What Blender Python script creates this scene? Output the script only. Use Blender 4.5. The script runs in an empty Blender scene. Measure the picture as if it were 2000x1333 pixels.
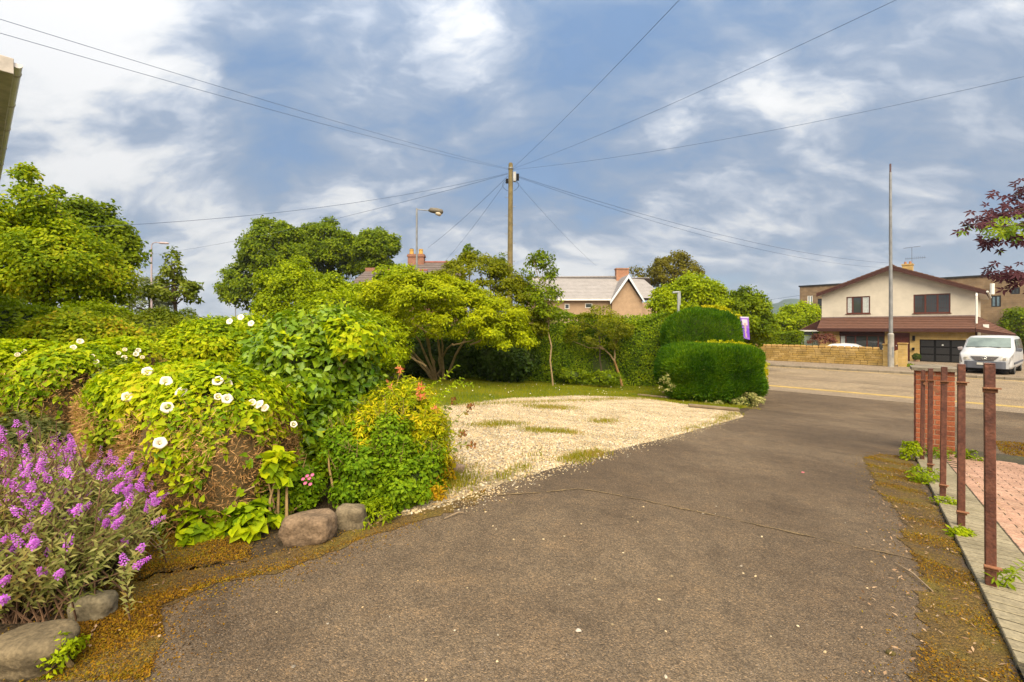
import bpy, bmesh, math, random
import numpy as np
from mathutils import Vector, Matrix

# ------------------------------------------------------------------ camera
SC = bpy.context.scene
COL = SC.collection
CAMZ = 2.42
FPX = 888.9
HX, HY = 1000.0, 640.0
cd = bpy.data.cameras.new("camera")
cam = bpy.data.objects.new("camera", cd)
COL.objects.link(cam)
cam.location = (0, 0, CAMZ)
cam.rotation_euler = (math.radians(90), 0, 0)
cd.lens = 16.0
cd.sensor_width = 36.0
cd.shift_y = -0.01325
cd.clip_start = 0.05
cd.clip_end = 9000
SC.camera = cam

# ------------------------------------------------------------------ exposure, sun, sky
SC.view_settings.view_transform = 'Standard'
SC.view_settings.look = 'None'
SC.view_settings.exposure = 2.75
SC.view_settings.gamma = 1.0
SC.view_settings.use_curve_mapping = False

SUN_EL, SUN_AZ = math.radians(50), math.radians(176)   # azimuth from +Y, clockwise
sl = bpy.data.lights.new("sun", 'SUN')
sl.energy = 1.5
sl.angle = math.radians(65)
sl.color = (1.0, 0.875, 0.66)
sun = bpy.data.objects.new("sun", sl)
COL.objects.link(sun)
sdir = Vector((math.sin(SUN_AZ) * math.cos(SUN_EL), math.cos(SUN_AZ) * math.cos(SUN_EL), math.sin(SUN_EL)))
sun.rotation_euler = sdir.to_track_quat('Z', 'Y').to_euler()

W = bpy.data.worlds.new("World")
SC.world = W
W.use_nodes = True
nt = W.node_tree
nt.nodes.clear()


def N(nt, t, **kw):
    n = nt.nodes.new(t)
    for k, v in kw.items():
        if k.startswith('i_'):
            key = k[2:]
            key = int(key) if key.isdigit() else key
            n.inputs[key].default_value = v
        else:
            setattr(n, k, v)
    return n


def math_n(nt, op, a, b=None, c=None):
    n = nt.nodes.new('ShaderNodeMath')
    n.operation = op
    for i, v in enumerate((a, b, c)):
        if v is None:
            continue
        if isinstance(v, (int, float)):
            n.inputs[i].default_value = v
        else:
            nt.links.new(v, n.inputs[i])
    return n.outputs[0]


def ramp(nt, fac, stops, interp='LINEAR'):
    r = nt.nodes.new('ShaderNodeValToRGB')
    r.color_ramp.interpolation = interp
    e = r.color_ramp.elements
    while len(e) < len(stops):
        e.new(0.5)
    for i, (p, c) in enumerate(stops):
        e[i].position = p
        e[i].color = (c[0], c[1], c[2], 1)
    nt.links.new(fac, r.inputs[0])
    return r.outputs[0]


def mixc(nt, f, a, b, mode='MIX'):
    m = nt.nodes.new('ShaderNodeMix')
    m.data_type = 'RGBA'
    m.blend_type = mode
    for s, v in ((m.inputs[0], f), (m.inputs[6], a), (m.inputs[7], b)):
        if isinstance(v, (int, float)):
            s.default_value = v
        elif isinstance(v, tuple):
            s.default_value = (v[0], v[1], v[2], 1)
        else:
            nt.links.new(v, s)
    return m.outputs[2]


tc = N(nt, 'ShaderNodeTexCoord')
sky = N(nt, 'ShaderNodeTexSky', sky_type='NISHITA', sun_disc=False, sun_elevation=SUN_EL, sun_rotation=SUN_AZ)
sep = N(nt, 'ShaderNodeSeparateXYZ')
nt.links.new(tc.outputs['Generated'], sep.inputs[0])
zc = math_n(nt, 'MAXIMUM', sep.outputs[2], 0.0)
zp = math_n(nt, 'ADD', zc, 0.55)
qx = math_n(nt, 'DIVIDE', sep.outputs[0], zp)
qy = math_n(nt, 'DIVIDE', sep.outputs[1], zp)
cmb = N(nt, 'ShaderNodeCombineXYZ')
nt.links.new(qx, cmb.inputs[0])
nt.links.new(qy, cmb.inputs[1])
mp = N(nt, 'ShaderNodeMapping')
mp.inputs['Rotation'].default_value = (0, 0, math.radians(38))
mp.inputs['Scale'].default_value = (1.35, 2.3, 1)
mp.inputs['Location'].default_value = (7.3, 2.9, 0)
nt.links.new(cmb.outputs[0], mp.inputs[0])
wrp = N(nt, 'ShaderNodeTexNoise', i_Scale=1.6, i_Detail=4.0)
nt.links.new(mp.outputs[0], wrp.inputs['Vector'])
wv_ = N(nt, 'ShaderNodeVectorMath', operation='MULTIPLY_ADD')
wv_.inputs[1].default_value = (.55, .55, .55)
nt.links.new(wrp.outputs['Color'], wv_.inputs[0])
nt.links.new(mp.outputs[0], wv_.inputs[2])
n1 = N(nt, 'ShaderNodeTexNoise', i_Scale=1.35, i_Detail=8.0, i_Roughness=0.50)
nt.links.new(wv_.outputs[0], n1.inputs['Vector'])
n2 = N(nt, 'ShaderNodeTexNoise', i_Scale=4.2, i_Detail=9.0, i_Roughness=0.60)
nt.links.new(wv_.outputs[0], n2.inputs['Vector'])


def dirblob(px, py, width):
    """soft cloud gap round a direction of the sky"""
    d = Vector(((px - HX) / FPX, 1, (HY - py) / FPX)).normalized()
    v = N(nt, 'ShaderNodeVectorMath', operation='DOT_PRODUCT')
    v.inputs[1].default_value = d
    nt.links.new(tc.outputs['Generated'], v.inputs[0])
    a = math_n(nt, 'SUBTRACT', 1.0, v.outputs['Value'])
    a = math_n(nt, 'DIVIDE', a, -(1 - math.cos(math.radians(width))))
    return math_n(nt, 'EXPONENT', a)


cov = math_n(nt, 'MULTIPLY_ADD', n1.outputs['Fac'], 2.0, -0.44)
cov = math_n(nt, 'ADD', cov, math_n(nt, 'MULTIPLY_ADD', n2.outputs['Fac'], 1.5, -0.75))
# brighter towards the left where the sun stands, darker to the right
cov = math_n(nt, 'MULTIPLY_ADD', sep.outputs[0], -0.10, cov)
for px, py, w, a in ((570, 205, 7, -.24), (450, 110, 5, -.20), (640, 20, 7, -.14), (1080, 260, 10, -.18),
                     (1500, 330, 13, -.12), (1720, 130, 10, -.12), (1120, 120, 8, -.10), (330, 260, 6, -.10),
                     (690, 130, 7, .26), (200, 330, 12, .24), (60, 120, 11, .30), (940, 140, 5, .26),
                     (1270, 280, 5, .12), (300, 20, 8, .12), (1150, 540, 6, .14), (1640, 500, 4, .14),
                     (420, 560, 9, .10), (1900, 20, 8, .05)):
    cov = math_n(nt, 'MULTIPLY_ADD', dirblob(px, py, w), a, cov)
cloudcol = ramp(nt, cov, [(0.06, (0.135, 0.225, 0.375)), (0.28, (0.215, 0.300, 0.435)), (0.50, (0.330, 0.400, 0.515)),
                          (0.67, (0.53, 0.585, 0.675)), (0.82, (0.76, 0.780, 0.80)), (0.96, (0.86, 0.865, 0.87))])
# x 1/4 for exposure 2, then / background strength
scl = N(nt, 'ShaderNodeVectorMath', operation='SCALE')
scl.inputs['Scale'].default_value = 0.149 / 0.05
nt.links.new(cloudcol, scl.inputs[0])
thin = ramp(nt, cov, [(0.0, (.16, .16, .16)), (0.4, (.05, .05, .05)), (0.7, (.01, .01, .01))])
sepf = N(nt, 'ShaderNodeSeparateColor')
nt.links.new(thin, sepf.inputs[0])
col = mixc(nt, sepf.outputs[0], scl.outputs[0], sky.outputs[0])
# overcast sky brightens towards the zenith (CIE overcast)
g = math_n(nt, 'MULTIPLY_ADD', math_n(nt, 'POWER', zc, 2.0), 1.3, 0.93)
scl2 = N(nt, 'ShaderNodeVectorMath', operation='SCALE')
nt.links.new(col, scl2.inputs[0])
nt.links.new(g, scl2.inputs['Scale'])
bg = N(nt, 'ShaderNodeBackground', i_Strength=0.05)
nt.links.new(scl2.outputs[0], bg.inputs[0])
wo = N(nt, 'ShaderNodeOutputWorld')
nt.links.new(bg.outputs[0], wo.inputs[0])

# ------------------------------------------------------------------ geometry of the place
NX, NY = 0.735, 0.678          # across the road (away from camera)
WX, WY = 0.678, -0.735         # along the road, to the right
DX, DY = 0.624, 0.781          # along the row of fence posts
SK = [-6000, 1, 1.5, 2, 2.5, 3, 3.5] + [4 + i for i in range(10)] + [14, 14.5, 15, 15.5, 16, 16.5, 17, 6000]


def zs_raw(s):
    a = 0.085
    k = 0.5
    f = lambda v: k * math.log1p(math.exp(min(v / k, 60)))
    return max(0.0, 1.12 - a * (f(s - 2.0) - f(s - 15.2)))


SZ = [1.12 if s <= 1 else (0.0 if s >= 17 else zs_raw(s)) for s in SK]


def zg(x, y):
    return float(np.interp(NX * x + NY * y, SK, SZ))


def zgn(x, y):
    return np.interp(NX * x + NY * y, SK, SZ)


def P(px, py, Y):
    return Vector(((px - HX) / FPX * Y, Y, CAMZ - (py - HY) / FPX * Y))


def G(px, py, off=0.0):
    lo, hi = 0.2, 400.0
    r = (px - HX) / FPX
    for _ in range(60):
        m = (lo + hi) / 2
        z = CAMZ - (py - HY) / FPX * m
        if z > zg(r * m, m):
            lo = m
        else:
            hi = m
    return Vector((r * m, m, zg(r * m, m) + off))


def U(s, t, z=0.0):
    """point from road coordinates: s across, t along to the right"""
    return Vector((NX * s + WX * t, NY * s + WY * t, z))


def T(px, s):
    r = (px - HX) / FPX
    return s * (NY * r - NX) / (WX - WY * r)


def Zat(px, py, s):
    t = T(px, s)
    Y = NY * s + WY * t
    return CAMZ - (py - HY) / FPX * Y


# ------------------------------------------------------------------ object helpers
def tag(o, label=None, cat=None, group=None, kind=None):
    if label: o['label'] = label
    if cat: o['category'] = cat
    if group: o['group'] = group
    if kind: o['kind'] = kind
    return o


def empty(name, loc, label, cat, group=None, rz=0.0):
    o = bpy.data.objects.new(name, None)
    o.empty_display_size = 0.2
    COL.objects.link(o)
    o.location = loc
    o.rotation_euler = (0, 0, rz)
    o['_inv'] = 0
    del o['_inv']
    return tag(o, label, cat, group)


def link(name, me, m=None, parent=None, world=True):
    """link mesh data; vertices are in world space when world=True and the parent is an unrotated or rotated Empty"""
    if m is not None and len(me.materials) == 0:
        me.materials.append(m)
    o = bpy.data.objects.new(name, me)
    COL.objects.link(o)
    if parent is not None:
        o.parent = parent
        if world:
            root = parent
            mw = Matrix.Identity(4)
            chain = []
            while root is not None:
                chain.append(root)
                root = root.parent
            for c in reversed(chain):
                mw = mw @ c.matrix_parent_inverse @ Matrix.LocRotScale(c.location, c.rotation_euler, c.scale)
            o.matrix_parent_inverse = mw.inverted()
    return o


def mesh_np(name, verts, faces_flat, sizes, smooth=False):
    me = bpy.data.meshes.new(name)
    nv = len(verts)
    me.vertices.add(nv)
    me.vertices.foreach_set('co', np.asarray(verts, dtype=np.float32).ravel())
    me.loops.add(len(faces_flat))
    me.loops.foreach_set('vertex_index', np.asarray(faces_flat, dtype=np.int32))
    nf = len(sizes)
    me.polygons.add(nf)
    st = np.zeros(nf, dtype=np.int32)
    st[1:] = np.cumsum(sizes)[:-1]
    me.polygons.foreach_set('loop_start', st)
    if smooth:
        me.polygons.foreach_set('use_smooth', np.ones(nf, dtype=bool))
    me.update(calc_edges=True)
    return me


class MB:
    """collects simple shapes into one mesh"""
    def __init__(s):
        s.v = []; s.f = []

    def add(s, vs, fs):
        b = len(s.v)
        s.v += [tuple(v) for v in vs]
        s.f += [tuple(i + b for i in f) for f in fs]
        return s

    def box(s, a, b, M=None):
        (x0, y0, z0), (x1, y1, z1) = a, b
        vs = [Vector(c) for c in ((x0, y0, z0), (x1, y0, z0), (x1, y1, z0), (x0, y1, z0), (x0, y0, z1), (x1, y0, z1), (x1, y1, z1), (x0, y1, z1))]
        if M is not None: vs = [M @ v for v in vs]
        return s.add(vs, [(3, 2, 1, 0), (4, 5, 6, 7), (0, 1, 5, 4), (1, 2, 6, 5), (2, 3, 7, 6), (3, 0, 4, 7)])

    def prism(s, poly, d):
        """extrude polygon (list of Vector) by vector d"""
        n = len(poly)
        vs = [Vector(p) for p in poly] + [Vector(p) + d for p in poly]
        return s.add(vs, [tuple(range(n - 1, -1, -1)), tuple(range(n, 2 * n))] + [(i, (i + 1) % n, n + (i + 1) % n, n + i) for i in range(n)])

    def tube(s, pts, rads, sides=8, cap=True):
        pts = [Vector(p) for p in pts]
        if isinstance(rads, (int, float)): rads = [rads] * len(pts)
        b = len(s.v)
        prev = None
        for i, p in enumerate(pts):
            t = (pts[min(i + 1, len(pts) - 1)] - pts[max(i - 1, 0)]).normalized()
            if prev is None:
                a = t.orthogonal().normalized()
            else:
                a = (prev - t * prev.dot(t))
                a = a.normalized() if a.length > 1e-6 else t.orthogonal().normalized()
            prev = a
            c = t.cross(a)
            for k in range(sides):
                an = 2 * math.pi * k / sides
                s.v.append(tuple(p + (a * math.cos(an) + c * math.sin(an)) * rads[i]))
        for i in range(len(pts) - 1):
            for k in range(sides):
                k2 = (k + 1) % sides
                s.f.append((b + i * sides + k, b + i * sides + k2, b + (i + 1) * sides + k2, b + (i + 1) * sides + k))
        if cap:
            s.f.append(tuple(b + k for k in range(sides - 1, -1, -1)))
            e = b + (len(pts) - 1) * sides
            s.f.append(tuple(e + k for k in range(sides)))
        return s

    def build(s, name, m, parent=None, smooth=False, world=True, bevel=0):
        me = bpy.data.meshes.new(name)
        me.from_pydata(s.v, [], s.f)
        if bevel:
            bm = bmesh.new(); bm.from_mesh(me)
            bmesh.ops.bevel(bm, geom=bm.edges[:], offset=bevel, segments=1, affect='EDGES')
            bm.to_mesh(me); bm.free()
        if smooth:
            me.polygons.foreach_set('use_smooth', [True] * len(me.polygons))
        if len(s.f) < 20000:
            bm = bmesh.new(); bm.from_mesh(me); bmesh.ops.recalc_face_normals(bm, faces=bm.faces[:]); bm.to_mesh(me); bm.free()
        me.update()
        return link(name, me, m, parent, world)


# ------------------------------------------------------------------ materials
MATS = {}


def pbase(name):
    m = bpy.data.materials.new(name)
    m.use_nodes = True
    t = m.node_tree
    b = t.nodes['Principled BSDF']
    MATS[name] = m
    return m, t, b


def mat(name, c, rough=0.75, var=0.25, scale=6.0, bump=0.0, bscale=60.0, spec=0.3, metal=0.0, c2=None, fine=None):
    if name in MATS: return MATS[name]
    m, t, b = pbase(name)
    geo = N(t, 'ShaderNodeNewGeometry')
    n = N(t, 'ShaderNodeTexNoise', i_Scale=scale, i_Detail=5.0, i_Roughness=0.6)
    t.links.new(geo.outputs['Position'], n.inputs['Vector'])
    lo = tuple(x * (1 - var) for x in c)
    hi = tuple(min(x * (1 + var), 1) for x in c) if c2 is None else c2
    cc = ramp(t, n.outputs['Fac'], [(0.3, lo), (0.7, hi)])
    if fine:
        n3 = N(t, 'ShaderNodeTexNoise', i_Scale=fine, i_Detail=2.0)
        t.links.new(geo.outputs['Position'], n3.inputs['Vector'])
        f = ramp(t, n3.outputs['Fac'], [(0.3, (.7, .7, .7)), (0.7, (1.25, 1.25, 1.25))])
        cc = mixc(t, 1.0, cc, f, 'MULTIPLY')
    t.links.new(cc, b.inputs['Base Color'])
    b.inputs['Roughness'].default_value = rough
    b.inputs['Specular IOR Level'].default_value = spec
    b.inputs['Metallic'].default_value = metal
    if bump:
        n2 = N(t, 'ShaderNodeTexNoise', i_Scale=bscale, i_Detail=4.0)
        t.links.new(geo.outputs['Position'], n2.inputs['Vector'])
        bp = N(t, 'ShaderNodeBump', i_Strength=bump, i_Distance=0.01)
        t.links.new(n2.outputs['Fac'], bp.inputs['Height'])
        t.links.new(bp.outputs[0], b.inputs['Normal'])
    return m


def leafmat(name, cols, trans=0.35, scale=1.2, rough=0.6, tip=None, spec=0.10):
    """cols: list of colours picked per leaf; slow noise shifts whole clumps"""
    m, t, b = pbase(name)
    geo = N(t, 'ShaderNodeNewGeometry')
    n = N(t, 'ShaderNodeTexNoise', i_Scale=scale, i_Detail=3.0)
    t.links.new(geo.outputs['Position'], n.inputs['Vector'])
    f = math_n(t, 'MULTIPLY_ADD', geo.outputs['Random Per Island'], 0.6, -0.05)
    f = math_n(t, 'ADD', f, math_n(t, 'MULTIPLY_ADD', n.outputs['Fac'], 1.3, -0.45))
    cols = [(q[0] * 1.14, q[1] * 1.02, q[2]) for q in cols]
    k = len(cols)
    c = ramp(t, f, [(i / (k - 1) * 0.86 + 0.07, cc) for i, cc in enumerate(cols)])
    t.links.new(c, b.inputs['Base Color'])
    b.inputs['Roughness'].default_value = rough
    b.inputs['Specular IOR Level'].default_value = spec
    tr = N(t, 'ShaderNodeBsdfTranslucent')
    tcx = mixc(t, 1.0, c, (1.2, 1.2, 0.4), 'MULTIPLY')
    t.links.new(tcx, tr.inputs[0])
    mx = N(t, 'ShaderNodeMixShader', i_0=trans)
    t.links.new(b.outputs[0], mx.inputs[1])
    t.links.new(tr.outputs[0], mx.inputs[2])
    t.links.new(mx.outputs[0], t.nodes['Material Output'].inputs[0])
    return m


def pieces_mat(name, cols, rough=0.8, fine=90, bump=0.5, per='obj', spec=0.3):
    """per-piece colour (object random or island random) with grain"""
    m, t, b = pbase(name)
    if per == 'obj':
        o = N(t, 'ShaderNodeObjectInfo'); r = o.outputs['Random']
        geo = N(t, 'ShaderNodeNewGeometry')
    else:
        geo = N(t, 'ShaderNodeNewGeometry'); r = geo.outputs['Random Per Island']
    k = len(cols)
    c = ramp(t, r, [(i / max(k - 1, 1), cc) for i, cc in enumerate(cols)])
    n = N(t, 'ShaderNodeTexNoise', i_Scale=fine, i_Detail=4.0, i_Roughness=0.65)
    t.links.new(geo.outputs['Position'], n.inputs['Vector'])
    f = ramp(t, n.outputs['Fac'], [(0.3, (.65, .65, .65)), (0.7, (1.3, 1.3, 1.3))])
    c = mixc(t, 1.0, c, f, 'MULTIPLY')
    n4 = N(t, 'ShaderNodeTexNoise', i_Scale=2.5, i_Detail=3.0)
    t.links.new(geo.outputs['Position'], n4.inputs['Vector'])
    f = ramp(t, n4.outputs['Fac'], [(0.35, (.78, .78, .74)), (0.65, (1.12, 1.12, 1.12))])
    c = mixc(t, 1.0, c, f, 'MULTIPLY')
    t.links.new(c, b.inputs['Base Color'])
    b.inputs['Roughness'].default_value = rough
    b.inputs['Specular IOR Level'].default_value = spec
    if bump:
        bp = N(t, 'ShaderNodeBump', i_Strength=bump, i_Distance=0.006)
        t.links.new(n.outputs['Fac'], bp.inputs['Height'])
        t.links.new(bp.outputs[0], b.inputs['Normal'])
    return m


def glassmat(name, c=(0.045, 0.05, 0.05), rough=0.06):
    m, t, b = pbase(name)
    b.inputs['Base Color'].default_value = (*c, 1)
    b.inputs['Roughness'].default_value = rough
    b.inputs['Specular IOR Level'].default_value = 0.8
    return m


# ------------------------------------------------------------------ numpy foliage
def unit(a):
    return a / np.maximum(np.linalg.norm(a, axis=1, keepdims=True), 1e-9)


def wave(p, freq, seed):
    r = np.random.RandomState(seed)
    out = np.zeros(len(p))
    for i in range(7):
        k = r.normal(size=3); k = k / np.linalg.norm(k) * freq * r.uniform(.5, 1.8)
        out += np.sin(p @ k + r.uniform(0, 6.28))
    return out / 3.2


def leaf_mesh(name, C, nrm, axis, L, Wd, shape='leaf', fold=0.18):
    """C base points, nrm leaf normals, axis leaf directions"""
    n = len(C)
    axis = unit(axis - nrm * np.sum(axis * nrm, axis=1, keepdims=True))
    side = np.cross(nrm, axis)
    L = L[:, None]; Wd = Wd[:, None]
    if shape == 'quad':
        V = np.stack([C, C + axis * L * .5 + side * Wd * .5, C + axis * L, C + axis * L * .5 - side * Wd * .5], 1)
        F = np.array([[0, 3, 2, 1]]); k = 4
    elif shape == 'leaf':
        mid = C + axis * L * .45 - nrm * Wd * fold
        tip = C + axis * L - nrm * L * .12
        V = np.stack([C, C + axis * L * .42 + side * Wd * .5, tip, C + axis * L * .42 - side * Wd * .5, mid], 1)
        F = np.array([[0, 4, 1], [4, 2, 1], [0, 3, 4], [3, 2, 4]]); k = 5
    elif shape == 'heart':
        mid = C + axis * L * .35 - nrm * Wd * fold
        V = np.stack([C, C - axis * L * .18 + side * Wd * .34, C + axis * L * .15 + side * Wd * .5, C + axis * L * 0.5 + side * Wd * .3,
                      C + axis * L * .9 - nrm * L * .15,
                      C + axis * L * 0.5 - side * Wd * .3, C + axis * L * .15 - side * Wd * .5, C - axis * L * .18 - side * Wd * .34, mid], 1)
        F = np.array([[0, 2, 1], [0, 8, 2], [8, 3, 2], [8, 4, 3], [8, 5, 4], [8, 6, 5], [0, 6, 8], [0, 7, 6]]); k = 9
    elif shape == 'blade':
        V = np.stack([C - side * Wd * .5, C + side * Wd * .5, C + axis * L], 1)
        F = np.array([[0, 1, 2]]); k = 3
    V = V.reshape(-1, 3)
    base = (np.arange(n) * k)[:, None, None]
    FF = (F[None] + base).ravel()
    return mesh_np(name, V, FF, np.full(n * len(F), F.shape[1]))


def orient(nrm, rs, droop=0.5, up=0.3, jit=0.5):
    """leaf normals and axes for points with outward direction nrm"""
    n = len(nrm)
    nn = nrm + rs.normal(size=(n, 3)) * jit
    nn[:, 2] += up
    nn = unit(nn)
    ax = nrm * 0.6 + rs.normal(size=(n, 3)) * 0.8
    ax[:, 2] -= droop
    return nn, unit(ax)


def clump_pts(rs, ells, nclump, cr, nleaf, flat=0.75, inner=0.5, bottom=-0.35, keep_in=0.75):
    """clumps scattered over the shells of ellipsoids (cx,cy,cz,rx,ry,rz)"""
    E = np.array(ells, dtype=float)
    E[:, 3:6] = np.maximum(E[:, 3:6] - .6 * cr, E[:, 3:6] * .4)
    a = np.array([(e[3] * e[4] + e[3] * e[5] + e[4] * e[5]) for e in E]); a /= a.sum()
    ctr = []; nr = []
    tries = 0
    while len(ctr) < nclump and tries < nclump * 20:
        tries += 1
        k = rs.choice(len(E), p=a)
        d = rs.normal(size=3); d /= np.linalg.norm(d)
        if d[2] < bottom: continue
        p = E[k, :3] + d * E[k, 3:6] * rs.uniform(.62, 1.0) ** .6
        q = (p - E[:, :3]) / E[:, 3:6]
        if (np.linalg.norm(q, axis=1) < keep_in).sum() > (1 if np.linalg.norm(q[k]) < keep_in else 0): continue
        ctr.append(p); nr.append(d / E[k, 3:6])
    ctr = np.array(ctr); nr = unit(np.array(nr))
    w = rs.uniform(.4, 1.35, len(ctr)) * cr
    idx = rs.choice(len(ctr), nleaf, p=(w ** 2) / (w ** 2).sum())
    d = unit(rs.normal(size=(nleaf, 3)) + nr[idx] * 0.7 + np.array([0, 0, .25]))
    r = rs.uniform(inner, 1.0, nleaf) ** .7
    pts = ctr[idx] + d * (w[idx] * r)[:, None] * np.array([1, 1, flat]) + rs.normal(size=(nleaf, 3)) * .13 * cr
    return pts, unit(d + nr[idx] * .5), ctr


def shell_pts(rs, c, r, n, p=2.0, depth=0.12, lump=0.08, freq=3.0, seed=1, zmin=-1.0):
    """points near the surface of a (super)ellipsoid"""
    d = unit(rs.normal(size=(int(n * 1.9), 3)))
    d = d[d[:, 2] > zmin][:n]
    q = 1.0 / (np.sum(np.abs(d) ** p, axis=1) ** (1 / p))
    q *= 1 + lump * wave(d * 3, freq / 3, seed)
    q *= 1 - np.abs(rs.normal(size=len(d))) * depth
    pts = np.array(c) + d * np.array(r) * q[:, None]
    g = np.sign(d) * np.abs(d * q[:, None]) ** (p - 1) / np.array(r)
    return pts, unit(g)


def core(name, c, r, m, parent, p=2.0, k=0.84, lump=0.1, seed=1, sub=3, zcut=None):
    bm = bmesh.new()
    bmesh.ops.create_icosphere(bm, subdivisions=sub, radius=1)
    d = np.array([v.co[:] for v in bm.verts])
    q = k / (np.sum(np.abs(d) ** p, axis=1) ** (1 / p)) * (1 + lump * wave(d * 3, 1.0, seed))
    X = np.array(c) + d * np.array(r) * q[:, None]
    for v, x in zip(bm.verts, X): v.co = x
    me = bpy.data.meshes.new(name)
    bm.to_mesh(me); bm.free()
    return link(name, me, m, parent)


def inner_leaves(name, ells, L, lm, parent, seed, k=.8, dens=2.2, p=2.0, n_max=9000):
    """shaded leaves deep inside a bush"""
    r = np.random.RandomState(seed + 500)
    PP, NN = [], []
    for el in ells:
        a = 4 * math.pi * ((el[3] * el[4]) ** 1.6 / 3 + (el[3] * el[5]) ** 1.6 / 3 + (el[4] * el[5]) ** 1.6 / 3) ** (1 / 1.6) * k * k
        n = int(min(n_max, a / (L * L * .6) * dens))
        q, nn = shell_pts(r, el[:3], np.array(el[3:6]) * k, n, p, .10, .10, 3, seed)
        PP.append(q); NN.append(nn)
    P_ = np.concatenate(PP); N_ = np.concatenate(NN)
    g = P_[:, 2] > zgn(P_[:, 0], P_[:, 1]) + .01
    P_, N_ = P_[g], N_[g]
    n2, ax = orient(N_, r, .6, .2, .6)
    Ls = L * r.uniform(.7, 1.3, len(P_))
    return link(name, leaf_mesh(name, P_, n2, ax, Ls, Ls * .65, 'quad'), lm, parent)


def sheet(name, poly, m, off=0.0, rough_edge=0.0, seed=0, step=0.25, parent=None, kind='structure', extra=None):
    """flat sheet draped on the ground profile, outline poly = list of (x, y)"""
    pts = [Vector((p[0], p[1], 0)) for p in poly]
    if rough_edge:
        rr = random.Random(seed)
        out = []
        for a, b in zip(pts, pts[1:] + pts[:1]):
            nseg = max(1, int((b - a).length / step))
            dirv = (b - a).normalized(); nn = Vector((-dirv.y, dirv.x, 0))
            for i in range(nseg):
                q = a.lerp(b, i / nseg)
                out.append(q + nn * rr.uniform(-rough_edge, rough_edge))
        pts = out
    bm = bmesh.new()
    f = bm.faces.new([bm.verts.new(p) for p in pts])
    for s in SK[1:-1]:
        bmesh.ops.bisect_plane(bm, geom=bm.verts[:] + bm.edges[:] + bm.faces[:], dist=1e-5,
                               plane_co=(NX * s, NY * s, 0), plane_no=(NX, NY, 0))
    bmesh.ops.triangulate(bm, faces=bm.faces[:])
    for v in bm.verts:
        v.co.z = zg(v.co.x, v.co.y) + off
    for fc in bm.faces:
        if fc.normal.z < 0: fc.normal_flip()
    bm.normal_update()
    for fc in bm.faces:
        if fc.normal.z < 0: fc.normal_flip()
    me = bpy.data.meshes.new(name)
    bm.to_mesh(me); bm.free()
    o = link(name, me, m, parent)
    if kind and parent is None: o['kind'] = kind
    return o


def inside(px, py, poly):
    x = np.asarray(px); y = np.asarray(py)
    r = np.zeros(len(x), dtype=bool)
    n = len(poly)
    for i in range(n):
        x1, y1 = poly[i][0], poly[i][1]; x2, y2 = poly[(i + 1) % n][0], poly[(i + 1) % n][1]
        c = ((y1 > y) != (y2 > y)) & (x < (x2 - x1) * (y - y1) / (y2 - y1 + 1e-12) + x1)
        r ^= c
    return r


def scatter(rs, poly, n):
    xs = [p[0] for p in poly]; ys = [p[1] for p in poly]
    X = rs.uniform(min(xs), max(xs), n * 4); Y = rs.uniform(min(ys), max(ys), n * 4)
    k = inside(X, Y, poly)
    X, Y = X[k][:n], Y[k][:n]
    return X, Y


def EL(x0, x1, y0, y1, Y, ry=None):
    """ellipsoid at depth Y filling a box of the view"""
    a = P(x0, y0, Y); b = P(x1, y1, Y)
    rx = (b.x - a.x) / 2; rz = (a.z - b.z) / 2
    return (a.x + rx, Y, b.z + rz, rx, ry if ry else rx, rz)

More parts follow.
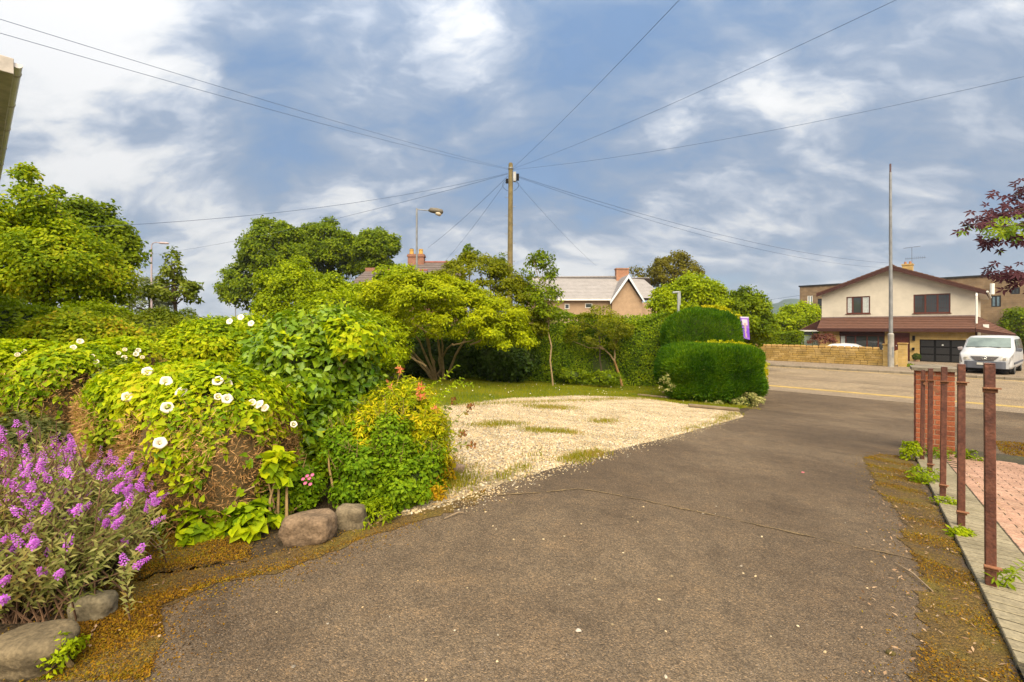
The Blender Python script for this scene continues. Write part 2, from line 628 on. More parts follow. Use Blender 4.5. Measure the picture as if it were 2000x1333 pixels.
# ------------------------------------------------------------------ ground surfaces
def ground_material(name, cols, fscale=140, coarse=1.2, bump=0.6, rough=0.9, speck=None, dist=0.012, stain=False):
    m, t, b = pbase(name)
    geo = N(t, 'ShaderNodeNewGeometry')
    n = N(t, 'ShaderNodeTexNoise', i_Scale=coarse, i_Detail=6.0, i_Roughness=0.62)
    v = N(t, 'ShaderNodeTexVoronoi', i_Scale=fscale)
    n2 = N(t, 'ShaderNodeTexNoise', i_Scale=fscale * .35, i_Detail=6.0, i_Roughness=.7)
    for q in (n, v, n2): t.links.new(geo.outputs['Position'], q.inputs['Vector'])
    c = ramp(t, n.outputs['Fac'], [(0.30, cols[0]), (0.5, cols[1]), (0.7, cols[2])])
    sepc = N(t, 'ShaderNodeSeparateColor'); t.links.new(v.outputs['Color'], sepc.inputs[0])
    f = ramp(t, sepc.outputs[0], speck or [(0.0, (.55, .55, .56)), (.55, (.95, .95, .95)), (.86, (1.2, 1.18, 1.14)), (1, (1.85, 1.72, 1.55))])
    c = mixc(t, 1.0, c, f, 'MULTIPLY')
    f2 = ramp(t, n2.outputs['Fac'], [(0.3, (.72, .72, .72)), (0.7, (1.28, 1.28, 1.28))])
    c = mixc(t, 1.0, c, f2, 'MULTIPLY')
    if stain:
        n5 = N(t, 'ShaderNodeTexNoise', i_Scale=1.7, i_Detail=7.0, i_Roughness=.6, i_Distortion=1.6)
        n6 = N(t, 'ShaderNodeTexNoise', i_Scale=7.5, i_Detail=5.0, i_Roughness=.65, i_Distortion=.8)
        for q in (n5, n6): t.links.new(geo.outputs['Position'], q.inputs['Vector'])
        c = mixc(t, 1.0, c, ramp(t, n5.outputs['Fac'], [(.32, (.80, .79, .78)), (.47, (.98, .98, .98)), (.62, (1.05, 1.03, 1.0)), (.75, (1.28, 1.22, 1.12))]), 'MULTIPLY')
        c = mixc(t, 1.0, c, ramp(t, n6.outputs['Fac'], [(.36, (.86, .85, .84)), (.5, (1, 1, 1)), (.70, (1.14, 1.10, 1.04))]), 'MULTIPLY')
    t.links.new(c, b.inputs['Base Color'])
    b.inputs['Roughness'].default_value = rough
    b.inputs['Specular IOR Level'].default_value = .25
    h = math_n(t, 'MULTIPLY_ADD', v.outputs['Distance'], -.6, n2.outputs['Fac'])
    bp = N(t, 'ShaderNodeBump', i_Strength=bump, i_Distance=dist)
    t.links.new(h, bp.inputs['Height'])
    t.links.new(bp.outputs[0], b.inputs['Normal'])
    return m


m_soil = ground_material('soil', [(.035, .024, .013), (.055, .037, .019), (.055, .05, .018)], 90, 1.5)
m_drive = ground_material('drive_asphalt', [(.072, .050, .031), (.105, .074, .046), (.150, .110, .070)], 170, 0.45, .8, stain=True)
m_road = ground_material('road_asphalt', [(.18, .135, .085), (.21, .16, .103), (.24, .185, .12)], 60, 0.5, .3, stain=True)
m_pave = ground_material('footway', [(.16, .12, .08), (.19, .145, .10), (.22, .17, .12)], 60, 0.7, .3)
m_gravelbed = ground_material('gravel_bed_base', [(.16, .115, .06), (.26, .2, .12), (.32, .25, .15)], 75, 1.4, 1.0)
m_lawnbase = ground_material('lawn_base', [(.06, .085, .008), (.08, .11, .008), (.11, .12, .014)], 80, 1.6)
m_moss = ground_material('moss_base', [(.070, .046, .026), (.12, .074, .018), (.125, .095, .013)], 150, 3.0, 1.0)
m_yellow = mat('yellow_road_paint', (.50, .33, .06), .7, .25, 3, fine=30)
m_concrete = mat('concrete', (.22, .18, .12), .85, .25, 4, .3, 60)

R = 4500
sheet('ground', [(-R, -R), (R, -R), (R, R), (-R, R)], m_soil)


def gp(*pts):
    return [tuple(G(*p)[:2]) for p in pts]


left_edge = [(60, 1333), (110, 1230), (200, 1165), (330, 1125), (480, 1108), (640, 1062), (720, 1032), (860, 992),
             (960, 952), (1100, 908), (1180, 884), (1320, 850), (1440, 815), (1488, 778), (1491, 763)]
PO = G(1935, 1155)        # foot of the nearest fence post
def V(u, v):              # u along the posts (away), v to the right
    return (PO.x + DX * u + DY * v, PO.y + DY * u - DX * v)


FAR_U = 6.85
drive_poly = [(-2.2, -1.5)] + gp(*left_edge) + [tuple(U(19.2, T(1491, 19.2))[:2]), tuple(U(19.2, 18)[:2]),
              V(FAR_U, 12), V(FAR_U, -.03), V(3, -.06), V(0, -.06), V(-3.6, -.06), (1.0, -1.5)]
sheet('driveway', drive_poly, m_drive, .006, .012, 3, .12)
sheet('road', [tuple(U(20.2, -170)[:2]), tuple(U(20.2, 120)[:2]), tuple(U(31.0, 120)[:2]), tuple(U(31.0, -170)[:2])], m_road, .006)
sheet('near_footway', [tuple(U(19.2, -60)[:2]), tuple(U(19.2, 60)[:2]), tuple(U(20.2, 60)[:2]), tuple(U(20.2, -60)[:2])], m_pave, .010)
for s0, nm in ((20.55, 'yellow_line'), (20.75, 'yellow_line'), (30.55, 'yellow_line')):
    pl = [tuple(U(s0, -60)[:2]), tuple(U(s0, 60)[:2]), tuple(U(s0 + .1, 60)[:2]), tuple(U(s0 + .1, -60)[:2])]
    sheet(nm, pl, m_yellow, .010, .006, 4, .5)
m_patch = ground_material('road_patch', [(.155, .115, .072), (.175, .13, .083), (.2, .15, .1)], 60, .8, .3)
for (s0, s1, t0, t1) in ((24.2, 25.6, -9.5, -2.0), (27.6, 28.4, -14, -8.5), (22.4, 23.0, -4, 3)):
    sheet('road_patch', [tuple(U(s0, t0)[:2]), tuple(U(s0, t1)[:2]), tuple(U(s1, t1)[:2]), tuple(U(s1, t0)[:2])], m_patch, .011, .02, 5, .5)
sheet('far_pavement', [tuple(U(31.12, -60)[:2]), tuple(U(31.12, 60)[:2]), tuple(U(34.7, 60)[:2]), tuple(U(34.7, -60)[:2])], m_pave, .12)
sheet('forecourt', [tuple(U(34.7, -16)[:2]), tuple(U(34.7, 22)[:2]), tuple(U(62, 22)[:2]), tuple(U(62, -16)[:2])], m_pave, .12)

HM = Matrix(((WX, NX, 0, 0), (WY, NY, 0, 0), (0, 0, 1, 0), (0, 0, 0, 1)))   # (t, s, z) -> world
# kerb stones
kerb = empty('kerb', U(31.06, -10, 0), None, None); kerb['kind'] = 'structure'
kb = MB(); kb.box((0, 31.0, -.02), (.9, 31.12, .125), HM)
k0 = kb.build('kerb_stone', pieces_mat('kerb_stone_mat', [(.17, .14, .10), (.22, .18, .13), (.19, .155, .115)]), kerb, bevel=.012)
for i in range(34):
    k = k0 if i == 0 else k0.copy()
    if i: COL.objects.link(k)
    k.location = U(0, -16.5 + i * .915)

# lawn, gravel
lawn_poly = gp((700, 742), (1000, 739), (1290, 742), (1420, 748), (1480, 790), (1440, 800), (1340, 792), (1250, 778), (1130, 775), (1000, 780), (870, 796), (780, 812), (640, 830), (600, 760))
lawn_o = sheet('lawn_soil', lawn_poly, m_lawnbase, .012, .03, 5, .2)
gravel_poly = gp((690, 850), (870, 793), (1000, 778), (1130, 773), (1250, 777), (1340, 791), (1440, 803), (1452, 815), (1320, 852), (1180, 886), (1100, 910), (960, 955), (860, 995), (790, 1010))
sheet('gravel_bed', gravel_poly, m_gravelbed, .009, .02, 6, .15)

rs = np.random.RandomState(5)
m_peb = pieces_mat('pebble_mat', [(.14, .10, .06), (.33, .25, .14), (.42, .33, .20), (.34, .22, .10), (.48, .39, .25), (.18, .15, .12), (.55, .48, .36)], .8, 60, 0, 'island')


def pebbles(name, X, Y, rmin, rmax, m, seed=1, off=.006, flat=.6):
    r = np.random.RandomState(seed)
    n = len(X)
    rad = r.uniform(rmin, rmax, n)
    Z = zgn(X, Y) + off
    th = r.uniform(0, 6.28, n)
    el = r.uniform(.55, 1, n)
    V_ = []
    c, s = np.cos(th), np.sin(th)
    for (a, b_, z) in ((1, 0, -.1), (.1, 1, -.1), (-1, .15, -.1), (-.1, -1, -.1)):
        lx = a * rad; ly = b_ * rad * el
        V_.append(np.stack([X + lx * c - ly * s, Y + lx * s + ly * c, Z + z * rad * 0], 1))
    for (a, b_, z) in ((.5, .25, 1), (-.4, -.3, .9)):
        lx = a * rad; ly = b_ * rad * el
        V_.append(np.stack([X + lx * c - ly * s, Y + lx * s + ly * c, Z + z * rad * flat * r.uniform(.7, 1.3, n)], 1))
    VV = np.stack(V_, 1).reshape(-1, 3)
    F = np.array([[0, 1, 4], [1, 2, 5], [2, 3, 5], [3, 0, 4], [4, 1, 5], [4, 5, 3]])
    FF = (F[None] + (np.arange(n) * 6)[:, None, None]).ravel()
    me = mesh_np(name, VV, FF, np.full(n * 6, 3))
    o = link(name, me, m)
    return o


X, Y = scatter(rs, gravel_poly, 90000)
# density: fewer stones where grass grows through
wv = wave(np.stack([X, Y * .5, X * 0], 1), 1.6, 9)
bare = (wv > 1.05)
keep = ~bare | (rs.uniform(size=len(X)) < .25)
o = pebbles('gravel', X[keep], Y[keep], .008, .019, m_peb, 2, .010)
tag(o, 'pale cream gravel chippings spread between the lawn and the drive', 'gravel', kind='stuff')
# stones strayed on to the drive
edge = [G(px, py) for px, py in [(870, 990), (960, 952), (1100, 908), (1180, 884), (1320, 850), (1440, 815)]]
sx, sy = [], []
for i in range(1500):
    k = rs.randint(len(edge) - 1); q = edge[k].lerp(edge[k + 1], rs.uniform())
    dd = abs(rs.normal()) * .11
    sx.append(q.x + DY * dd * .8 + rs.normal() * .05); sy.append(q.y - DX * dd + rs.normal() * .05)
for i in range(90):
    q = G(rs.uniform(500, 1750), 800 + 533 * rs.uniform() ** 1.2)
    sx.append(q.x); sy.append(q.y)
o = pebbles('loose_chippings', np.array(sx), np.array(sy), .004, .011, m_peb, 3, .008)
tag(o, 'loose pale chippings strayed over the edge of the asphalt drive', 'gravel', kind='stuff')

# aggregate standing proud of the near asphalt
gx, gy = [], []
for i in range(26000):
    u = rs.uniform(); py = 1333 - 330 * u ** 1.0
    q = (rs.uniform(120, 1880), py)
    Yd = 1.3 * FPX / (py - HY)
    gx.append((q[0] - HX) / FPX * Yd); gy.append(Yd)
gx = np.array(gx); gy = np.array(gy)
k = inside(gx, gy, drive_poly)
o = pebbles('asphalt_aggregate', gx[k], gy[k], .0015, .004, pieces_mat('aggregate_mat', [(.05, .04, .03), (.09, .068, .05), (.13, .10, .075), (.2, .16, .12)], .8, 60, 0, 'island'), 4, .0055, .5)
tag(o, 'fine brown aggregate worn proud of the asphalt drive', 'aggregate', kind='stuff')


def blades(name, X, Y, h0, h1, w, m, seed=1, lean=.35, off=.012):
    r = np.random.RandomState(seed)
    n = len(X)
    C = np.stack([X, Y, zgn(X, Y) + off], 1)
    ax = np.stack([r.normal(size=n) * lean, r.normal(size=n) * lean, np.ones(n)], 1)
    nn = unit(np.stack([r.normal(size=n), r.normal(size=n), np.zeros(n)], 1))
    me = leaf_mesh(name, C, nn, unit(ax), r.uniform(h0, h1, n), np.full(n, w) * r.uniform(.6, 1.4, n), 'blade')
    return link(name, me, m)


m_grass = leafmat('grass_blades', [(.09, .13, .006), (.15, .19, .006), (.21, .235, .008), (.26, .23, .03)], .35, .8)
X, Y = scatter(rs, lawn_poly, 75000)
o = blades('grass', X, Y, .03, .085, .012, m_grass, 3)
tag(o, 'short green grass of the lawn in front of the hedge', 'grass', kind='stuff')
# daisies
X, Y = scatter(rs, lawn_poly, 170)
C = np.stack([X, Y, zgn(X, Y) + .085], 1)
o = link('daisies', leaf_mesh('daisies', C, unit(rs.normal(size=(len(X), 3)) * .3 + [0, -.3, 1]), unit(rs.normal(size=(len(X), 3))), np.full(len(X), .03), np.full(len(X), .03), 'quad'),
         leafmat('daisy_white', [(.6, .6, .5), (.7, .7, .62), (.6, .45, .05)], .2))
tag(o, 'tiny white and yellow daisies dotted over the lawn', 'daisies', kind='stuff')
# grass and weeds that come through the gravel and along its edges
m_weedgrass = leafmat('weed_grass', [(.12, .13, .008), (.18, .21, .008), (.26, .23, .03), (.22, .14, .03)], .3, 1.5)
px_, py_ = [], []
for (a, b_, n, w_) in (((870, 794), (1250, 779), 2600, .14), ((1090, 905), (1180, 884), 450, .07), ((1330, 845), (1430, 818), 500, .07),
                       ((1035, 796), (1110, 799), 1500, .22), ((930, 834), (1010, 829), 900, .13), ((1030, 842), (1130, 848), 1000, .10), ((1160, 827), (1200, 823), 500, .12), ((1400, 820), (1440, 808), 500, .12), ((1110, 903), (1170, 886), 500, .10),
                       ((830, 960), (900, 940), 1300, .12), ((850, 900), (900, 930), 500, .15), ((960, 940), (1030, 915), 260, .06), ((1250, 780), (1480, 800), 900, .12), ((1020, 920), (1060, 880), 90, .1)):
    A, B = G(*a), G(*b_)
    for i in range(n):
        q = A.lerp(B, rs.uniform())
        px_.append(q.x + rs.normal() * w_ * .9); py_.append(q.y + rs.normal() * w_)
o = blades('weeds', np.array(px_), np.array(py_), .02, .075, .008, m_weedgrass, 8)
tag(o, 'yellow green weeds growing through the gravel and along its edges', 'weeds', kind='stuff')

# ------------------------------------------------------------------ moss strips
m_mosstuft = leafmat('moss_tufts', [(.06, .036, .014), (.14, .074, .008), (.21, .118, .005), (.16, .125, .006), (.11, .115, .008)], .15, 2.2, .8)
rr = random.Random(11)
def moss_strip(name, poly, n, seed, label):
    sheet(name + '_base', poly, m_moss, .010, .035, seed, .05)
    r = np.random.RandomState(seed)
    X, Y = scatter(r, poly, n)
    w_ = wave(np.stack([X, Y, X * 0], 1), 9.0, seed) 
    k = w_ > -.45
    X, Y = X[k], Y[k]
    C = np.stack([X, Y, zgn(X, Y) + .008 + .016 * np.clip(w_[k], -.3, 1.2)], 1)
    nn = unit(r.normal(size=(len(X), 3)) * .7 + [0, 0, 1])
    fr = r.uniform(size=len(X)) < .22
    sc_ = r.normal(size=(len(X), 2)) * .11
    C[fr, 0] += sc_[fr, 0]; C[fr, 1] += sc_[fr, 1]; C[fr, 2] = zgn(C[fr, 0], C[fr, 1]) + .008
    o = link(name, leaf_mesh(name, C, nn, unit(r.normal(size=(len(X), 3)) + [0, 0, .5]), r.uniform(.005, .014, len(X)), r.uniform(.004, .009, len(X)), 'quad'), m_mosstuft)
    tag(o, label, 'moss', kind='stuff')


strip = [V(-1.9, -.28), V(-1.2, -.06), V(-.5, -.05), V(.3, -.05), V(1.5, -.07), V(2.6, -.1), V(3.6, -.12), V(4.4, -.1), V(5.0, -.2),
         V(4.9, -.45), V(4.3, -.62), V(3.3, -.55), V(2.6, -.48), V(2.3, -.54), V(1.9, -.42), V(1.2, -.31), V(.6, -.35), V(0, -.29), V(-.6, -.31), V(-1.2, -.37), V(-1.9, -.55)]
moss_strip('moss', strip, 95000, 21, 'golden brown moss banked along the right edge of the drive')
lm = gp((70, 1333), (110, 1225), (200, 1160), (330, 1120), (480, 1104), (640, 1058), (720, 1030), (860, 990), (950, 958),
        (930, 985), (860, 1010), (720, 1050), (640, 1082), (560, 1115), (430, 1140), (310, 1190), (320, 1240), (290, 1333))
moss_strip('moss', lm, 85000, 22, 'orange green moss creeping from the flower bed over the drive')
moss_strip('moss', gp((150, 1190), (190, 1050), (300, 985), (400, 1000), (490, 1050), (490, 1095), (330, 1120), (200, 1160)), 26000, 23, 'thin yellow brown moss over the bare bed between purple shrub and near hedge')
seam = [(940, 972), (1000, 968), (1060, 964), (1130, 957), (1180, 965), (1250, 978), (1330, 996), (1400, 1010), (1480, 1028), (1560, 1046), (1650, 1066), (1760, 1090), (1800, 1100)]
sp = [G(*p) for p in seam]
pl = [(p.x, p.y + .011 + .008 * math.sin(i * 2.3)) for i, p in enumerate(sp)] + [(p.x, p.y - .009) for p in reversed(sp)]
m_seam = ground_material('seam_moss', [(.11, .076, .042), (.17, .118, .06), (.20, .14, .07)], 150, 6)
sheet('asphalt_seam', pl, m_seam, .012, .010, 9, .05)
X, Y = scatter(rs, gp((1940, 862), (2080, 872), (2100, 905), (2000, 900), (1955, 885)), 3500)
o = blades('moss', X, Y, .008, .02, .02, m_mosstuft, 31, 1.0)
tag(o, 'brown moss patch on the asphalt beyond the block paving', 'moss', kind='stuff')
# dry twigs and litter in the moss
m_twig = mat('dry_twig', (.24, .17, .10), .8, .3, 9)
X = []; 
lit = []
for i in range(520):
    u = rs.uniform(-1.6, 4.9); v = rs.uniform(-.55, -.08)
    lit.append(V(u, v))
for i in range(260):
    q = G(rs.uniform(120, 900), rs.uniform(1000, 1320))
    if inside([q.x], [q.y], lm)[0]: lit.append((q.x, q.y))
lit = np.array(lit)
C = np.stack([lit[:, 0], lit[:, 1], zgn(lit[:, 0], lit[:, 1]) + .026], 1)
o = link('leaf_litter', leaf_mesh('leaf_litter', C, unit(rs.normal(size=(len(C), 3)) * .35 + [0, 0, 1]), unit(rs.normal(size=(len(C), 3)) * [1, 1, .1]), rs.uniform(.008, .035, len(C)), rs.uniform(.004, .013, len(C)), 'leaf'),
         leafmat('litter_mat', [(.08, .05, .03), (.17, .11, .06), (.3, .22, .13), (.36, .3, .2)], .1))
tag(o, 'dry brown leaf litter and bits of twig lying in the moss', 'leaf litter', kind='stuff')
for k_, (a, b_, lab) in enumerate((((1748, 1105), (1822, 1162), 'thin curved dry twig on the asphalt beside the mossy bank'), ((868, 1018), (905, 1006), 'short dry twig at the edge of the drive below the bushes'))):
    A, B = G(*a, .018), G(*b_, .018)
    mid = A.lerp(B, .55) + Vector((.02, .03, .006))
    tb = MB(); tb.tube([A, mid, B], [.003, .005, .004], 5)
    tag(tb.build('twig', m_twig), lab, 'twig')

# ------------------------------------------------------------------ block paving
m_pink = pieces_mat('pink_paver', [(.31, .175, .12), (.37, .215, .145), (.33, .19, .13), (.41, .25, .175)], .85, 45, .5)
m_grey = pieces_mat('grey_paver', [(.20, .165, .105), (.235, .195, .125), (.215, .18, .115)], .85, 45, .5)
m_joint = ground_material('paving_joint', [(.045, .035, .02), (.055, .045, .025), (.065, .06, .02)], 90, 2)
pav = [V(FAR_U, -.03), V(FAR_U, 9), V(-3.6, 9), V(-3.6, -.05), V(-1, -.05)]
sheet('paving_bed', pav, m_joint, .0320)
pv = empty('block_paving', Vector((*V(2, .3), zg(*V(2, .3)))), None, None); pv['kind'] = 'structure'


def paver_mesh(name, l, w, m):
    mb = MB(); mb.box((-l / 2, -w / 2, -.03), (l / 2, w / 2, .02))
    o = mb.build(name, m, bevel=.004)
    me = o.data; bpy.data.objects.remove(o); return me


pm_pink = paver_mesh('paver', .196, .092, m_pink)
pm_grey = paver_mesh('paver', .305, .094, m_grey)
ang = math.atan2(DY, DX)
slope = math.atan(.085)
npv = 0
prnd = random.Random(4)


def put_paver(me, u, v, rot):
    global npv
    x, y = V(u, v)
    if y < 0.7: return
    r = x / y
    px = HX + FPX * r
    if px > 2095: return
    o = link('paver', me, None, pv, False)
    o.matrix_parent_inverse = Matrix.Translation(pv.location).inverted()
    z = zg(x, y)
    # lie on the slope
    e = .05
    nx_ = -(zg(x + e, y) - zg(x - e, y)) / (2 * e); ny_ = -(zg(x, y + e) - zg(x, y - e)) / (2 * e)
    nrm = Vector((nx_ + prnd.uniform(-.006, .006), ny_ + prnd.uniform(-.006, .006), 1)).normalized()
    q = nrm.to_track_quat('Z', 'Y').to_matrix().to_4x4()
    xd = Vector((math.cos(rot), math.sin(rot), 0)); xd = (xd - nrm * xd.dot(nrm)).normalized()
    yd = nrm.cross(xd)
    R3 = Matrix((xd, yd, nrm)).transposed()
    o.rotation_euler = R3.to_euler()
    o.location = (x, y, z + .0145 + prnd.uniform(-.0005, .0005))
    npv += 1


# grey border blocks lie across the border (v from -.05 to .2 at the far end it narrows), pink stretcher courses beyond
u = -3.4
row = 0
while u < FAR_U - .05:
    for v in (-.05 + .23,):
        pass
    put_paver(pm_grey, u + .05, .105, ang - math.pi / 2)
    u += .105
u = -1.6
grid = []; halves = []
while u < FAR_U - .06:
    v = .363 + (0.1 if row % 2 == 0 else 0)
    if row % 2 == 0: halves.append((u, .314))
    while v < 5.2:
        if math.hypot(*V(u, v)) < 9.5: grid.append((u, v, row))
        v += .2
    u += .1015; row += 1
def vis(g_):
    x, y = V(g_[0], g_[1])
    return y > 1.2 and HX + FPX * x / y < 2060
grid = [g_ for g_ in grid if vis(g_)]
grid.sort(key=lambda g_: V(g_[0], g_[1])[1])
near_g, far_g = grid[:270], grid[270:]
pm_half = paver_mesh('paver', .094, .092, m_pink)
for (hu, hv_) in halves[:30]: put_paver(pm_half, hu, hv_, ang - math.pi / 2)
far_g += [(hu, hv_, -1) for (hu, hv_) in halves[30:] if False]
for (u, v, row) in near_g:
    put_paver(pm_pink, u, v, ang - math.pi / 2)
if far_g:
    mb = MB()
    for (u, v, row) in far_g:
        x, y = V(u, v)
        M_ = Matrix.Translation((x, y, zg(x, y) + .0175 + prnd.uniform(-.0008, .0008))) @ Matrix.Rotation(ang - math.pi / 2, 4, 'Z') @ Matrix.Rotation(-slope * .0, 4, 'X')
        mb.box((-.098, -.0485, -.03), (.098, .0485, .017), M_)
    o = mb.build('far_pavers', pieces_mat('pink_paver_far', [(.31, .175, .12), (.37, .215, .145), (.33, .19, .13), (.41, .25, .175)], .85, 45, .5, 'island'), pv)
    o['kind'] = 'stuff'
print('pavers', npv, len(far_g))

# ------------------------------------------------------------------ brick gate pillar
m_brick = pieces_mat('red_brick', [(.26, .075, .03), (.32, .095, .04), (.29, .085, .04), (.22, .062, .03)], .85, 60, .5)
m_mortar = mat('mortar', (.30, .22, .14), .9, .2, 12, .4, 90)
c0 = G(1826, 887); bz = c0.z
pil = empty('gate_pillar', c0, 'short red brick gate pillar with weathered flat cap beside the drive', 'pillar', rz=ang - math.pi / 2)
# local x = across (v), y = along u
def brick_mesh(name, l, w, h, m):
    mb = MB(); mb.box((-l / 2, -w / 2, 0), (l / 2, w / 2, h)); o = mb.build(name, m, bevel=.003)
    me = o.data; bpy.data.objects.remove(o); return me


bm_full = brick_mesh('brick', .215, .1025, .065, m_brick)
mb = MB(); mb.box((-.2145, .0, -.1), (.2145, .43, 1.268)); mb.build('mortar_core', m_mortar, pil, world=False)
for c in range(17):
    z = c * .075 + .003
    if c % 2 == 0:
        spots = [(-.1135, .047, 0), (.1135, .047, 0), (-.1735, .213, 1), (.1735, .213, 1), (-.1135, .383, 0), (.1135, .383, 0)]
        spots = [(-.1125, .046, 0), (.1125, .046, 0), (-.171, .215, 1), (.171, .215, 1), (-.1125, .384, 0), (.1125, .384, 0)]
    else:
        spots = [(-.171, .1025, 1), (.171, .1025, 1), (-.171, .3275, 1), (.171, .3275, 1), (0, .046, 0), (0, .384, 0)]
    for (x, y, rt) in spots:
        o = link('brick', bm_full, None, pil, False)
        o.location = (x + prnd.uniform(-.001, .001), y, z)
        o.rotation_euler = (0, 0, rt * math.pi / 2)
mb = MB()
mb.add([(-.27, -.05, 1.268), (.27, -.05, 1.268), (.27, .48, 1.268), (-.27, .48, 1.268), (-.27, -.05, 1.315), (.27, -.05, 1.315), (.27, .48, 1.315), (-.27, .48, 1.315), (0, .215, 1.36)],
       [(3, 2, 1, 0), (0, 1, 5, 4), (1, 2, 6, 5), (2, 3, 7, 6), (3, 0, 4, 7), (4, 5, 8), (5, 6, 8), (6, 7, 8), (7, 4, 8)])
mb.build('cap', mat('cap_stone', (.17, .14, .10), .9, .35, 9, .5, 60), pil, world=False)

# ------------------------------------------------------------------ row of brown steel posts
m_brown = mat('brown_paint', (.085, .028, .018), .5, .22, 14, .3, 90, .4, c2=(.14, .052, .03), fine=60)
m_rust = mat('rusty_bracket', (.20, .085, .04), .7, .35, 40, .4, 150)
plab = ['nearest and tallest looking of the brown steel posts, broad leaved weed at its foot',
        'second brown steel post from the right with a lime green weed tuft at its foot',
        'third brown steel post, middle of the row, grass tuft at its foot',
        'fourth brown steel post from the right in front of the brick pillar',
        'farthest brown steel post with a loose strap hanging from its top']
for i, (px, py, Y, top) in enumerate(((1935, 1155, 2.40, 712), (1877, 1035, 3.30, 713), (1841, 976, 4.20, 718), (1816, 930, 5.22, 721), (1801, 902, 6.15, 724))):
    b_ = G(px, py)
    b_ = Vector(((px - HX) / FPX * b_.y, b_.y, b_.z))
    ztop = CAMZ - (top - HY) / FPX * b_.y
    h = ztop - b_.z
    pe = empty('fence_post', b_, plab[i], 'post', 'brown steel posts left from a fence', rz=ang - math.pi / 2 + prnd.uniform(-.05, .05))
    hw = .0215
    mb = MB()
    lean = prnd.uniform(-.012, .012)
    mb.add([(-hw, -hw, -.1), (hw, -hw, -.1), (hw, hw, -.1), (-hw, hw, -.1), (-hw + lean, -hw, h), (hw + lean, -hw, h), (hw + lean, hw, h), (-hw + lean, hw, h)],
           [(3, 2, 1, 0), (4, 5, 6, 7), (0, 1, 5, 4), (1, 2, 6, 5), (2, 3, 7, 6), (3, 0, 4, 7)])
    mb.build('shaft', m_brown, pe, bevel=.003, world=False)
    mb = MB(); mb.box((-hw - .001 + lean, -hw - .001, h + .0005), (hw + .001 + lean, hw + .001, h + .006)); mb.build('end_cap', m_brown, pe, bevel=.002, world=False)
    for zz in (h * .895, h * .115):
        l_ = lean * zz / h
        mb = MB()
        mb.box((-hw - .008 + l_, -hw - .030, zz), (hw + .018 + l_, -hw - .001, zz + .006))
        mb.box((-hw - .008 + l_, -hw - .0045, zz - .022), (hw + .008 + l_, -hw - .0012, zz - .0005))
        mb.build('bracket', m_rust, pe, world=False)
    if i == 4:
        mb = MB()
        M_ = Matrix.Translation((.03, -.04, h * .86)) @ Matrix.Rotation(math.radians(38), 4, 'Y')
        mb.box((-.02, -.003, -.02), (.17, .003, .02), M_)
        mb.build('loose_strap', m_rust, pe, world=False)

# ------------------------------------------------------------------ edging planks
m_plank = mat('weathered_plank', (.16, .115, .065), .85, .3, 5, .5, 40)
for (a, b_, lab, w_) in (((1345, 797), (1445, 806), 'weathered timber plank lying at the gravel edge under the clipped conifer', .22), ((1245, 775), (1330, 783), 'long thin grey board at the edge of lawn and gravel', .10), ((1292, 769), (1350, 775), 'short grey board lying against the foot of the clipped conifer', .12)):
    A, B = G(*a, .03), G(*b_, .03)
    d = (B - A); n_ = Vector((-d.y, d.x, 0)).normalized() * w_
    mb = MB(); mb.prism([A, B, B + n_, A + n_], Vector((0, 0, .05)))
    tag(mb.build('plank', m_plank, bevel=.006), lab, 'plank')

# ------------------------------------------------------------------ edging rocks by the bed
def rock(px0, px1, py0, py1, lab, seed, c=(.13, .10, .06), Y=None):
    base = G((px0 + px1) / 2, py1)
    Yd = base.y + .12 if Y is None else Y
    sx_ = (px1 - px0) / FPX * Yd / 2 * .86; hz = (py1 - py0) / FPX * Yd * .86
    bm = bmesh.new(); bmesh.ops.create_icosphere(bm, subdivisions=4, radius=1)
    d = np.array([v.co[:] for v in bm.verts])
    q = 1 / (np.sum(np.abs(d) ** 4.5, axis=1) ** (1 / 4.5)) * (1 + .14 * wave(d * 2.2, 1.0, seed) + .05 * wave(d * 7, 1.2, seed + 1) + .015 * wave(d * 18, 1.2, seed + 2))
    Xq = d * q[:, None] * np.array([sx_, sx_ * .7, hz * .56]) + np.array([base.x, Yd, base.z + hz * .44])
    for v, x in zip(bm.verts, Xq): v.co = x
    me = bpy.data.meshes.new('edging_rock'); bm.to_mesh(me); bm.free()
    me.polygons.foreach_set('use_smooth', [True] * len(me.polygons))
    o = link('edging_rock', me, mat('rock_%d' % seed, c, .9, .45, 7, .8, 35, fine=70))
    tag(o, lab, 'rock', 'edging rocks along the flower bed')


rock(640, 706, 998, 1046, 'small grey edging rock with a dark top beside the drive', 41)
rock(535, 642, 1010, 1074, 'long smooth pinkish edging rock left of the small grey rock', 43, (.15, .10, .06))
rock(-80, 70, 1275, 1350, 'large brown edging rock in the bottom left corner', 45, (.12, .09, .05))
rock(95, 175, 1185, 1240, 'squat mossy edging rock under the purple flowers', 47, (.16, .13, .08))
rock(880, 908, 912, 932, 'small round stone by the yellow shrub at the gravel edge', 48, (.2, .14, .1))

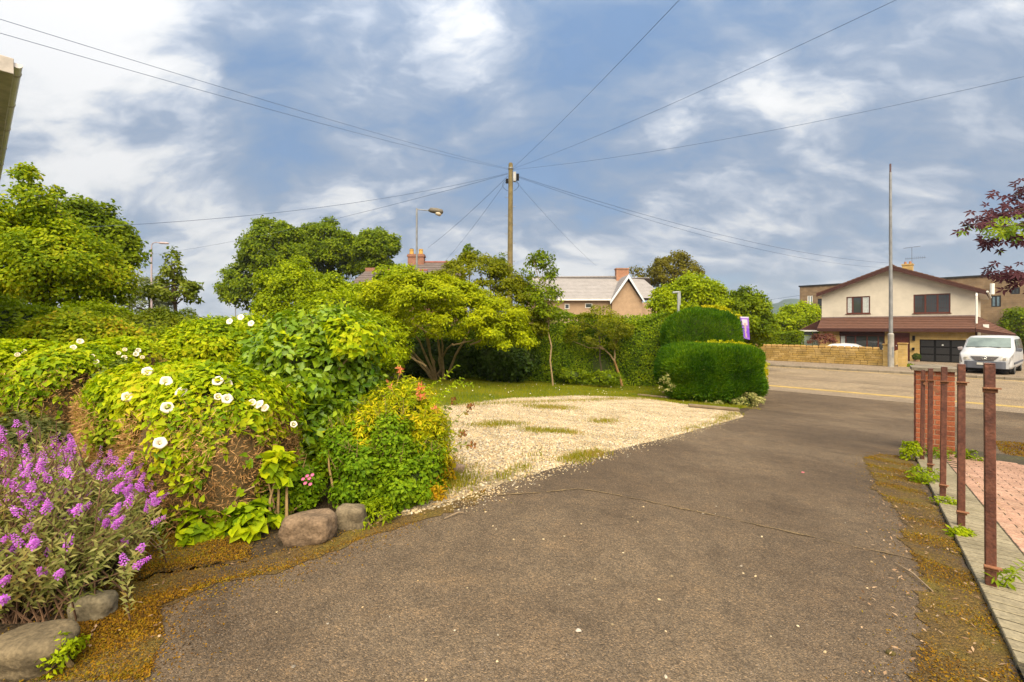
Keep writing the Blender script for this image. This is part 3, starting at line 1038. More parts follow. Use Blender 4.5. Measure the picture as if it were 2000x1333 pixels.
# ------------------------------------------------------------------ buildings
def tz_material(name, c1, c2, mortar, bw, bh, bump=.3, off=.5, ms=.012):
    """masonry courses in wall coordinates (t along the road, z up)"""
    m, t, b = pbase(name)
    geo = N(t, 'ShaderNodeNewGeometry')
    d1 = N(t, 'ShaderNodeVectorMath', operation='DOT_PRODUCT'); d1.inputs[1].default_value = (WX + NX, WY + NY, 0)
    t.links.new(geo.outputs['Position'], d1.inputs[0])
    sp_ = N(t, 'ShaderNodeSeparateXYZ'); t.links.new(geo.outputs['Position'], sp_.inputs[0])
    cb = N(t, 'ShaderNodeCombineXYZ'); t.links.new(d1.outputs['Value'], cb.inputs[0]); t.links.new(sp_.outputs[2], cb.inputs[1])
    br = N(t, 'ShaderNodeTexBrick', offset=off)
    br.inputs['Color1'].default_value = (*c1, 1); br.inputs['Color2'].default_value = (*c2, 1); br.inputs['Mortar'].default_value = (*mortar, 1)
    br.inputs['Scale'].default_value = 1; br.inputs['Brick Width'].default_value = bw; br.inputs['Row Height'].default_value = bh
    br.inputs['Mortar Size'].default_value = ms
    t.links.new(cb.outputs[0], br.inputs['Vector'])
    n = N(t, 'ShaderNodeTexNoise', i_Scale=2.5, i_Detail=5.0); t.links.new(geo.outputs['Position'], n.inputs['Vector'])
    f = ramp(t, n.outputs['Fac'], [(.3, (.8, .8, .8)), (.7, (1.2, 1.2, 1.2))])
    c = mixc(t, 1.0, br.outputs['Color'], f, 'MULTIPLY')
    t.links.new(c, b.inputs['Base Color']); b.inputs['Roughness'].default_value = .9
    bp = N(t, 'ShaderNodeBump', i_Strength=bump, i_Distance=.02)
    inv = math_n(t, 'SUBTRACT', 1.0, br.outputs['Fac']); t.links.new(inv, bp.inputs['Height']); t.links.new(bp.outputs[0], b.inputs['Normal'])
    return m


m_render = mat('cream_render', (.52, .465, .375), .9, .10, 1.5, .3, 90, .2)
m_ystone = tz_material('yellow_stone', (.42, .28, .09), (.36, .235, .075), (.40, .29, .13), .45, .15)
m_tile = mat('brown_roof_tile', (.10, .046, .030), .85, .15, 5, .2, 40)
m_barge = mat('dark_brown_board', (.050, .017, .012), .6, .12, 4)
m_wframe = mat('brown_window_frame', (.10, .03, .02), .45, .1, 4)
m_glass = glassmat('window_glass')
m_curtain = mat('net_curtain', (.42, .44, .42), .9, .25, 14)
m_white = mat('white_trim', (.62, .60, .55), .5, .08, 4)
m_black = mat('black_garage_paint', (.008, .0075, .008), .6, .1, 5, spec=.15)
m_dark = mat('dark_interior', (.02, .02, .022), .8, .2, 3)


def grid_wall(mb, t0, t1, z0, z1, s0, s1, holes):
    ts = sorted({t0, t1, *[h[0] for h in holes], *[h[1] for h in holes]})
    zs_ = sorted({z0, z1, *[h[2] for h in holes], *[h[3] for h in holes]})
    for a, b_ in zip(ts, ts[1:]):
        run = None
        for c, d in zip(zs_, zs_[1:]):
            mt, mz = (a + b_) / 2, (c + d) / 2
            solid = not any(h[0] < mt < h[1] and h[2] < mz < h[3] for h in holes)
            if solid:
                run = (run[0], d) if run else (c, d)
            if not solid and run:
                mb.box((a, s0, run[0]), (b_, s1, run[1]), HM); run = None
        if run: mb.box((a, s0, run[0]), (b_, s1, run[1]), HM)


def window(parent, t0, t1, z0, z1, s, cols_, fr, gl, fw=.07, curtains=(), sill=None, bars=()):
    """frame with panes let into an opening whose outer face is at s"""
    mb = MB()
    e = .002
    sa, sb = s + .03, s + .10
    mb.box((t0 + e, sa, z0 + e), (t1 - e, sb, z0 + fw), HM)
    mb.box((t0 + e, sa, z1 - fw), (t1 - e, sb, z1 - e), HM)
    mb.box((t0 + e, sa, z0 + fw), (t0 + fw, sb, z1 - fw), HM)
    mb.box((t1 - fw, sa, z0 + fw), (t1 - e, sb, z1 - fw), HM)
    edges = [t0 + fw] + [t0 + (t1 - t0) * c for c in cols_] + [t1 - fw]
    for c in edges[1:-1]:
        mb.box((c - fw * .65, sa + .002, z0 + fw), (c + fw * .65, sb - .002, z1 - fw), HM)
    f = mb.build('window', fr, parent)
    for i, (a, b_) in enumerate(zip(edges, edges[1:])):
        a2 = a + (fw * .65 if i else 0); b2 = b_ - (fw * .65 if i < len(edges) - 2 else 0)
        g_ = MB(); g_.box((a2, sb - .035, z0 + fw), (b2, sb - .025, z1 - fw), HM); g_.build('pane', gl, f)
        if i in curtains:
            c_ = MB()
            n = 9
            for k in range(n):
                x0 = a2 + (b2 - a2) * k / n; x1 = a2 + (b2 - a2) * (k + 1) / n
                c_.box((x0, sb - .040 - .004 * (k % 2), z0 + fw), (x1, sb - .037, z1 - fw), HM)
            c_.build('curtain', m_curtain, f)
        if i in bars:
            c_ = MB()
            for k in range(1, 4):
                x0 = a2 + (b2 - a2) * k / 4
                c_.box((x0 - .008, sb - .044, z0 + fw), (x0 + .008, sb - .038, z1 - fw), HM)
            for k in range(1, 4):
                zz = z0 + fw + (z1 - z0 - 2 * fw) * k / 4
                c_.box((a2, sb - .0445, zz - .008), (b2, sb - .0385, zz + .008), HM)
            c_.build('glazing_bar', m_barge, f)
    if sill:
        c_ = MB(); c_.box((t0 - .05, s - .06, z0 - .05), (t1 + .05, s + .028, z0 - .002), HM); c_.build('sill', sill, f)
    return f


SU, SL, SE = 42.0, 41.3, 40.75
house = empty('house', U(SL, T(1755, SL), .12), 'cream rendered house with brown low pitched gable roof across the road', 'house')
zc_ = lambda px, py, s: Zat(px, py, s)
tl, tr = T(1605, SU), T(1906, SU)
za = .12
zt = zc_(1755, 620.5, SU)
# upper wall with gable
apt = T(1740, 41.55); apz = zc_(1740, 518, 41.55)
etl, ezl = T(1595, 41.55), zc_(1595, 573, 41.55)
etr, ezr = T(1926, 41.55), zc_(1926, 567, 41.55)
slL = (apz - ezl) / (apt - etl); slR = (apz - ezr) / (etr - apt)
rz = lambda t: apz - (apt - t) * slL if t < apt else apz - (t - apt) * slR
w1 = (T(1653, SU), T(1699.5, SU), zc_(1676, 613, SU), zc_(1676, 579.5, SU))
w2 = (T(1784, SU), T(1856.5, SU), zc_(1820, 612, SU), zc_(1820, 574.5, SU))
mb = MB()
zmid = 4.62
for (ta, tb2, hole) in ((tl, w1[0], None), (w1[0], w1[1], w1), (w1[1], apt, None), (apt, w2[0], None), (w2[0], w2[1], w2), (w2[1], tr, None)):
    zb0 = zt - .9
    if hole:
        mb.box((ta, SU, zb0), (tb2, SU + .25, hole[2]), HM); zb0 = hole[3]
    mb.prism([HM @ Vector(p) for p in ((ta, SU, zb0), (tb2, SU, zb0), (tb2, SU, rz(tb2) - .16), (ta, SU, rz(ta) - .16))], HM.to_3x3() @ Vector((0, .25, 0)))
mb.box((tl, SU + .25, zt - .9), (tl + .25, SU + 8, rz(tl) - .2), HM)
mb.box((tr - .25, SU + .25, zt - .9), (tr, SU + 8, rz(tr) - .2), HM)
mb.box((tl, SU + 8, .12), (tr, SU + 8.25, zmid), HM)
mb.build('upper_wall', m_render, house)
mb = MB(); mb.box((tl + .3, SU + 1.2, .2), (tr - .3, SU + 1.3, 4.6), HM); mb.build('inner_wall', m_dark, house)
window(house, *w1, SU, (.27, .66), m_wframe, m_glass, .07, (0, 2), m_wframe)
window(house, *w2, SU, (.33, .66), m_wframe, m_glass, .07, (), m_wframe, (0, 1, 2))
# main roof: stepped tile courses
def course_roof(name, ra, rb, ea, eb, m, parent, pitch=.3, th=.05, lip=.03):
    """ra-rb ridge, ea-eb eave (world points)"""
    L = ((ea - ra).length + (eb - rb).length) / 2
    n = max(2, int(L / pitch))
    nr = (rb - ra).cross(ea - ra).normalized()
    if nr.z < 0: nr = -nr
    mb = MB()
    for i in range(n):
        a0, b0 = ra.lerp(ea, i / n), rb.lerp(eb, i / n)
        a1, b1 = ra.lerp(ea, (i + 1) / n), rb.lerp(eb, (i + 1) / n)
        mb.add([a0, b0, b1, a1, a0 + nr * th, b0 + nr * th, b1 + nr * (th + lip), a1 + nr * (th + lip)],
               [(0, 1, 2, 3), (7, 6, 5, 4), (0, 4, 5, 1), (1, 5, 6, 2), (2, 6, 7, 3), (3, 7, 4, 0)])
    return mb.build(name, m, parent)


hv = lambda t, s, z: HM @ Vector((t, s, z))
course_roof('roof', hv(apt, 41.5, apz - .06), hv(apt, 50.6, apz - .06), hv(etl, 41.5, ezl - .06), hv(etl, 50.6, ezl - .06), m_tile, house)
course_roof('roof', hv(apt, 41.5, apz - .06), hv(apt, 50.6, apz - .06), hv(etr, 41.5, ezr - .06), hv(etr, 50.6, ezr - .06), m_tile, house)
mb = MB(); mb.tube([hv(apt, 41.45, apz + .02), hv(apt, 50.6, apz + .02)], .09, 8); mb.build('ridge', m_tile, house)
for (t_, z_) in ((etl, ezl), (etr, ezr)):
    mb = MB(); h = .26
    mb.prism([hv(apt, 41.44, apz - .08), hv(apt, 41.44, apz - .08 - h), hv(t_, 41.44, z_ - .08 - h * .8), hv(t_, 41.44, z_ - .08)], HM.to_3x3() @ Vector((0, .05, 0)))
    mb.build('bargeboard', m_barge, house)
mb = MB(); mb.box((tr + .01, 41.55, ezr - .22), (etr - .02, 50.4, ezr - .19), HM); mb.box((etl + .02, 41.55, ezl - .22), (tl - .01, 50.4, ezl - .19), HM)
mb.build('soffit', m_white, house)
mb = MB(); mb.tube([hv(etr + .06, 41.4, ezr - .1), hv(etr + .06, 50.4, ezr - .1)], .06, 8); mb.build('gutter', m_white, house)
# chimney and aerial
ct = T(1773, 46); czt = zc_(1773, 516.5, 46)
ch = MB(); ch.box((ct - .3, 45.7, rz(ct) - .4), (ct + .3, 46.3, czt - .1), HM); ch.box((ct - .34, 45.66, czt - .1), (ct + .34, 46.34, czt), HM)
cho = ch.build('chimney', m_ystone, house)
for dx in (-.14, .14):
    mb = MB(); mb.tube([hv(ct + dx, 46, czt - .01), hv(ct + dx, 46, czt + .2)], [.09, .07], 10); mb.build('chimney_pot', mat('clay_pot', (.3, .14, .07), .85), cho)
at = T(1781, 46.2); az = zc_(1781, 484, 46.2)
mb = MB()
mb.tube([hv(at, 46.2, rz(at) - .1), hv(at, 46.2, az)], .014, 6)
mb.tube([hv(at - .5, 46.2, az), hv(at + .5, 46.2, az + .05)], .012, 5)
for k in range(8): mb.tube([hv(at - .45 + k * .13, 46.2 - .2, az + .01), hv(at - .45 + k * .13, 46.2 + .2, az + .01)], .007, 4)
zb_ = zc_(1781, 505, 46.2)
mb.tube([hv(at - .4, 46.2, zb_), hv(at + .8, 46.2, zb_ - .02)], .012, 5)
for k in range(10): mb.tube([hv(at - .35 + k * .12, 46.2, zb_ - .12), hv(at - .35 + k * .12, 46.2, zb_ + .12)], .006, 4)
mb.build('aerial', mat('aerial_metal', (.12, .12, .13), .5, metal=.6), cho)
# ground floor
gd = (T(1796, SL), T(1888.5, SL), .12, zc_(1842, 664, SL))
dr = (T(1746, SL), T(1777, SL), .12, zc_(1762, 650, SL))
gw = (T(1640, SL), T(1728, SL), zc_(1684, 690, SL), zc_(1684, 643.5, SL) - .02)
glt, grt = T(1601, SL), T(1906, SL)
ze_ = zc_(1755, 643, SE)
ztop = ze_ + .05
mb = MB(); grid_wall(mb, glt, grt, .10, ztop, SL, SL + .25, [gd, dr, gw])
mb.box((glt, SL + .25, .1), (glt + .25, SU + 8, ztop), HM)
mb.build('wall', m_ystone, house)
gwf = window(house, gw[0], gw[1], gw[2], gw[3] - .42, SL, (.14, .36, .62, .86), m_wframe, m_glass, .06, (0,), m_wframe)
mb = MB(); mb.box((gw[0] + .01, SL - .12, gw[3] - .42), (gw[1] - .01, SL + .1, gw[3] - .003), HM); mb.build('window_hood', m_barge, gwf)
for k in range(5):
    tt = gw[0] + .5 + k * .52
    mb = MB(); mb.tube([hv(tt, SL + .05, gw[2] + .06), hv(tt, SL + .05, gw[2] + .22), hv(tt, SL + .05, gw[2] + .38), hv(tt, SL + .05, gw[2] + .46)], [.05, .09, .07, .01], 8)
    mb.build('ornament', mat('ornament_%d' % (k % 2), ((.45, .38, .3), (.2, .4, .38))[k % 2], .5), gwf)
# front door
mb = MB(); mb.box((dr[0] + .002, SL + .10, .12), (dr[1] - .002, SL + .15, dr[3] - .002), HM)
do = mb.build('door', mat('red_brown_door', (.11, .028, .018), .4), house)
for (a, b_, c, d) in ((.12, .46, .1, .45), (.54, .88, .1, .45), (.12, .46, .52, .9), (.54, .88, .52, .9)):
    w_, h_ = dr[1] - dr[0], dr[3] - dr[2]
    mb = MB(); mb.box((dr[0] + a * w_, SL + .085, .12 + c * h_), (dr[0] + b_ * w_, SL + .0995, .12 + d * h_), HM); mb.build('door_panel', mat('red_brown_door', (1, 1, 1)), do)
mb = MB(); mb.tube([hv(dr[0] + .12, SL + .05, 1.15), hv(dr[0] + .12, SL + .099, 1.15)], .03, 8); mb.build('handle', m_white, do)
# garage door with three columns of panels
gw_, gh_ = gd[1] - gd[0], gd[3] - gd[2]
mb = MB(); mb.box((gd[0] + .002, SL + .12, .12), (gd[1] - .002, SL + .17, gd[3] - .002), HM); ga = mb.build('garage_door', m_black, house)
for cx in range(3):
    for rz_ in range(3):
        a = gd[0] + gw_ * (cx + .08) / 3; b_ = gd[0] + gw_ * (cx + .92) / 3
        c = .12 + gh_ * (rz_ + .08) / 3; d = .12 + gh_ * (rz_ + .9) / 3; m_pan = mat('garage_panel_lightened', (.022, .021, .021), .45, .1, 5, spec=.4)  # panels tinted lighter than the door, painting in the relief light would show
        mb = MB(); mb.box((a, SL + .105, c), (b_, SL + .1195, d), HM); mb.box((a + .07, SL + .095, c + .07), (b_ - .07, SL + .1048, d - .07), HM)
        mb.build('panel', m_pan, ga)
mb = MB(); mb.tube([hv(gd[0] + gw_ * .5, SL + .06, 1.25), hv(gd[0] + gw_ * .5, SL + .094, 1.25)], .05, 10); mb.build('handle', m_white, ga)
# lantern and letter plate
for (px, py) in ((1785, 661), (1784, 682)):
    t_ = T(px, SL); z_ = zc_(px, py, SL)
    mb = MB(); h = .17 if py < 670 else .09
    mb.box((t_ - .07, SL - .16, z_ - h), (t_ + .07, SL - .04, z_ + h), HM); mb.box((t_ - .03, SL - .04, z_ - .03), (t_ + .03, SL - .002, z_ + .03), HM)
    mb.build('wall_lantern' if py < 670 else 'wall_box', m_black, house)
# pent roof over ground floor, with hip to the right over the lean-to
pl_ = T(1596, SE); pr_ = T(1905, SE)
course_roof('pent_roof', hv(tl - .02, SU - .01, zt + .02), hv(tr, SU - .01, zt + .02), hv(pl_, SE, ze_), hv(pr_, SE, ze_), m_tile, house, .2, .03, .025)
mb = MB(); mb.box((pl_, SE - .03, ze_ - .19), (pr_, SE + .0, ze_ + .03), HM); mb.build('fascia', m_barge, house)
mb = MB(); mb.box((pl_ + .05, SE + .002, ze_ - .17), (pr_ - .05, SL - .002, ze_ - .15), HM); mb.build('canopy_soffit', m_barge, house)
mb = MB(); mb.tube([hv(tl, SU - .04, zt + .05), hv(tr, SU - .04, zt + .05)], .05, 6); mb.build('flashing', mat('lead', (.16, .12, .11), .6), house)
# lean-to to the right
lt = T(1979, 41.6)
zlt = zc_(1979, 655, 41.0)
mb = MB()
course_roof('side_roof', hv(tr + .02, SU, zt), hv(tr + .02, 49, zt), hv(lt + .1, SU, zlt), hv(lt + .1, 49, zlt), m_tile, house, .2, .03, .025)
course_roof('side_roof', hv(tr + .01, SU, zt), hv(tr + .03, SU, zt), hv(pr_ + .02, SE, ze_), hv(lt + .1, SE + .2, zlt), m_tile, house, .2, .03, .025)
mb.prism([hv(pr_ + .02, SE - .02, ze_ + .02), hv(lt + .1, SE + .17, zlt + .03), hv(lt + .1, SE + .17, zlt - .17), hv(pr_ + .02, SE - .02, ze_ - .18)], HM.to_3x3() @ Vector((0, .03, 0)))
mb.build('fascia', m_barge, house)
mb = MB(); mb.box((grt + .002, SL + .004, .1), (lt - .12, SL + .25, zlt - .05), HM); mb.box((lt - .37, SL + .25, .1), (lt - .12, 49, zlt - .06), HM)
mb.build('side_wall', m_ystone, house)
# downpipe, satellite box on side roof
tp = T(1907.5, 41.5)
mb = MB(); mb.tube([hv(tp, 41.62, ezr - .12), hv(tp, 41.3, ezr - .35), hv(tp, 41.3, ze_ + .25)], .055, 8); mb.build('downpipe', m_white, house)
mb = MB(); mb.tube([hv(tp, 41.0, ze_ + .1), hv(tp, 41.1, .15)], .05, 8); mb.build('downpipe', m_barge, house)
ts_, zs2 = T(1926, 41.2), zc_(1926, 638, 41.2)
mb = MB(); mb.tube([hv(ts_, 41.3, zs2 - .35), hv(ts_, 41.15, zs2)], .02, 6); mb.box((ts_ - .13, 41.05, zs2 - .13), (ts_ + .13, 41.12, zs2 + .13), HM); mb.build('satellite_dish', m_white, house)
# conservatory at the left end
ca, cb_ = T(1567, 42.2), T(1600, 42.2)
zce, zcr = zc_(1567, 645, 42.2), zc_(1600, 627, 42.2)
cons = MB()
course_roof('conservatory_roof', hv(cb_ - .0, 42.2, zcr), hv(cb_ - .0, 46, zcr), hv(ca - .1, 42.0, zce), hv(ca - .1, 46, zce), m_tile, house, .22, .03, .02)
cons.box((ca - .1, 41.95, zce - .12), (cb_, 42.0, zce), HM)
cons.box((ca, 42.02, .12), (ca + .09, 42.12, zce - .12), HM); 
cm = cons.build('conservatory_frame', m_white, house)
mb = MB(); mb.prism([hv(ca - .08, 42.0, zce), hv(cb_, 42.0, zce), hv(cb_, 42.0, zcr)], HM.to_3x3() @ Vector((0, .06, 0))); mb.build('conservatory_gable', m_barge, house)
for k in range(2):
    a = ca + .1 + k * (cb_ - ca - .1) * .62; b_ = a + (cb_ - ca - .1) * (.58 if k == 0 else .34)
    mb = MB(); mb.box((a, 42.06, .9), (b_, 42.07, zce - .45), HM); mb.build('pane', mat('pale_glass', (.16, .19, .15), .15, .5, 3, spec=.6), house)
    mb = MB(); mb.box((a, 42.06, zce - .4), (b_, 42.07, zce - .14), HM); mb.build('pane', m_glass, house)
mb = MB(); mb.box((ca + .1, 42.05, .12), (cb_, 42.2, .88), HM); mb.build('low_wall', m_ystone, house)

# ------------------------------------------------------------------ garden wall across the road
m_wst = pieces_mat('wall_stone', [(.30, .19, .05), (.34, .22, .065), (.27, .17, .05), (.37, .25, .09), (.29, .19, .07)], .9, 30, .6)
m_cop = pieces_mat('coping_stone_mat', [(.27, .16, .045), (.31, .19, .06), (.24, .14, .04)], .9, 30, .6)
wall = empty('garden_wall', U(34.8, T(1600, 34.8), .12), 'low yellow stone garden wall with rounded coping along the far pavement', 'wall')
wt0, wt1 = T(1474, 34.75), T(1724, 34.75)
wtop = lambda t: np.interp(t, [wt0, wt1], [Zat(1484, 673, 34.75), Zat(1722, 679.5, 34.75)])
mb = MB(); mb.box((wt0, 34.81, .0), (wt1, 35.0, 1.0), HM); mb.build('mortar_core', m_mortar, wall)
st_me = {}
for L_ in (.24, .36, .48):
    mb = MB(); mb.box((-L_ / 2 + .006, 0, .006), (L_ / 2 - .006, .07, .132), HM); o = mb.build('stone', m_wst, bevel=.012)
    st_me[L_] = o.data; bpy.data.objects.remove(o)
zz = .12; rowi = 0
pinv = Matrix.Translation(wall.location).inverted()
H_ = wtop((wt0 + wt1) / 2) - .13
nrow = 7
rh = (H_ - .12) / nrow
cnt = 0
for r_ in range(nrow):
    t_ = wt0 + prnd.uniform(-.2, 0)
    while t_ < wt1 - .05:
        L_ = prnd.choice((.36, .48, .48))
        if cnt < 296:
            o = link('stone', st_me[L_], None, wall, False); o.matrix_parent_inverse = pinv
            o.location = U(34.75 + prnd.uniform(-.012, .012), t_ + L_ / 2, .12 + r_ * rh); o.scale = (1, 1, rh / .138)
            cnt += 1
        t_ += L_
mb = MB(); 
cop = []
t_ = wt0
mbc = MB(); mbc.tube([HM @ Vector((.006, 0, 0)), HM @ Vector((.05, 0, .01)), HM @ Vector((.3, 0, .012)), HM @ Vector((.344, 0, 0))], [.06, .12, .12, .06], 8)
oc = mbc.build('coping_stone', m_cop); cme = oc.data; bpy.data.objects.remove(oc)
while t_ < wt1 - .2:
    o = link('coping_stone', cme, None, wall, False); o.matrix_parent_inverse = pinv
    o.location = U(34.87, t_, float(wtop(t_)) - .10 + prnd.uniform(-.012, .012)); t_ += .35
print('stones', cnt)


def pier(px0, px1, ytop, s, lab, name='gate_pier', depth=.4):
    a, b_ = T(px0, s), T(px1, s); zt_ = Zat(px0, ytop, s)
    e_ = empty(name, U(s + depth / 2, (a + b_) / 2, .12), lab, 'pier', 'yellow stone piers of the far garden wall')
    mb = MB(); mb.box((a, s, .1), (b_, s + depth, zt_ - .08), HM); mb.build('shaft', m_ystone, e_)
    mb = MB(); mb.box((a - .04, s - .04, zt_ - .08), (b_ + .04, s + depth + .04, zt_), HM); mb.build('cap', m_cop, e_, bevel=.015)


pier(1724.5, 1735, 672, 34.65, 'yellow stone pier ending the long garden wall, left of the tall bare pole')
pier(1754, 1771, 670, 34.9, 'yellow stone pier in front of the front door, right of the tall bare pole')
mb = MB()
a = U(35.0, T(1743, 35.0), 0); b_ = U(37.2, T(1757, 37.2), 0)
mb.prism([Vector((a.x, a.y, .1)), Vector((b_.x, b_.y, .1)), Vector((b_.x, b_.y, Zat(1757, 683, 37.2))), Vector((a.x, a.y, Zat(1743, 687, 35.0)))], Vector((.22, .2, 0)))
tag(mb.build('side_wall', m_ystone), 'short sloping yellow stone wall running in between the two piers', 'wall')

# ------------------------------------------------------------------ big brown building behind the house
m_bb = tz_material('brown_brickwork', (.155, .10, .055), (.19, .125, .068), (.18, .135, .085), .6, .2)
bb = empty('brown_brick_building', U(64, T(1700, 64), 0), 'long flat topped brown brick building rising behind the cream house', 'building')
s_ = 62
la, lb, ra_, rb_ = T(1562, s_), T(1640, s_), T(1640, s_), T(2130, s_)
zl_ = Zat(1562, 561, s_); zr1 = Zat(1862, 544, s_); zr2 = Zat(2000, 533, s_)
wl1 = (T(1577, s_), T(1587.5, s_), Zat(1580, 612, s_), Zat(1580, 578, s_)); wl2 = (T(1597, s_), T(1606, s_), Zat(1600, 604, s_), Zat(1600, 584, s_))
wr = [(T(1936, s_), T(1955, s_), Zat(1940, 600, s_), Zat(1940, 578, s_)), (T(1975, s_), T(1992, s_), Zat(1980, 575, s_), Zat(1980, 562, s_)), (T(1886, s_), T(1900, s_), Zat(1890, 600, s_), Zat(1890, 580, s_))]
mb = MB(); grid_wall(mb, la, lb, 0, zl_, s_, s_ + .4, [wl1, wl2]); grid_wall(mb, ra_ + .001, rb_, 0, min(zr1, zr2), s_, s_ + .4, wr)
mb.box((la, s_ + .4, 0), (la + .4, s_ + 20, zl_), HM)
mb.build('wall', m_bb, bb)
zr_ = min(zr1, zr2)
mb = MB(); mb.box((la - .1, s_ - .1, zl_), (lb, s_ + 19.8, zl_ + .15), HM); mb.box((ra_, s_ - .12, zr_ - .003), (rb_, s_ + 19.8, zr_ + .15), HM)
mb.build('parapet', m_dark, bb)
for w_ in (wl1, wl2, *wr): window(bb, *w_, s_, (.5,), m_white if w_ is wl1 else m_dark, mat('sky_glass', (.12, .17, .2), .1, spec=.9) if w_ in (wl1, wr[0]) else m_glass, .09)
mb = MB(); tw = T(1938, s_ - .5); mb.tube([hv(tw, s_ - .5, Zat(1938, 576, s_)), hv(tw, s_ - .5, Zat(1938, 555, s_))], .16, 8); mb.build('flue', m_white, bb)

# ------------------------------------------------------------------ bungalow with grey roof
m_slate = mat('grey_slate', (.24, .22, .21), .6, .12, 2, .2, 30)
m_beige = mat('beige_roughcast', (.31, .21, .13), .9, .12, 3, .5, 50)
m_wbarge = mat('pale_blue_white_board', (.48, .52, .55), .5, .05, 3)
bun = empty('bungalow', Vector((9, 44, .5)), 'low house with pale grey slate roof and white edged gable behind the hedge', 'house')
Yf, Yr = 42.0, 45.5
A0 = P(1030, 584, Yf); A1 = P(1197, 584, Yf); R0 = P(1030, 547, Yr); R1 = P(1214, 540, Yr); R0.z = R1.z = (R0.z + R1.z) / 2 
A0.z = A1.z
course_roof('roof', R0, R1, A0, A1, m_slate, bun, .28, .03, .02)
mb = MB(); mb.tube([R0 + Vector((0, 0, .05)), P(1222, 541, Yr - .3)], .09, 6); mb.build('ridge', mat('ridge_tile', (.19, .17, .16), .8), bun)
course_roof('roof', R0, R1 + Vector((2.8, 0, 0)), R0 + Vector((0, 4, -2)), R1 + Vector((4.5, 4, -2)), m_slate, bun)
B0 = P(1262, 556, Yr); 
course_roof('roof', P(1232, 545, Yr), P(1258, 547, Yr), P(1240, 583, Yf + .6), P(1300, 583, Yf + .6), m_slate, bun, .28, .03, .02)
mb = MB(); z0 = 0
mb.box((A0.x, Yf + .35, .3), (A1.x, Yf + .6, A1.z - .08)); mb.box((A1.x - .002, Yf + .3, .3), (P(1256, 600, Yf).x, Yf + .6, A1.z - .1))
gx0, gx1 = P(1197, 0, Yf - .3).x, P(1256, 0, Yf - .3).x; ax_ = P(1228, 0, Yf - .3).x; zax = P(0, 548, Yf - .3).z; zft = P(0, 588, Yf - .3).z
mb.prism([Vector((gx0, Yf + .05, .3)), Vector((gx1, Yf + .05, .3)), Vector((gx1, Yf + .05, zft)), Vector((ax_, Yf + .05, zax)), Vector((gx0, Yf + .05, zft))], Vector((0, .24, 0)))
mb.box((P(1030, 0, Yf).x, Yf + .7, .3), (P(1290, 0, Yf).x, Yf + 7, A1.z - .3))
mb.build('wall', m_beige, bun)
for (xa, ya) in ((1192, 589), (1259, 587)):
    p0 = P(1228, 536, Yf - .35); p1 = P(xa, ya, Yf - .35)
    mb = MB(); mb.prism([p0, p1, p1 + Vector((0, 0, -.26)), p0 + Vector((0, 0, -.36))], Vector((0, .08, 0))); mb.build('bargeboard', m_wbarge, bun)
    q0 = p0 + Vector((0, .0, 0)); q1 = p1.copy()
    course_roof('roof', p0 + Vector((0, .05, -.03)), p0 + Vector((0, 3.0, -.03)), p1 + Vector((0, .05, -.03)), p1 + Vector((0, 3.0, -.03)), m_slate, bun, .28, .02, .015)
mb = MB(); mb.box((A0.x, Yf - .12, A1.z - .16), (A1.x, Yf - .02, A1.z - .0)); mb.build('gutter', m_white, bun)
for (xa, xb, y0_, y1_) in ((1103, 1112, 594, 604), (1143, 1157, 593, 602)):
    a = P(xa, y1_, Yf + .3); b_ = P(xb, y0_, Yf + .3)
    mb = MB(); mb.box((a.x, Yf + .30, a.z), (b_.x, Yf + .349, b_.z)); f_ = mb.build('window', m_white, bun)
    mb = MB(); mb.box((a.x + .06, Yf + .285, a.z + .06), (b_.x - .06, Yf + .299, b_.z - .06)); mb.build('pane', m_glass, f_)
# chimney of small bricks with lead flashing
c1_, c2_ = P(1204, 558, Yr - .6), P(1228, 524, Yr - .6)
mb = MB(); mb.box((c1_.x, Yr - .6, c1_.z), (c2_.x, Yr + .1, c2_.z - .12)); mb.box((c1_.x - .05, Yr - .65, c2_.z - .12), (c2_.x + .05, Yr + .15, c2_.z))
mb.build('chimney', tz_material('orange_brickwork', (.25, .085, .04), (.30, .105, .045), (.30, .21, .14), .22, .075), bun)

# ------------------------------------------------------------------ red roofed house with chimney pots
m_rbrick = tz_material('red_brickwork', (.18, .05, .03), (.23, .07, .04), (.24, .17, .11), .22, .075)
m_dslate = mat('dark_slate', (.11, .085, .075), .8, .2, 3)
m_redr = mat('red_ridge', (.22, .075, .05), .8, .15, 5)
ob = empty('old_house', Vector((-8, 42, .3)), 'old house with tall red chimney and yellow pots mostly hidden by the shrubs', 'house')
Yo = 40
r0, r1 = P(822, 514, Yo), P(905, 507, Yo); r1.z = r0.z
e0, e1 = P(800, 570, Yo - 3), P(905, 570, Yo - 3)
course_roof('roof', r0 + Vector((-.6, 0, 0)), r1, Vector((r0.x - 1.4, Yo - 3.5, r0.z - 2.6)), Vector((r1.x, Yo - 3.5, r0.z - 2.6)), m_dslate, ob)
course_roof('roof', r0 + Vector((-.6, 0, 0)), r1, Vector((r0.x - 1.4, Yo + 3.5, r0.z - 2.6)), Vector((r1.x, Yo + 3.5, r0.z - 2.6)), m_dslate, ob)
mb = MB(); mb.tube([r0 + Vector((-.7, 0, .06)), r1 + Vector((0, 0, .06))], .1, 6); mb.build('ridge', m_redr, ob)
ca_, cb2 = P(798, 545, Yo), P(829, 503, Yo)
mb = MB(); mb.box((ca_.x, Yo - .35, ca_.z - 1), (cb2.x, Yo + .35, cb2.z)); mb.box((ca_.x - .06, Yo - .41, cb2.z), (cb2.x + .06, Yo + .41, cb2.z + .14)); mb.box((ca_.x - .02, Yo - .37, cb2.z + .14), (cb2.x + .02, Yo + .37, cb2.z + .24))
co = mb.build('chimney', m_rbrick, ob)
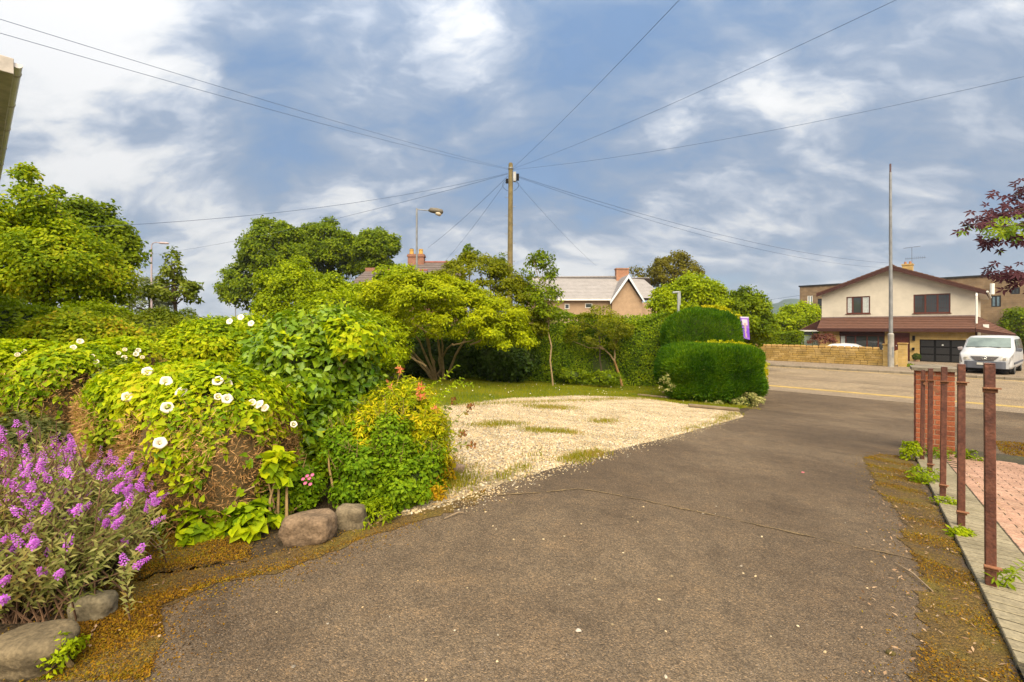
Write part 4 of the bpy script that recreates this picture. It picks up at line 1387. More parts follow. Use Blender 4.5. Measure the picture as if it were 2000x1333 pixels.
for px in (804, 822):
    q = P(px, 500, Yo); q.z = cb2.z + .23
    mb = MB(); mb.tube([q, q + Vector((0, 0, .38)), q + Vector((0, 0, .40)), q + Vector((0, 0, .48))], [.2, .17, .2, .19], 12); mb.build('chimney_pot', mat('buff_pot', (.42, .25, .06), .8), co)
q = P(804, 489, Yo); mb = MB(); mb.tube([q + Vector((0, 0, -.1)), q + Vector((0, 0, .12))], [.1, .14], 8); mb.build('cowl', m_dark, co)
mb = MB(); mb.box((r0.x - 1.2, Yo - 3.2, .2), (r1.x, Yo + 3.2, r0.z - 2.5)); mb.build('wall', m_rbrick, ob)
# lower wing to the left
l0, l1 = P(748, 530, 37), P(715, 530, 37)
g0 = P(704, 556, 37)
course_roof('roof', l1, Vector((l1.x + 5, 37, l1.z)), Vector((l1.x - .6, 34.8, l1.z - 1.35)), Vector((l1.x + 5, 34.8, l1.z - 1.35)), m_dslate, ob)
course_roof('roof', l1, Vector((l1.x + 5, 37, l1.z)), Vector((l1.x - .6, 39.2, l1.z - 1.35)), Vector((l1.x + 5, 39.2, l1.z - 1.35)), m_dslate, ob)
mb = MB(); mb.tube([l1 + Vector((-.05, 0, .05)), Vector((l1.x + 5, 37, l1.z + .05))], .1, 6); mb.build('ridge', m_redr, ob)
a = P(715, 540, 37); b_ = P(733, 524, 37)
mb = MB(); mb.box((a.x, 36.8, a.z), (b_.x, 37.5, b_.z)); mb.build('chimney', m_rbrick, ob)
mb = MB(); mb.box((l1.x - .3, 35, .2), (l1.x + 4.9, 39, l1.z - 1.3)); mb.build('wall', m_rbrick, ob)

# ------------------------------------------------------------------ corner of the near house roof, top left
Cn = P(40, 128, 5.0)
e1 = Vector((-.765, .644, 0)); e2 = Vector((-.644, -.765, 0))
nh = empty('near_house_eaves', Vector((-4.5, 3.5, 1.12)), 'white gutter and soffit of the near house at the top left corner', 'house eaves')
m_upvc = mat('aged_white_pvc', (.5, .44, .38), .5, .25, 6, .15, 40)
m_soff = mat('soffit_board', (.30, .23, .14), .7, .3, 5)
up = Vector((0, 0, 1))
mb = MB(); q = Cn + e2 * .16 + e1 * .02 - up * .10; mb.prism([q, q + e1 * 7, q + e1 * 7 + e2 * 1.0, q + e2 * 1.0], up * .02); mb.build('soffit', m_soff, nh)
for k in range(4):
    q = Cn + e2 * .05 + e1 * (k * 1.7 + .012) - up * .12
    mb = MB(); mb.prism([q, q + e1 * 1.69, q + e1 * 1.69 + e2 * .11, q + e2 * .11], up * .14); mb.build('fascia_board', m_upvc, nh, bevel=.004)
q = Cn - e1 * .03 - up * .13
mb = MB(); mb.prism([q + e2 * .05, q + e2 * 1.2, q + e2 * 1.2 + up * .17, q + e2 * .05 + up * .17], e1 * .035); mb.build('end_board', m_upvc, nh, bevel=.004)
mb = MB()
prof = []
for k in range(9):
    an = math.pi * k / 8
    prof.append((-.045 - .045 * math.cos(an), -.05 * math.sin(an)))
o_ = Cn + e2 * .02 + up * .01
pts = [o_ + e2 * (a + .05) + up * b_ for a, b_ in prof]
mb.prism(pts, e1 * 7); mb.build('gutter', mat('white_gutter', (.75, .70, .68), .4, .1, 6), nh)
for k in range(5):
    q = o_ + e1 * (.25 + k * 1.1)
    pts = [q + e2 * (a * 1.12 + .056) + up * (b_ * 1.12) for a, b_ in prof]
    mb = MB(); mb.prism(pts, e1 * .04); mb.build('gutter_bracket', m_upvc, nh)
q = Cn + e2 * .02 + up * .02
mb = MB(); mb.prism([q + e2 * .1, q + e2 * 1.2, q + e2 * 1.2 + up * .02, q + e2 * .1 + up * .02], e1 * 7); mb.build('flat_roof', m_dslate, nh)
q = Cn + e2 * .6 - up * 1.9; 
mb = MB(); mb.prism([Vector((q.x, q.y, 1.0)), Vector((q.x, q.y, Cn.z - .1)), Vector((q.x, q.y, Cn.z - .1)) + e2 * .3, Vector((q.x, q.y, 1.0)) + e2 * .3], e1 * 6.5); mb.build('wall', m_render, nh)

# ------------------------------------------------------------------ street furniture
m_galv = mat('galvanised', (.20, .20, .20), .5, .2, 3, metal=.3)
m_pink_galv = mat('old_galvanised', (.33, .26, .26), .6, .15, 3)
m_polewood = mat('pole_wood', (.15, .115, .05), .9, .3, 5, .5, 40)
m_lampglass = mat('lamp_bowl', (.5, .42, .3), .2, .1, 3)


def street_lamp(px, ytop, Y, arm, headpx, lab, r=.07, m=m_galv, curved=False):
    top = P(px, ytop, Y); b = Vector((top.x, Y, zg(top.x, Y)))
    e = empty('street_lamp', b, lab, 'street lamp', 'street lamps')
    mb = MB(); mb.tube([b, b + Vector((0, 0, 1.4)), b + Vector((0, 0, 1.45)), top], [r * 1.6, r * 1.5, r, r * .75], 10); mb.build('column', m, e)
    hx = P(headpx, ytop, Y).x
    if curved:
        pts = [top, top + Vector((.02 * arm, 0, .25)), top + Vector((.15 * arm, 0, .42)), top + Vector((.4 * arm, 0, .48)), Vector((hx, Y, top.z + .44))]
        e2 = top.z + .44
    else:
        pts = [top + Vector((0, 0, -.08)), Vector((hx, Y, top.z - .16))]; e2 = top.z - .16
    mb = MB(); mb.tube(pts, r * .45, 8); mb.build('arm', m, e)
    h = MB(); d = 1 if arm > 0 else -1
    if curved:
        h.tube([Vector((hx - .1 * d, Y, e2)), Vector((hx + .1 * d, Y, e2 - .01)), Vector((hx + .75 * d, Y, e2 - .05)), Vector((hx + .85 * d, Y, e2 - .06))], [.05, .11, .10, .04], 10)
        h.build('lamp_head', m, e)
    else:
        h.tube([Vector((hx - .05 * d, Y, e2)), Vector((hx + .1 * d, Y, e2 + .03)), Vector((hx + .5 * d, Y, e2 - .02)), Vector((hx + .85 * d, Y, e2 - .10)), Vector((hx + .92 * d, Y, e2 - .14))], [.05, .16, .19, .17, .05], 12)
        hd = h.build('lamp_head', mat('lamp_head_metal', (.12, .10, .07), .6), e, smooth=True)
        g = MB(); g.tube([Vector((hx + .38 * d, Y, e2 - .10)), Vector((hx + .5 * d, Y, e2 - .16)), Vector((hx + .72 * d, Y, e2 - .22)), Vector((hx + .86 * d, Y, e2 - .20))], [.04, .15, .16, .04], 12)
        g.build('lamp_bowl', m_lampglass, hd, smooth=True)
    return e


street_lamp(814, 407, 30, 1, 838, 'grey street lamp with side arm standing in front of the red chimney', .075)
street_lamp(296, 484, 42, 1, 312, 'pinkish street lamp with curved top behind the small conical tree', .085, m_pink_galv, True)
street_lamp(684, 511, 60, -1, 682, 'tiny far street lamp seen through the big round trees', .07, m_galv)
street_lamp(460, 528, 70, -1, 447, 'far street lamp whose arm sticks out left of the big round trees', .08, m_galv)
# tall bare pole
b = U(34.3, T(1740, 34.3), .12); tp_ = Zat(1737.5, 321, 34.3)
bp_ = empty('bare_column', b, 'tall bare grey column with no lamp in front of the cream house', 'pole')
zj = Zat(1740, 653, 34.3)
mb = MB(); mb.tube([b, Vector((b.x, b.y, zj)), Vector((b.x, b.y, zj + .06))], [.15, .145, .10], 12); mb.build('base_section', mat('column_base', (.27, .25, .22), .7, .3, 2.5), bp_)
mb = MB(); mb.tube([Vector((b.x, b.y, zj + .06)), Vector((b.x - .03, b.y, tp_ - .5))], [.10, .062], 12); mb.build('column', m_galv, bp_)
mb = MB(); mb.tube([Vector((b.x - .03, b.y, tp_ - .5)), Vector((b.x - .03, b.y, tp_))], .045, 8); mb.build('spigot', mat('rusty_spigot', (.10, .06, .06), .7), bp_)
mb = MB(); mb.box((b.x - .05, b.y - .153, .7), (b.x + .05, b.y - .13, 1.3)); mb.build('access_door', m_galv, bp_)

# telegraph pole
Yp = 21.0
pt = P(997.5, 319, Yp); pb = Vector((P(995, 0, Yp).x, Yp, zg(pt.x, Yp)))
tpole = empty('telegraph_pole', pb, 'wooden telegraph pole rising behind the hedge with wires fanning out', 'pole')
mb = MB(); mb.tube([pb, pb.lerp(pt, .5), pt - Vector((0, 0, .05)), pt], [.15, .125, .10, .08], 14); mb.build('pole_shaft', m_polewood, tpole, smooth=False)
for k in range(13):
    z = pt.z - 1.6 - k * .42; sd = 1 if k % 2 else -1
    x = pb.x + (pt.x - pb.x) * (z - pb.z) / (pt.z - pb.z)
    mb = MB(); mb.tube([Vector((x + sd * .09, Yp, z)), Vector((x + sd * .22, Yp - .02, z)), Vector((x + sd * .22, Yp - .02, z + .04))], .012, 5); mb.build('step_iron', m_galv, tpole)
z = pt.z - .75
mb = MB(); mb.box((pt.x + .11, Yp - .12, z - .12), (pt.x + .25, Yp + .05, z + .32)); mb.build('junction_box', mat('grey_box', (.35, .34, .33), .5), tpole, bevel=.02)
mb = MB(); mb.tube([Vector((pt.x + .32, Yp, z - .05)), Vector((pt.x + .32, Yp, z + .25))], .065, 10); mb.build('cable_joint', m_black, tpole)
mb = MB(); mb.tube([Vector((pt.x - .17, Yp, z - .18)), Vector((pt.x - .17, Yp, z + .02))], .06, 10); mb.build('cable_joint', m_black, tpole)
mb = MB(); mb.tube([Vector((pt.x, Yp, pt.z - .28)), Vector((pt.x, Yp, pt.z - .22))], .13, 12); mb.build('wire_ring', m_galv, tpole)
for dx in (-.12, .12):
    loop = [Vector((pt.x + dx + .25 * (1 if dx > 0 else -1) * math.sin(a), Yp - .05, z - .1 - .35 * a / 3.1 + .1 * math.cos(a))) for a in np.linspace(0, 3.1, 9)]
    mb = MB(); mb.tube(loop, .008, 5); mb.build('cable_loop', m_black, tpole)

m_wire = mat('wire', (.05, .07, .12), .5, .1, 1)
top = Vector((pt.x, Yp, pt.z - .25))
wires = [((-80, 13, 6), .10, 'upper of the two close wires running from the pole top to the upper left', -.13, 0, .0065),
         ((-80, 42, 6), .12, 'lower of the two close wires running from the pole top to the upper left', -.13, -.04, .0065),
         ((1410, -88, 7), .10, 'steepest wire from the pole top, leaving over the top edge', .13, .05, .0075),
         ((1880, -62, 8), .18, 'wire from the pole top leaving near the top right corner', .13, 0, .0075),
         ((2120, 122, 11), .32, 'long sagging wire from the pole top to the right edge', .13, -.05, .009),
         ((-80, 452, 13), .55, 'long wire from the pole sagging to the left across the left trees', -.13, -.22, .011),
         ((290, 498, 44), .45, 'wire from the pole ending beside the curved top lamp', -.13, -.25, .013),
         ((836, 484, 39), .15, 'wire running down left from the pole to the red chimney', -.13, -.35, .013),
         ((868, 512, 39), .15, 'faint wire running down left just right of the chimney wire', -.1, -.45, .011),
         ((1735, 514, 41.5), .75, 'upper of two wires sagging right to the cream gable', .15, -.3, .015),
         ((1752, 524, 44), 1.0, 'lower of two wires sagging right to the cream gable', .15, -.34, .013),
         ((1165, 520, 42), .2, 'thin wire falling right to the slate roofed bungalow', .15, -.5, .010)]
for (e, sag, lab, dx, dz, r_) in wires:
    A = top + Vector((dx, 0, dz)); B = P(*e)
    pts = []
    for k in range(25):
        q = k / 24
        p = A.lerp(B, q); p.z -= 4 * sag * q * (1 - q); pts.append(p)
    mb = MB(); mb.tube(pts, r_ * .62, 5)
    tag(mb.build('overhead_wire', m_wire), lab, 'wire', 'overhead wires')
for (a, b_, lab, r_) in (((1420, 598, 75), (1600, 572, 62), 'thin wire above the distant hill left of the cream house', .02), ((1850, 553, 55), (2060, 518, 48), 'thin wire above the right slope of the brown gable roof', .022)):
    mb = MB(); mb.tube([P(*a), P(*b_)], r_, 5); tag(mb.build('overhead_wire', m_wire), lab, 'wire', 'overhead wires')

# short grey post with bent top
q0 = P(1325, 571, 17.5); gb = Vector((q0.x, 17.5, zg(q0.x, 17.5)))
sp_e = empty('grey_post', gb, 'short grey metal post with a bent top behind the conifer hedge', 'post')
mb = MB(); mb.tube([gb, q0], .045, 10); mb.build('shaft', mat('post_grey', (.25, .26, .25), .5), sp_e)
mb = MB(); mb.tube([q0 + Vector((.03, 0, 0)), q0 + Vector((-.22, 0, -.02))], .04, 8); mb.tube([q0 + Vector((.06, 0, .03)), q0 + Vector((.06, 0, -.5))], .03, 8); mb.build('bent_top', mat('post_grey', (1, 1, 1)), sp_e)

# estate agent board
Ys = 17.8
p00, p10, p11, p01 = P(1452.5, 661, Ys), P(1464.5, 664, Ys + .35), P(1462, 619.5, Ys + .35), P(1446, 619, Ys)
sgn = empty('for_sale_board', Vector((p00.x, Ys, zg(p00.x, Ys))), 'tall purple and white sale board leaning above the clipped conifer', 'sign')
nrm = (p10 - p00).cross(p01 - p00).normalized()
if nrm.y > 0: nrm = -nrm
mb = MB(); mb.prism([p00, p10, p11, p01], -nrm * .02); mb.build('board', mat('sign_purple', (.24, .10, .50), .5, .05, 2), sgn)


def on_board(u0, u1, v0, v1, c, nm, k=1):
    f = lambda u, v: p00.lerp(p10, u).lerp(p01.lerp(p11, u), v) + nrm * .003 * k
    mb = MB(); mb.prism([f(u0, v0), f(u1, v0), f(u1, v1), f(u0, v1)], nrm * .001); mb.build(nm, mat('print_' + nm, c, .6, .05, 2), sgn)


on_board(.12, .8, .62, .88, (.5, .42, .48), 'print_white')
on_board(.06, .94, .10, .5, (.16, .05, .46), 'print_violet')
on_board(.30, .58, .05, .72, (.38, .26, .28), 'print_figure', 2)
on_board(.0, 1, .94, 1, (.5, .42, .55), 'print_edge')
mb = MB(); mb.box((p00.x + .03, Ys + .22, sgn.location.z), (p00.x + .08, Ys + .27, p01.z - .1)); mb.build('sign_post', m_plank, sgn)

# dark grey box by the hedge
bx0, bx1 = G(1040, 738), G(1062, 738)
mb = MB(); h = (738 - 713) / FPX * bx0.y
mb.prism([bx0, bx1, bx1 + Vector((.05, .4, 0)), bx0 + Vector((.05, .4, 0))], Vector((0, 0, h)))
ce = empty('storage_box', bx0, 'dark grey box standing under the bushes beside the thin stake', 'box')
mb.build('box_body', mat('slate_grey_plastic', (.065, .055, .06), .6), ce, bevel=.015)
mb = MB(); mb.prism([bx0 + Vector((-.02, -.02, h + .001)), bx1 + Vector((.02, -.02, h + .001)), bx1 + Vector((.07, .42, h + .02)), bx0 + Vector((.03, .42, h + .02))], Vector((0, 0, .03))); mb.build('lid', mat('slate_grey_plastic', (1, 1, 1)), ce)


# ------------------------------------------------------------------ vehicles
def loft_body(name, stations, m, parent, belt=1.1, zb=.3, tum=.22):
    """stations: (y, top height, half width); local x across, y to the rear"""
    rings = []
    for (y, h, w) in stations:
        wt = w - max(0, h - belt) * tum - .02
        zz = min(belt, h - .08)
        half = [(w * .96, zb), (w, zb + .12), (w, zb + (zz - zb) * .6), (w * .985, zz), (wt + .015, max(h - .09, zz + .004)), (wt - .05, h - .02), (wt * .72, h + .004), (wt * .35, h + .018), (0, h + .022)]
        ring = [(x, y, z) for x, z in half] + [(-x, y, z) for x, z in half[-2::-1]]
        rings.append(ring)
    n = len(rings[0])
    mb = MB()
    vs = [p for r in rings for p in r]
    fs = []
    for i in range(len(rings) - 1):
        for k in range(n):
            k2 = (k + 1) % n
            fs.append((i * n + k, i * n + k2, (i + 1) * n + k2, (i + 1) * n + k))
    fs.append(tuple(range(n))[::-1]); e = (len(rings) - 1) * n; fs.append(tuple(range(e, e + n)))
    mb.add(vs, fs)
    o = mb.build(name, m, parent, smooth=False, world=False)
    bm = bmesh.new(); bm.from_mesh(o.data); bmesh.ops.recalc_face_normals(bm, faces=bm.faces[:]); bm.to_mesh(o.data); bm.free()
    o.data.polygons.foreach_set('use_smooth', [len(p.vertices) == 4 for p in o.data.polygons])
    return o


def wheels(parent, ys, w, r=.33):
    for y in ys:
        for s in (-1, 1):
            mb = MB(); a = .02
            mb.tube([Vector((s * (w - .20), y, r)), Vector((s * (w - .18), y, r)), Vector((s * (w - .02), y, r)), Vector((s * (w), y, r))], [r * .93, r, r, r * .93], 20)
            wo_ = mb.build('wheel', mat('tyre', (.02, .02, .02), .8), parent, world=False)
            mb = MB(); mb.tube([Vector((s * (w + .001), y, r)), Vector((s * (w + .012), y, r))], [r * .62, r * .5], 16); c = mb.build('rim', mat('hub_grey', (.2, .2, .2), .4, metal=.5), parent, world=False)
            c.parent = wo_


m_vanw = mat('van_white', (.40, .40, .41), .3, .04, 2, spec=.5)
m_bump = mat('bumper_grey', (.085, .09, .11), .6, .1, 4)
vp = P(1870, 728, 23.2)
vp = Vector((22.7, 23.2, .12)) + Vector((.61, -.79, 0)) * .97
van = empty('van', vp, 'white passenger van parked nose to the road in front of the garage', 'van', rz=-math.radians(52.3))
loft_body('body', [(.0, .60, .84), (.02, .88, .88), (.10, 1.0, .91), (.30, 1.06, .935), (1.02, 1.20, .95), (1.10, 1.25, .95), (1.78, 1.76, .95), (1.95, 1.82, .955), (2.4, 1.86, .955), (4.55, 1.85, .955), (4.70, 1.78, .94), (4.76, 1.2, .92)], m_vanw, van, 1.12, .30, .18)
# windscreen and side glass
mb = MB()
mb.prism([Vector((-.80, 1.14, 1.292)), Vector((.80, 1.14, 1.292)), Vector((.74, 1.74, 1.748)), Vector((-.74, 1.74, 1.748))], Vector((0, -.022, .026))); mb.build('windscreen', mat('windscreen_glass', (.14, .17, .15), .08, .35, 1.2, spec=.9), van, world=False)
for s in (-1, 1):
    for (y0, y1, yt0, yt1) in ((1.55, 2.45, 1.95, 2.45), (2.55, 3.55, 2.55, 3.55), (3.65, 4.5, 3.65, 4.45)):
        mb = MB(); xb, xt = s * .948, s * .862
        mb.prism([Vector((xb, y0, 1.16)), Vector((xb, y1, 1.16)), Vector((xt, yt1, 1.70)), Vector((xt, yt0, 1.70))], Vector((s * .012, 0, .004))); mb.build('side_window', m_glass, van, world=False)
    mb = MB(); mb.add([(s * .93, 1.30, 1.12), (s * 1.12, 1.36, 1.10), (s * 1.16, 1.36, 1.26), (s * .97, 1.32, 1.30), (s * .93, 1.42, 1.12), (s * 1.12, 1.46, 1.10), (s * 1.16, 1.46, 1.26), (s * .97, 1.42, 1.30)],
                      [(0, 1, 2, 3), (7, 6, 5, 4), (0, 4, 5, 1), (1, 5, 6, 2), (2, 6, 7, 3), (3, 7, 4, 0)])
    mb.build('wing_mirror', m_bump if s > 0 else mat('mirror_pale', (.35, .30, .30), .4), van, world=False, bevel=.02)
    # headlight
    mb = MB(); 
    mb.prism([Vector((s * .50, .012, .70)), Vector((s * .87, .05, .66)), Vector((s * .90, .10, .82)), Vector((s * .82, .12, .95)), Vector((s * .60, .03, .86))], Vector((0, -.03, .004)))
    hl = mb.build('headlight', mat('headlight_glass', (.55, .52, .46), .12, .25, 22, spec=.9), van, world=False)
    mb = MB(); mb.tube([Vector((s * .68, -.016, .77)), Vector((s * .68, -.03, .77))], .06, 12); c = mb.build('lamp_lens', mat('lens_chrome', (.7, .7, .7), .15, .05, 2, metal=.8), van, world=False); c.parent = hl
    mb = MB(); mb.prism([Vector((s * .955, 2.5, .45)), Vector((s * .955, 2.515, .45)), Vector((s * .955, 2.515, 1.15)), Vector((s * .955, 2.5, 1.15))], Vector((s * .004, 0, 0))); mb.build('door_seam', m_bump, van, world=False)
    mb = MB(); mb.prism([Vector((s * .957, .5, .50)), Vector((s * .957, 4.6, .50)), Vector((s * .957, 4.6, .60)), Vector((s * .957, .5, .60))], Vector((s * .012, 0, 0))); mb.build('rubbing_strip', m_bump, van, world=False)
    mb = MB(); mb.tube([Vector((s * .45, 1.08, 1.275)), Vector((s * .05, 1.13, 1.325))], .01, 5); mb.build('wiper', m_black, van, world=False)
pl = [(-.90, .30), (-.86, .06), (-.6, -.05), (0, -.08), (.6, -.05), (.86, .06), (.90, .30)]
mb = MB(); mb.prism([Vector((x, y, .28)) for x, y in pl], Vector((0, 0, .36))); bo = mb.build('bumper', m_bump, van, world=False, bevel=.02)
mb = MB(); mb.box((-.26, -.10, .46), (.26, -.083, .57)); mb.build('number_plate', mat('number_plate_white', (.45, .43, .38), .5, .05, 3), van, world=False)
mb = MB(); mb.prism([Vector((-.30, -.04, .67)), Vector((.30, -.04, .67)), Vector((.50, .0, .875)), Vector((-.50, .0, .875))], Vector((0, -.012, 0))); gr = mb.build('grille', mat('grille_dark', (.05, .045, .045), .5), van, world=False)
for k in range(4):
    z = .70 + k * .045; w = .31 + k * .045
    mb = MB(); mb.box((-w, -.062 + k * .008, z), (w, -.049 + k * .008, z + .014)); c = mb.build('grille_slat', mat('grille_slat_grey', (.22, .2, .2), .4), van, world=False); c.parent = gr
mb = MB()
ring = [Vector((.085 * math.cos(a), -.075, .785 + .085 * math.sin(a))) for a in np.linspace(0, 2 * math.pi, 19)]
mb.tube(ring, .010, 6, False)
for k in range(3):
    a = math.pi / 2 + k * 2 * math.pi / 3
    mb.tube([Vector((0, -.075, .785)), Vector((.08 * math.cos(a), -.075, .785 + .08 * math.sin(a)))], [.014, .005], 5)
mb.build('emblem', mat('chrome', (.7, .7, .7), .2, .05, 2, metal=.9), gr.parent, world=False)
mb = MB(); mb.box((-.85, .1, .16), (.85, 4.6, .32)); mb.build('underbody', m_black, van, world=False)
wheels(van, (.95, 3.9), .935, .33)

# car behind the garden wall
cp = U(37.4, T(1662, 37.4), .12)
car = empty('parked_car', cp, 'pale silver car parked behind the yellow wall, only its roof showing', 'car', rz=math.atan2(WY, WX) + math.pi / 2)
zc0 = Zat(1662, 671.5, 37.4) - .12
ks = zc0 / 1.42
carp = mat('car_silver', (.50, .48, .47), .25, .04, 2, spec=.6)
loft_body('body', [(y - 2.1, h * ks, w) for y, h, w in ((0, .6, .72), (.05, .72, .8), (.9, .92, .85), (1.15, .97, .86), (1.9, 1.38, .86), (2.4, 1.42, .86), (3.1, 1.36, .86), (3.7, 1.0, .85), (4.1, .9, .8), (4.2, .6, .75))], carp, car, .9, .25, .3)
for s in (-1, 1):
    mb = MB(); mb.prism([Vector((s * .86, -.85, .95 * ks)), Vector((s * .86, 1.4, .95 * ks)), Vector((s * .74, .95, 1.30 * ks)), Vector((s * .74, -.25, 1.30 * ks))], Vector((s * .015, 0, 0))); mb.build('side_window', m_glass, car, world=False)
wheels(car, (-1.3, 1.3), .84, .3)

# topiary ball by the garage
tb_ = U(40.75, T(1790, 40.75), .12)
te = empty('potted_topiary', tb_, 'small round topiary ball in a pot left of the garage door', 'potted plant')
zt_ = Zat(1790, 697, 40.75)
mb = MB(); mb.tube([tb_, tb_ + Vector((0, 0, .3))], [.13, .18], 12); mb.build('pot', mat('terracotta', (.25, .16, .1), .8), te)
mb = MB(); mb.tube([tb_ + Vector((0, 0, .3)), Vector((tb_.x, tb_.y, zt_))], .02, 6); mb.build('stem', m_polewood, te)
m_topi = leafmat('topiary_leaf', [(.02, .045, .006), (.05, .09, .01)], .2, 3)
pp, nn = shell_pts(rs, (tb_.x, tb_.y, zt_), (.23, .23, .23), 1500, seed=3); n2, a2 = orient(nn, rs)
link('crown', leaf_mesh('crown', pp, n2, a2, np.full(len(pp), .05), np.full(len(pp), .035), 'quad'), m_topi, te)

# ------------------------------------------------------------------ vegetation
m_bark = mat('bark', (.24, .155, .065), .9, .35, 7, .6, 50)
m_barkd = mat('dark_bark', (.07, .05, .03), .9, .3, 7, .6, 50)
m_barkl = mat('pale_bark', (.27, .19, .09), .85, .3, 9, .5, 60)
m_core = mat('shaded_gap_core', (.035, .05, .008), .95, .4, 9, .8, 40)  # opaque filler inside foliage; its dark green imitates shaded leaves in the gaps
m_coreb = mat('brown_undergrowth', (.11, .072, .03), .95, .4, 9, .8, 40)

GREENS = {
    'mid':   [(.06, .11, .003), (.125, .195, .004), (.22, .29, .005)],
    'bright': [(.11, .18, .002), (.21, .30, .003), (.33, .41, .004)],
    'lime':  [(.15, .22, .002), (.28, .35, .002), (.40, .45, .004)],
    'olive': [(.08, .11, .002), (.15, .18, .003), (.23, .26, .004)],
    'dark':  [(.025, .055, .003), (.05, .09, .004), (.085, .14, .005)],
    'conifer': [(.020, .075, .003), (.060, .155, .004), (.16, .27, .005)],
    'glossy': [(.07, .16, .004), (.15, .26, .006), (.27, .38, .012)],
    'yellow': [(.18, .24, .003), (.34, .36, .004), (.50, .46, .01)],
    'orange': [(.19, .19, .004), (.36, .27, .006), (.46, .22, .01)],
    'brownish': [(.09, .085, .008), (.13, .13, .01), (.19, .19, .015)],
    'greygreen': [(.12, .14, .045), (.19, .20, .06), (.28, .28, .10)],
}
LM = {k: leafmat('leaf_' + k, v, .40, 1.1) for k, v in GREENS.items()}
LM['hedge'] = leafmat('leaf_hedge', [(.035, .085, .003), (.11, .19, .004), (.25, .34, .005)], .38, 1.6)
LM['glossy'] = leafmat('leaf_glossy2', GREENS['glossy'], .28, 1.4, .4, spec=.3)
LM['vine'] = leafmat('leaf_vine', [(.09, .17, .003), (.21, .32, .003), (.34, .43, .004), (.36, .36, .01)], .40, 2.6)
LM['pieris'] = leafmat('leaf_pieris', [(.13, .20, .003), (.28, .35, .004), (.48, .46, .006), (.55, .42, .02)], .38, 2.5)
LM['low'] = leafmat('leaf_low', [(.06, .14, .003), (.12, .22, .004), (.20, .30, .006)], .35, 3)


def limb(mb, a, b, r0, r1, rs_, bend=.12, seg=5, sides=6):
    pts = []; rad = []
    d = (b - a).length
    off = Vector(rs_.normal(size=3)) * bend * d * .5
    for i in range(seg + 1):
        q = i / seg
        p = a.lerp(b, q) + off * math.sin(math.pi * q) + Vector(rs_.normal(size=3)) * d * .015 * (0 < i < seg)
        pts.append(p); rad.append(r0 + (r1 - r0) * q)
    mb.tube(pts, rad, sides)
    return pts


def tree(label, ells, n, L, lm, trunk=None, nclump=60, cr=.5, r0=.15, seed=1, flat=.75, shape='quad', ratio=.6, bark=None,
         name='tree', cat='tree', group=None, droop=.4, inner=.5, bottom=-.5, forks=7, up=.35, fork_z=.35, fill=0):
    r = np.random.RandomState(seed)
    E = np.array(ells)
    cx, cy = E[:, 0].mean(), E[:, 1].mean()
    if trunk is None: trunk = (cx, cy)
    base = Vector((trunk[0], trunk[1], zg(*trunk) - .05))
    e = empty(name, base, label, cat, group)
    pts, nn, ctr = clump_pts(r, ells, nclump, cr, n, flat, inner, bottom)
    n2, ax = orient(nn, r, droop, up)
    k = pts[:, 2] > zgn(pts[:, 0], pts[:, 1]) + .03
    pts, n2, ax = pts[k], n2[k], ax[k]
    Ls = L * r.uniform(.6, 1.35, len(pts))
    link('crown', leaf_mesh('crown', pts, n2, ax, Ls, Ls * ratio, shape), LM[lm] if isinstance(lm, str) else lm, e)
    if fill:
        inner_leaves('inner_leaves', ells, L * 1.4, LM[lm] if isinstance(lm, str) else lm, e, seed, .72, fill)
    zt = ctr[:, 2].max()
    mb = MB()
    zf = base.z + (ctr[:, 2].min() - base.z) * .9 + (zt - ctr[:, 2].min()) * fork_z * .3
    top = Vector((trunk[0] * .6 + cx * .4, trunk[1] * .6 + cy * .4, max(zf, base.z + .3)))
    limb(mb, base, top, r0, r0 * .7, r, .04, 5, 8)
    mid = top.lerp(Vector((cx, cy, zt)), .45)
    pm = limb(mb, top, Vector((cx, cy, base.z + (zt - base.z) * .85)), r0 * .68, r0 * .15, r, .06, 6, 7)
    mb.build('trunk', bark or m_barkd, e)
    sel = ctr[r.permutation(len(ctr))[:forks]]
    mb = MB()
    for c in sel:
        s0 = pm[r.randint(0, 4)]
        limb(mb, s0, Vector(c), r0 * .38, r0 * .07, r, .12, 5, 5)
    mb.build('branches', bark or m_barkd, e)
    return e


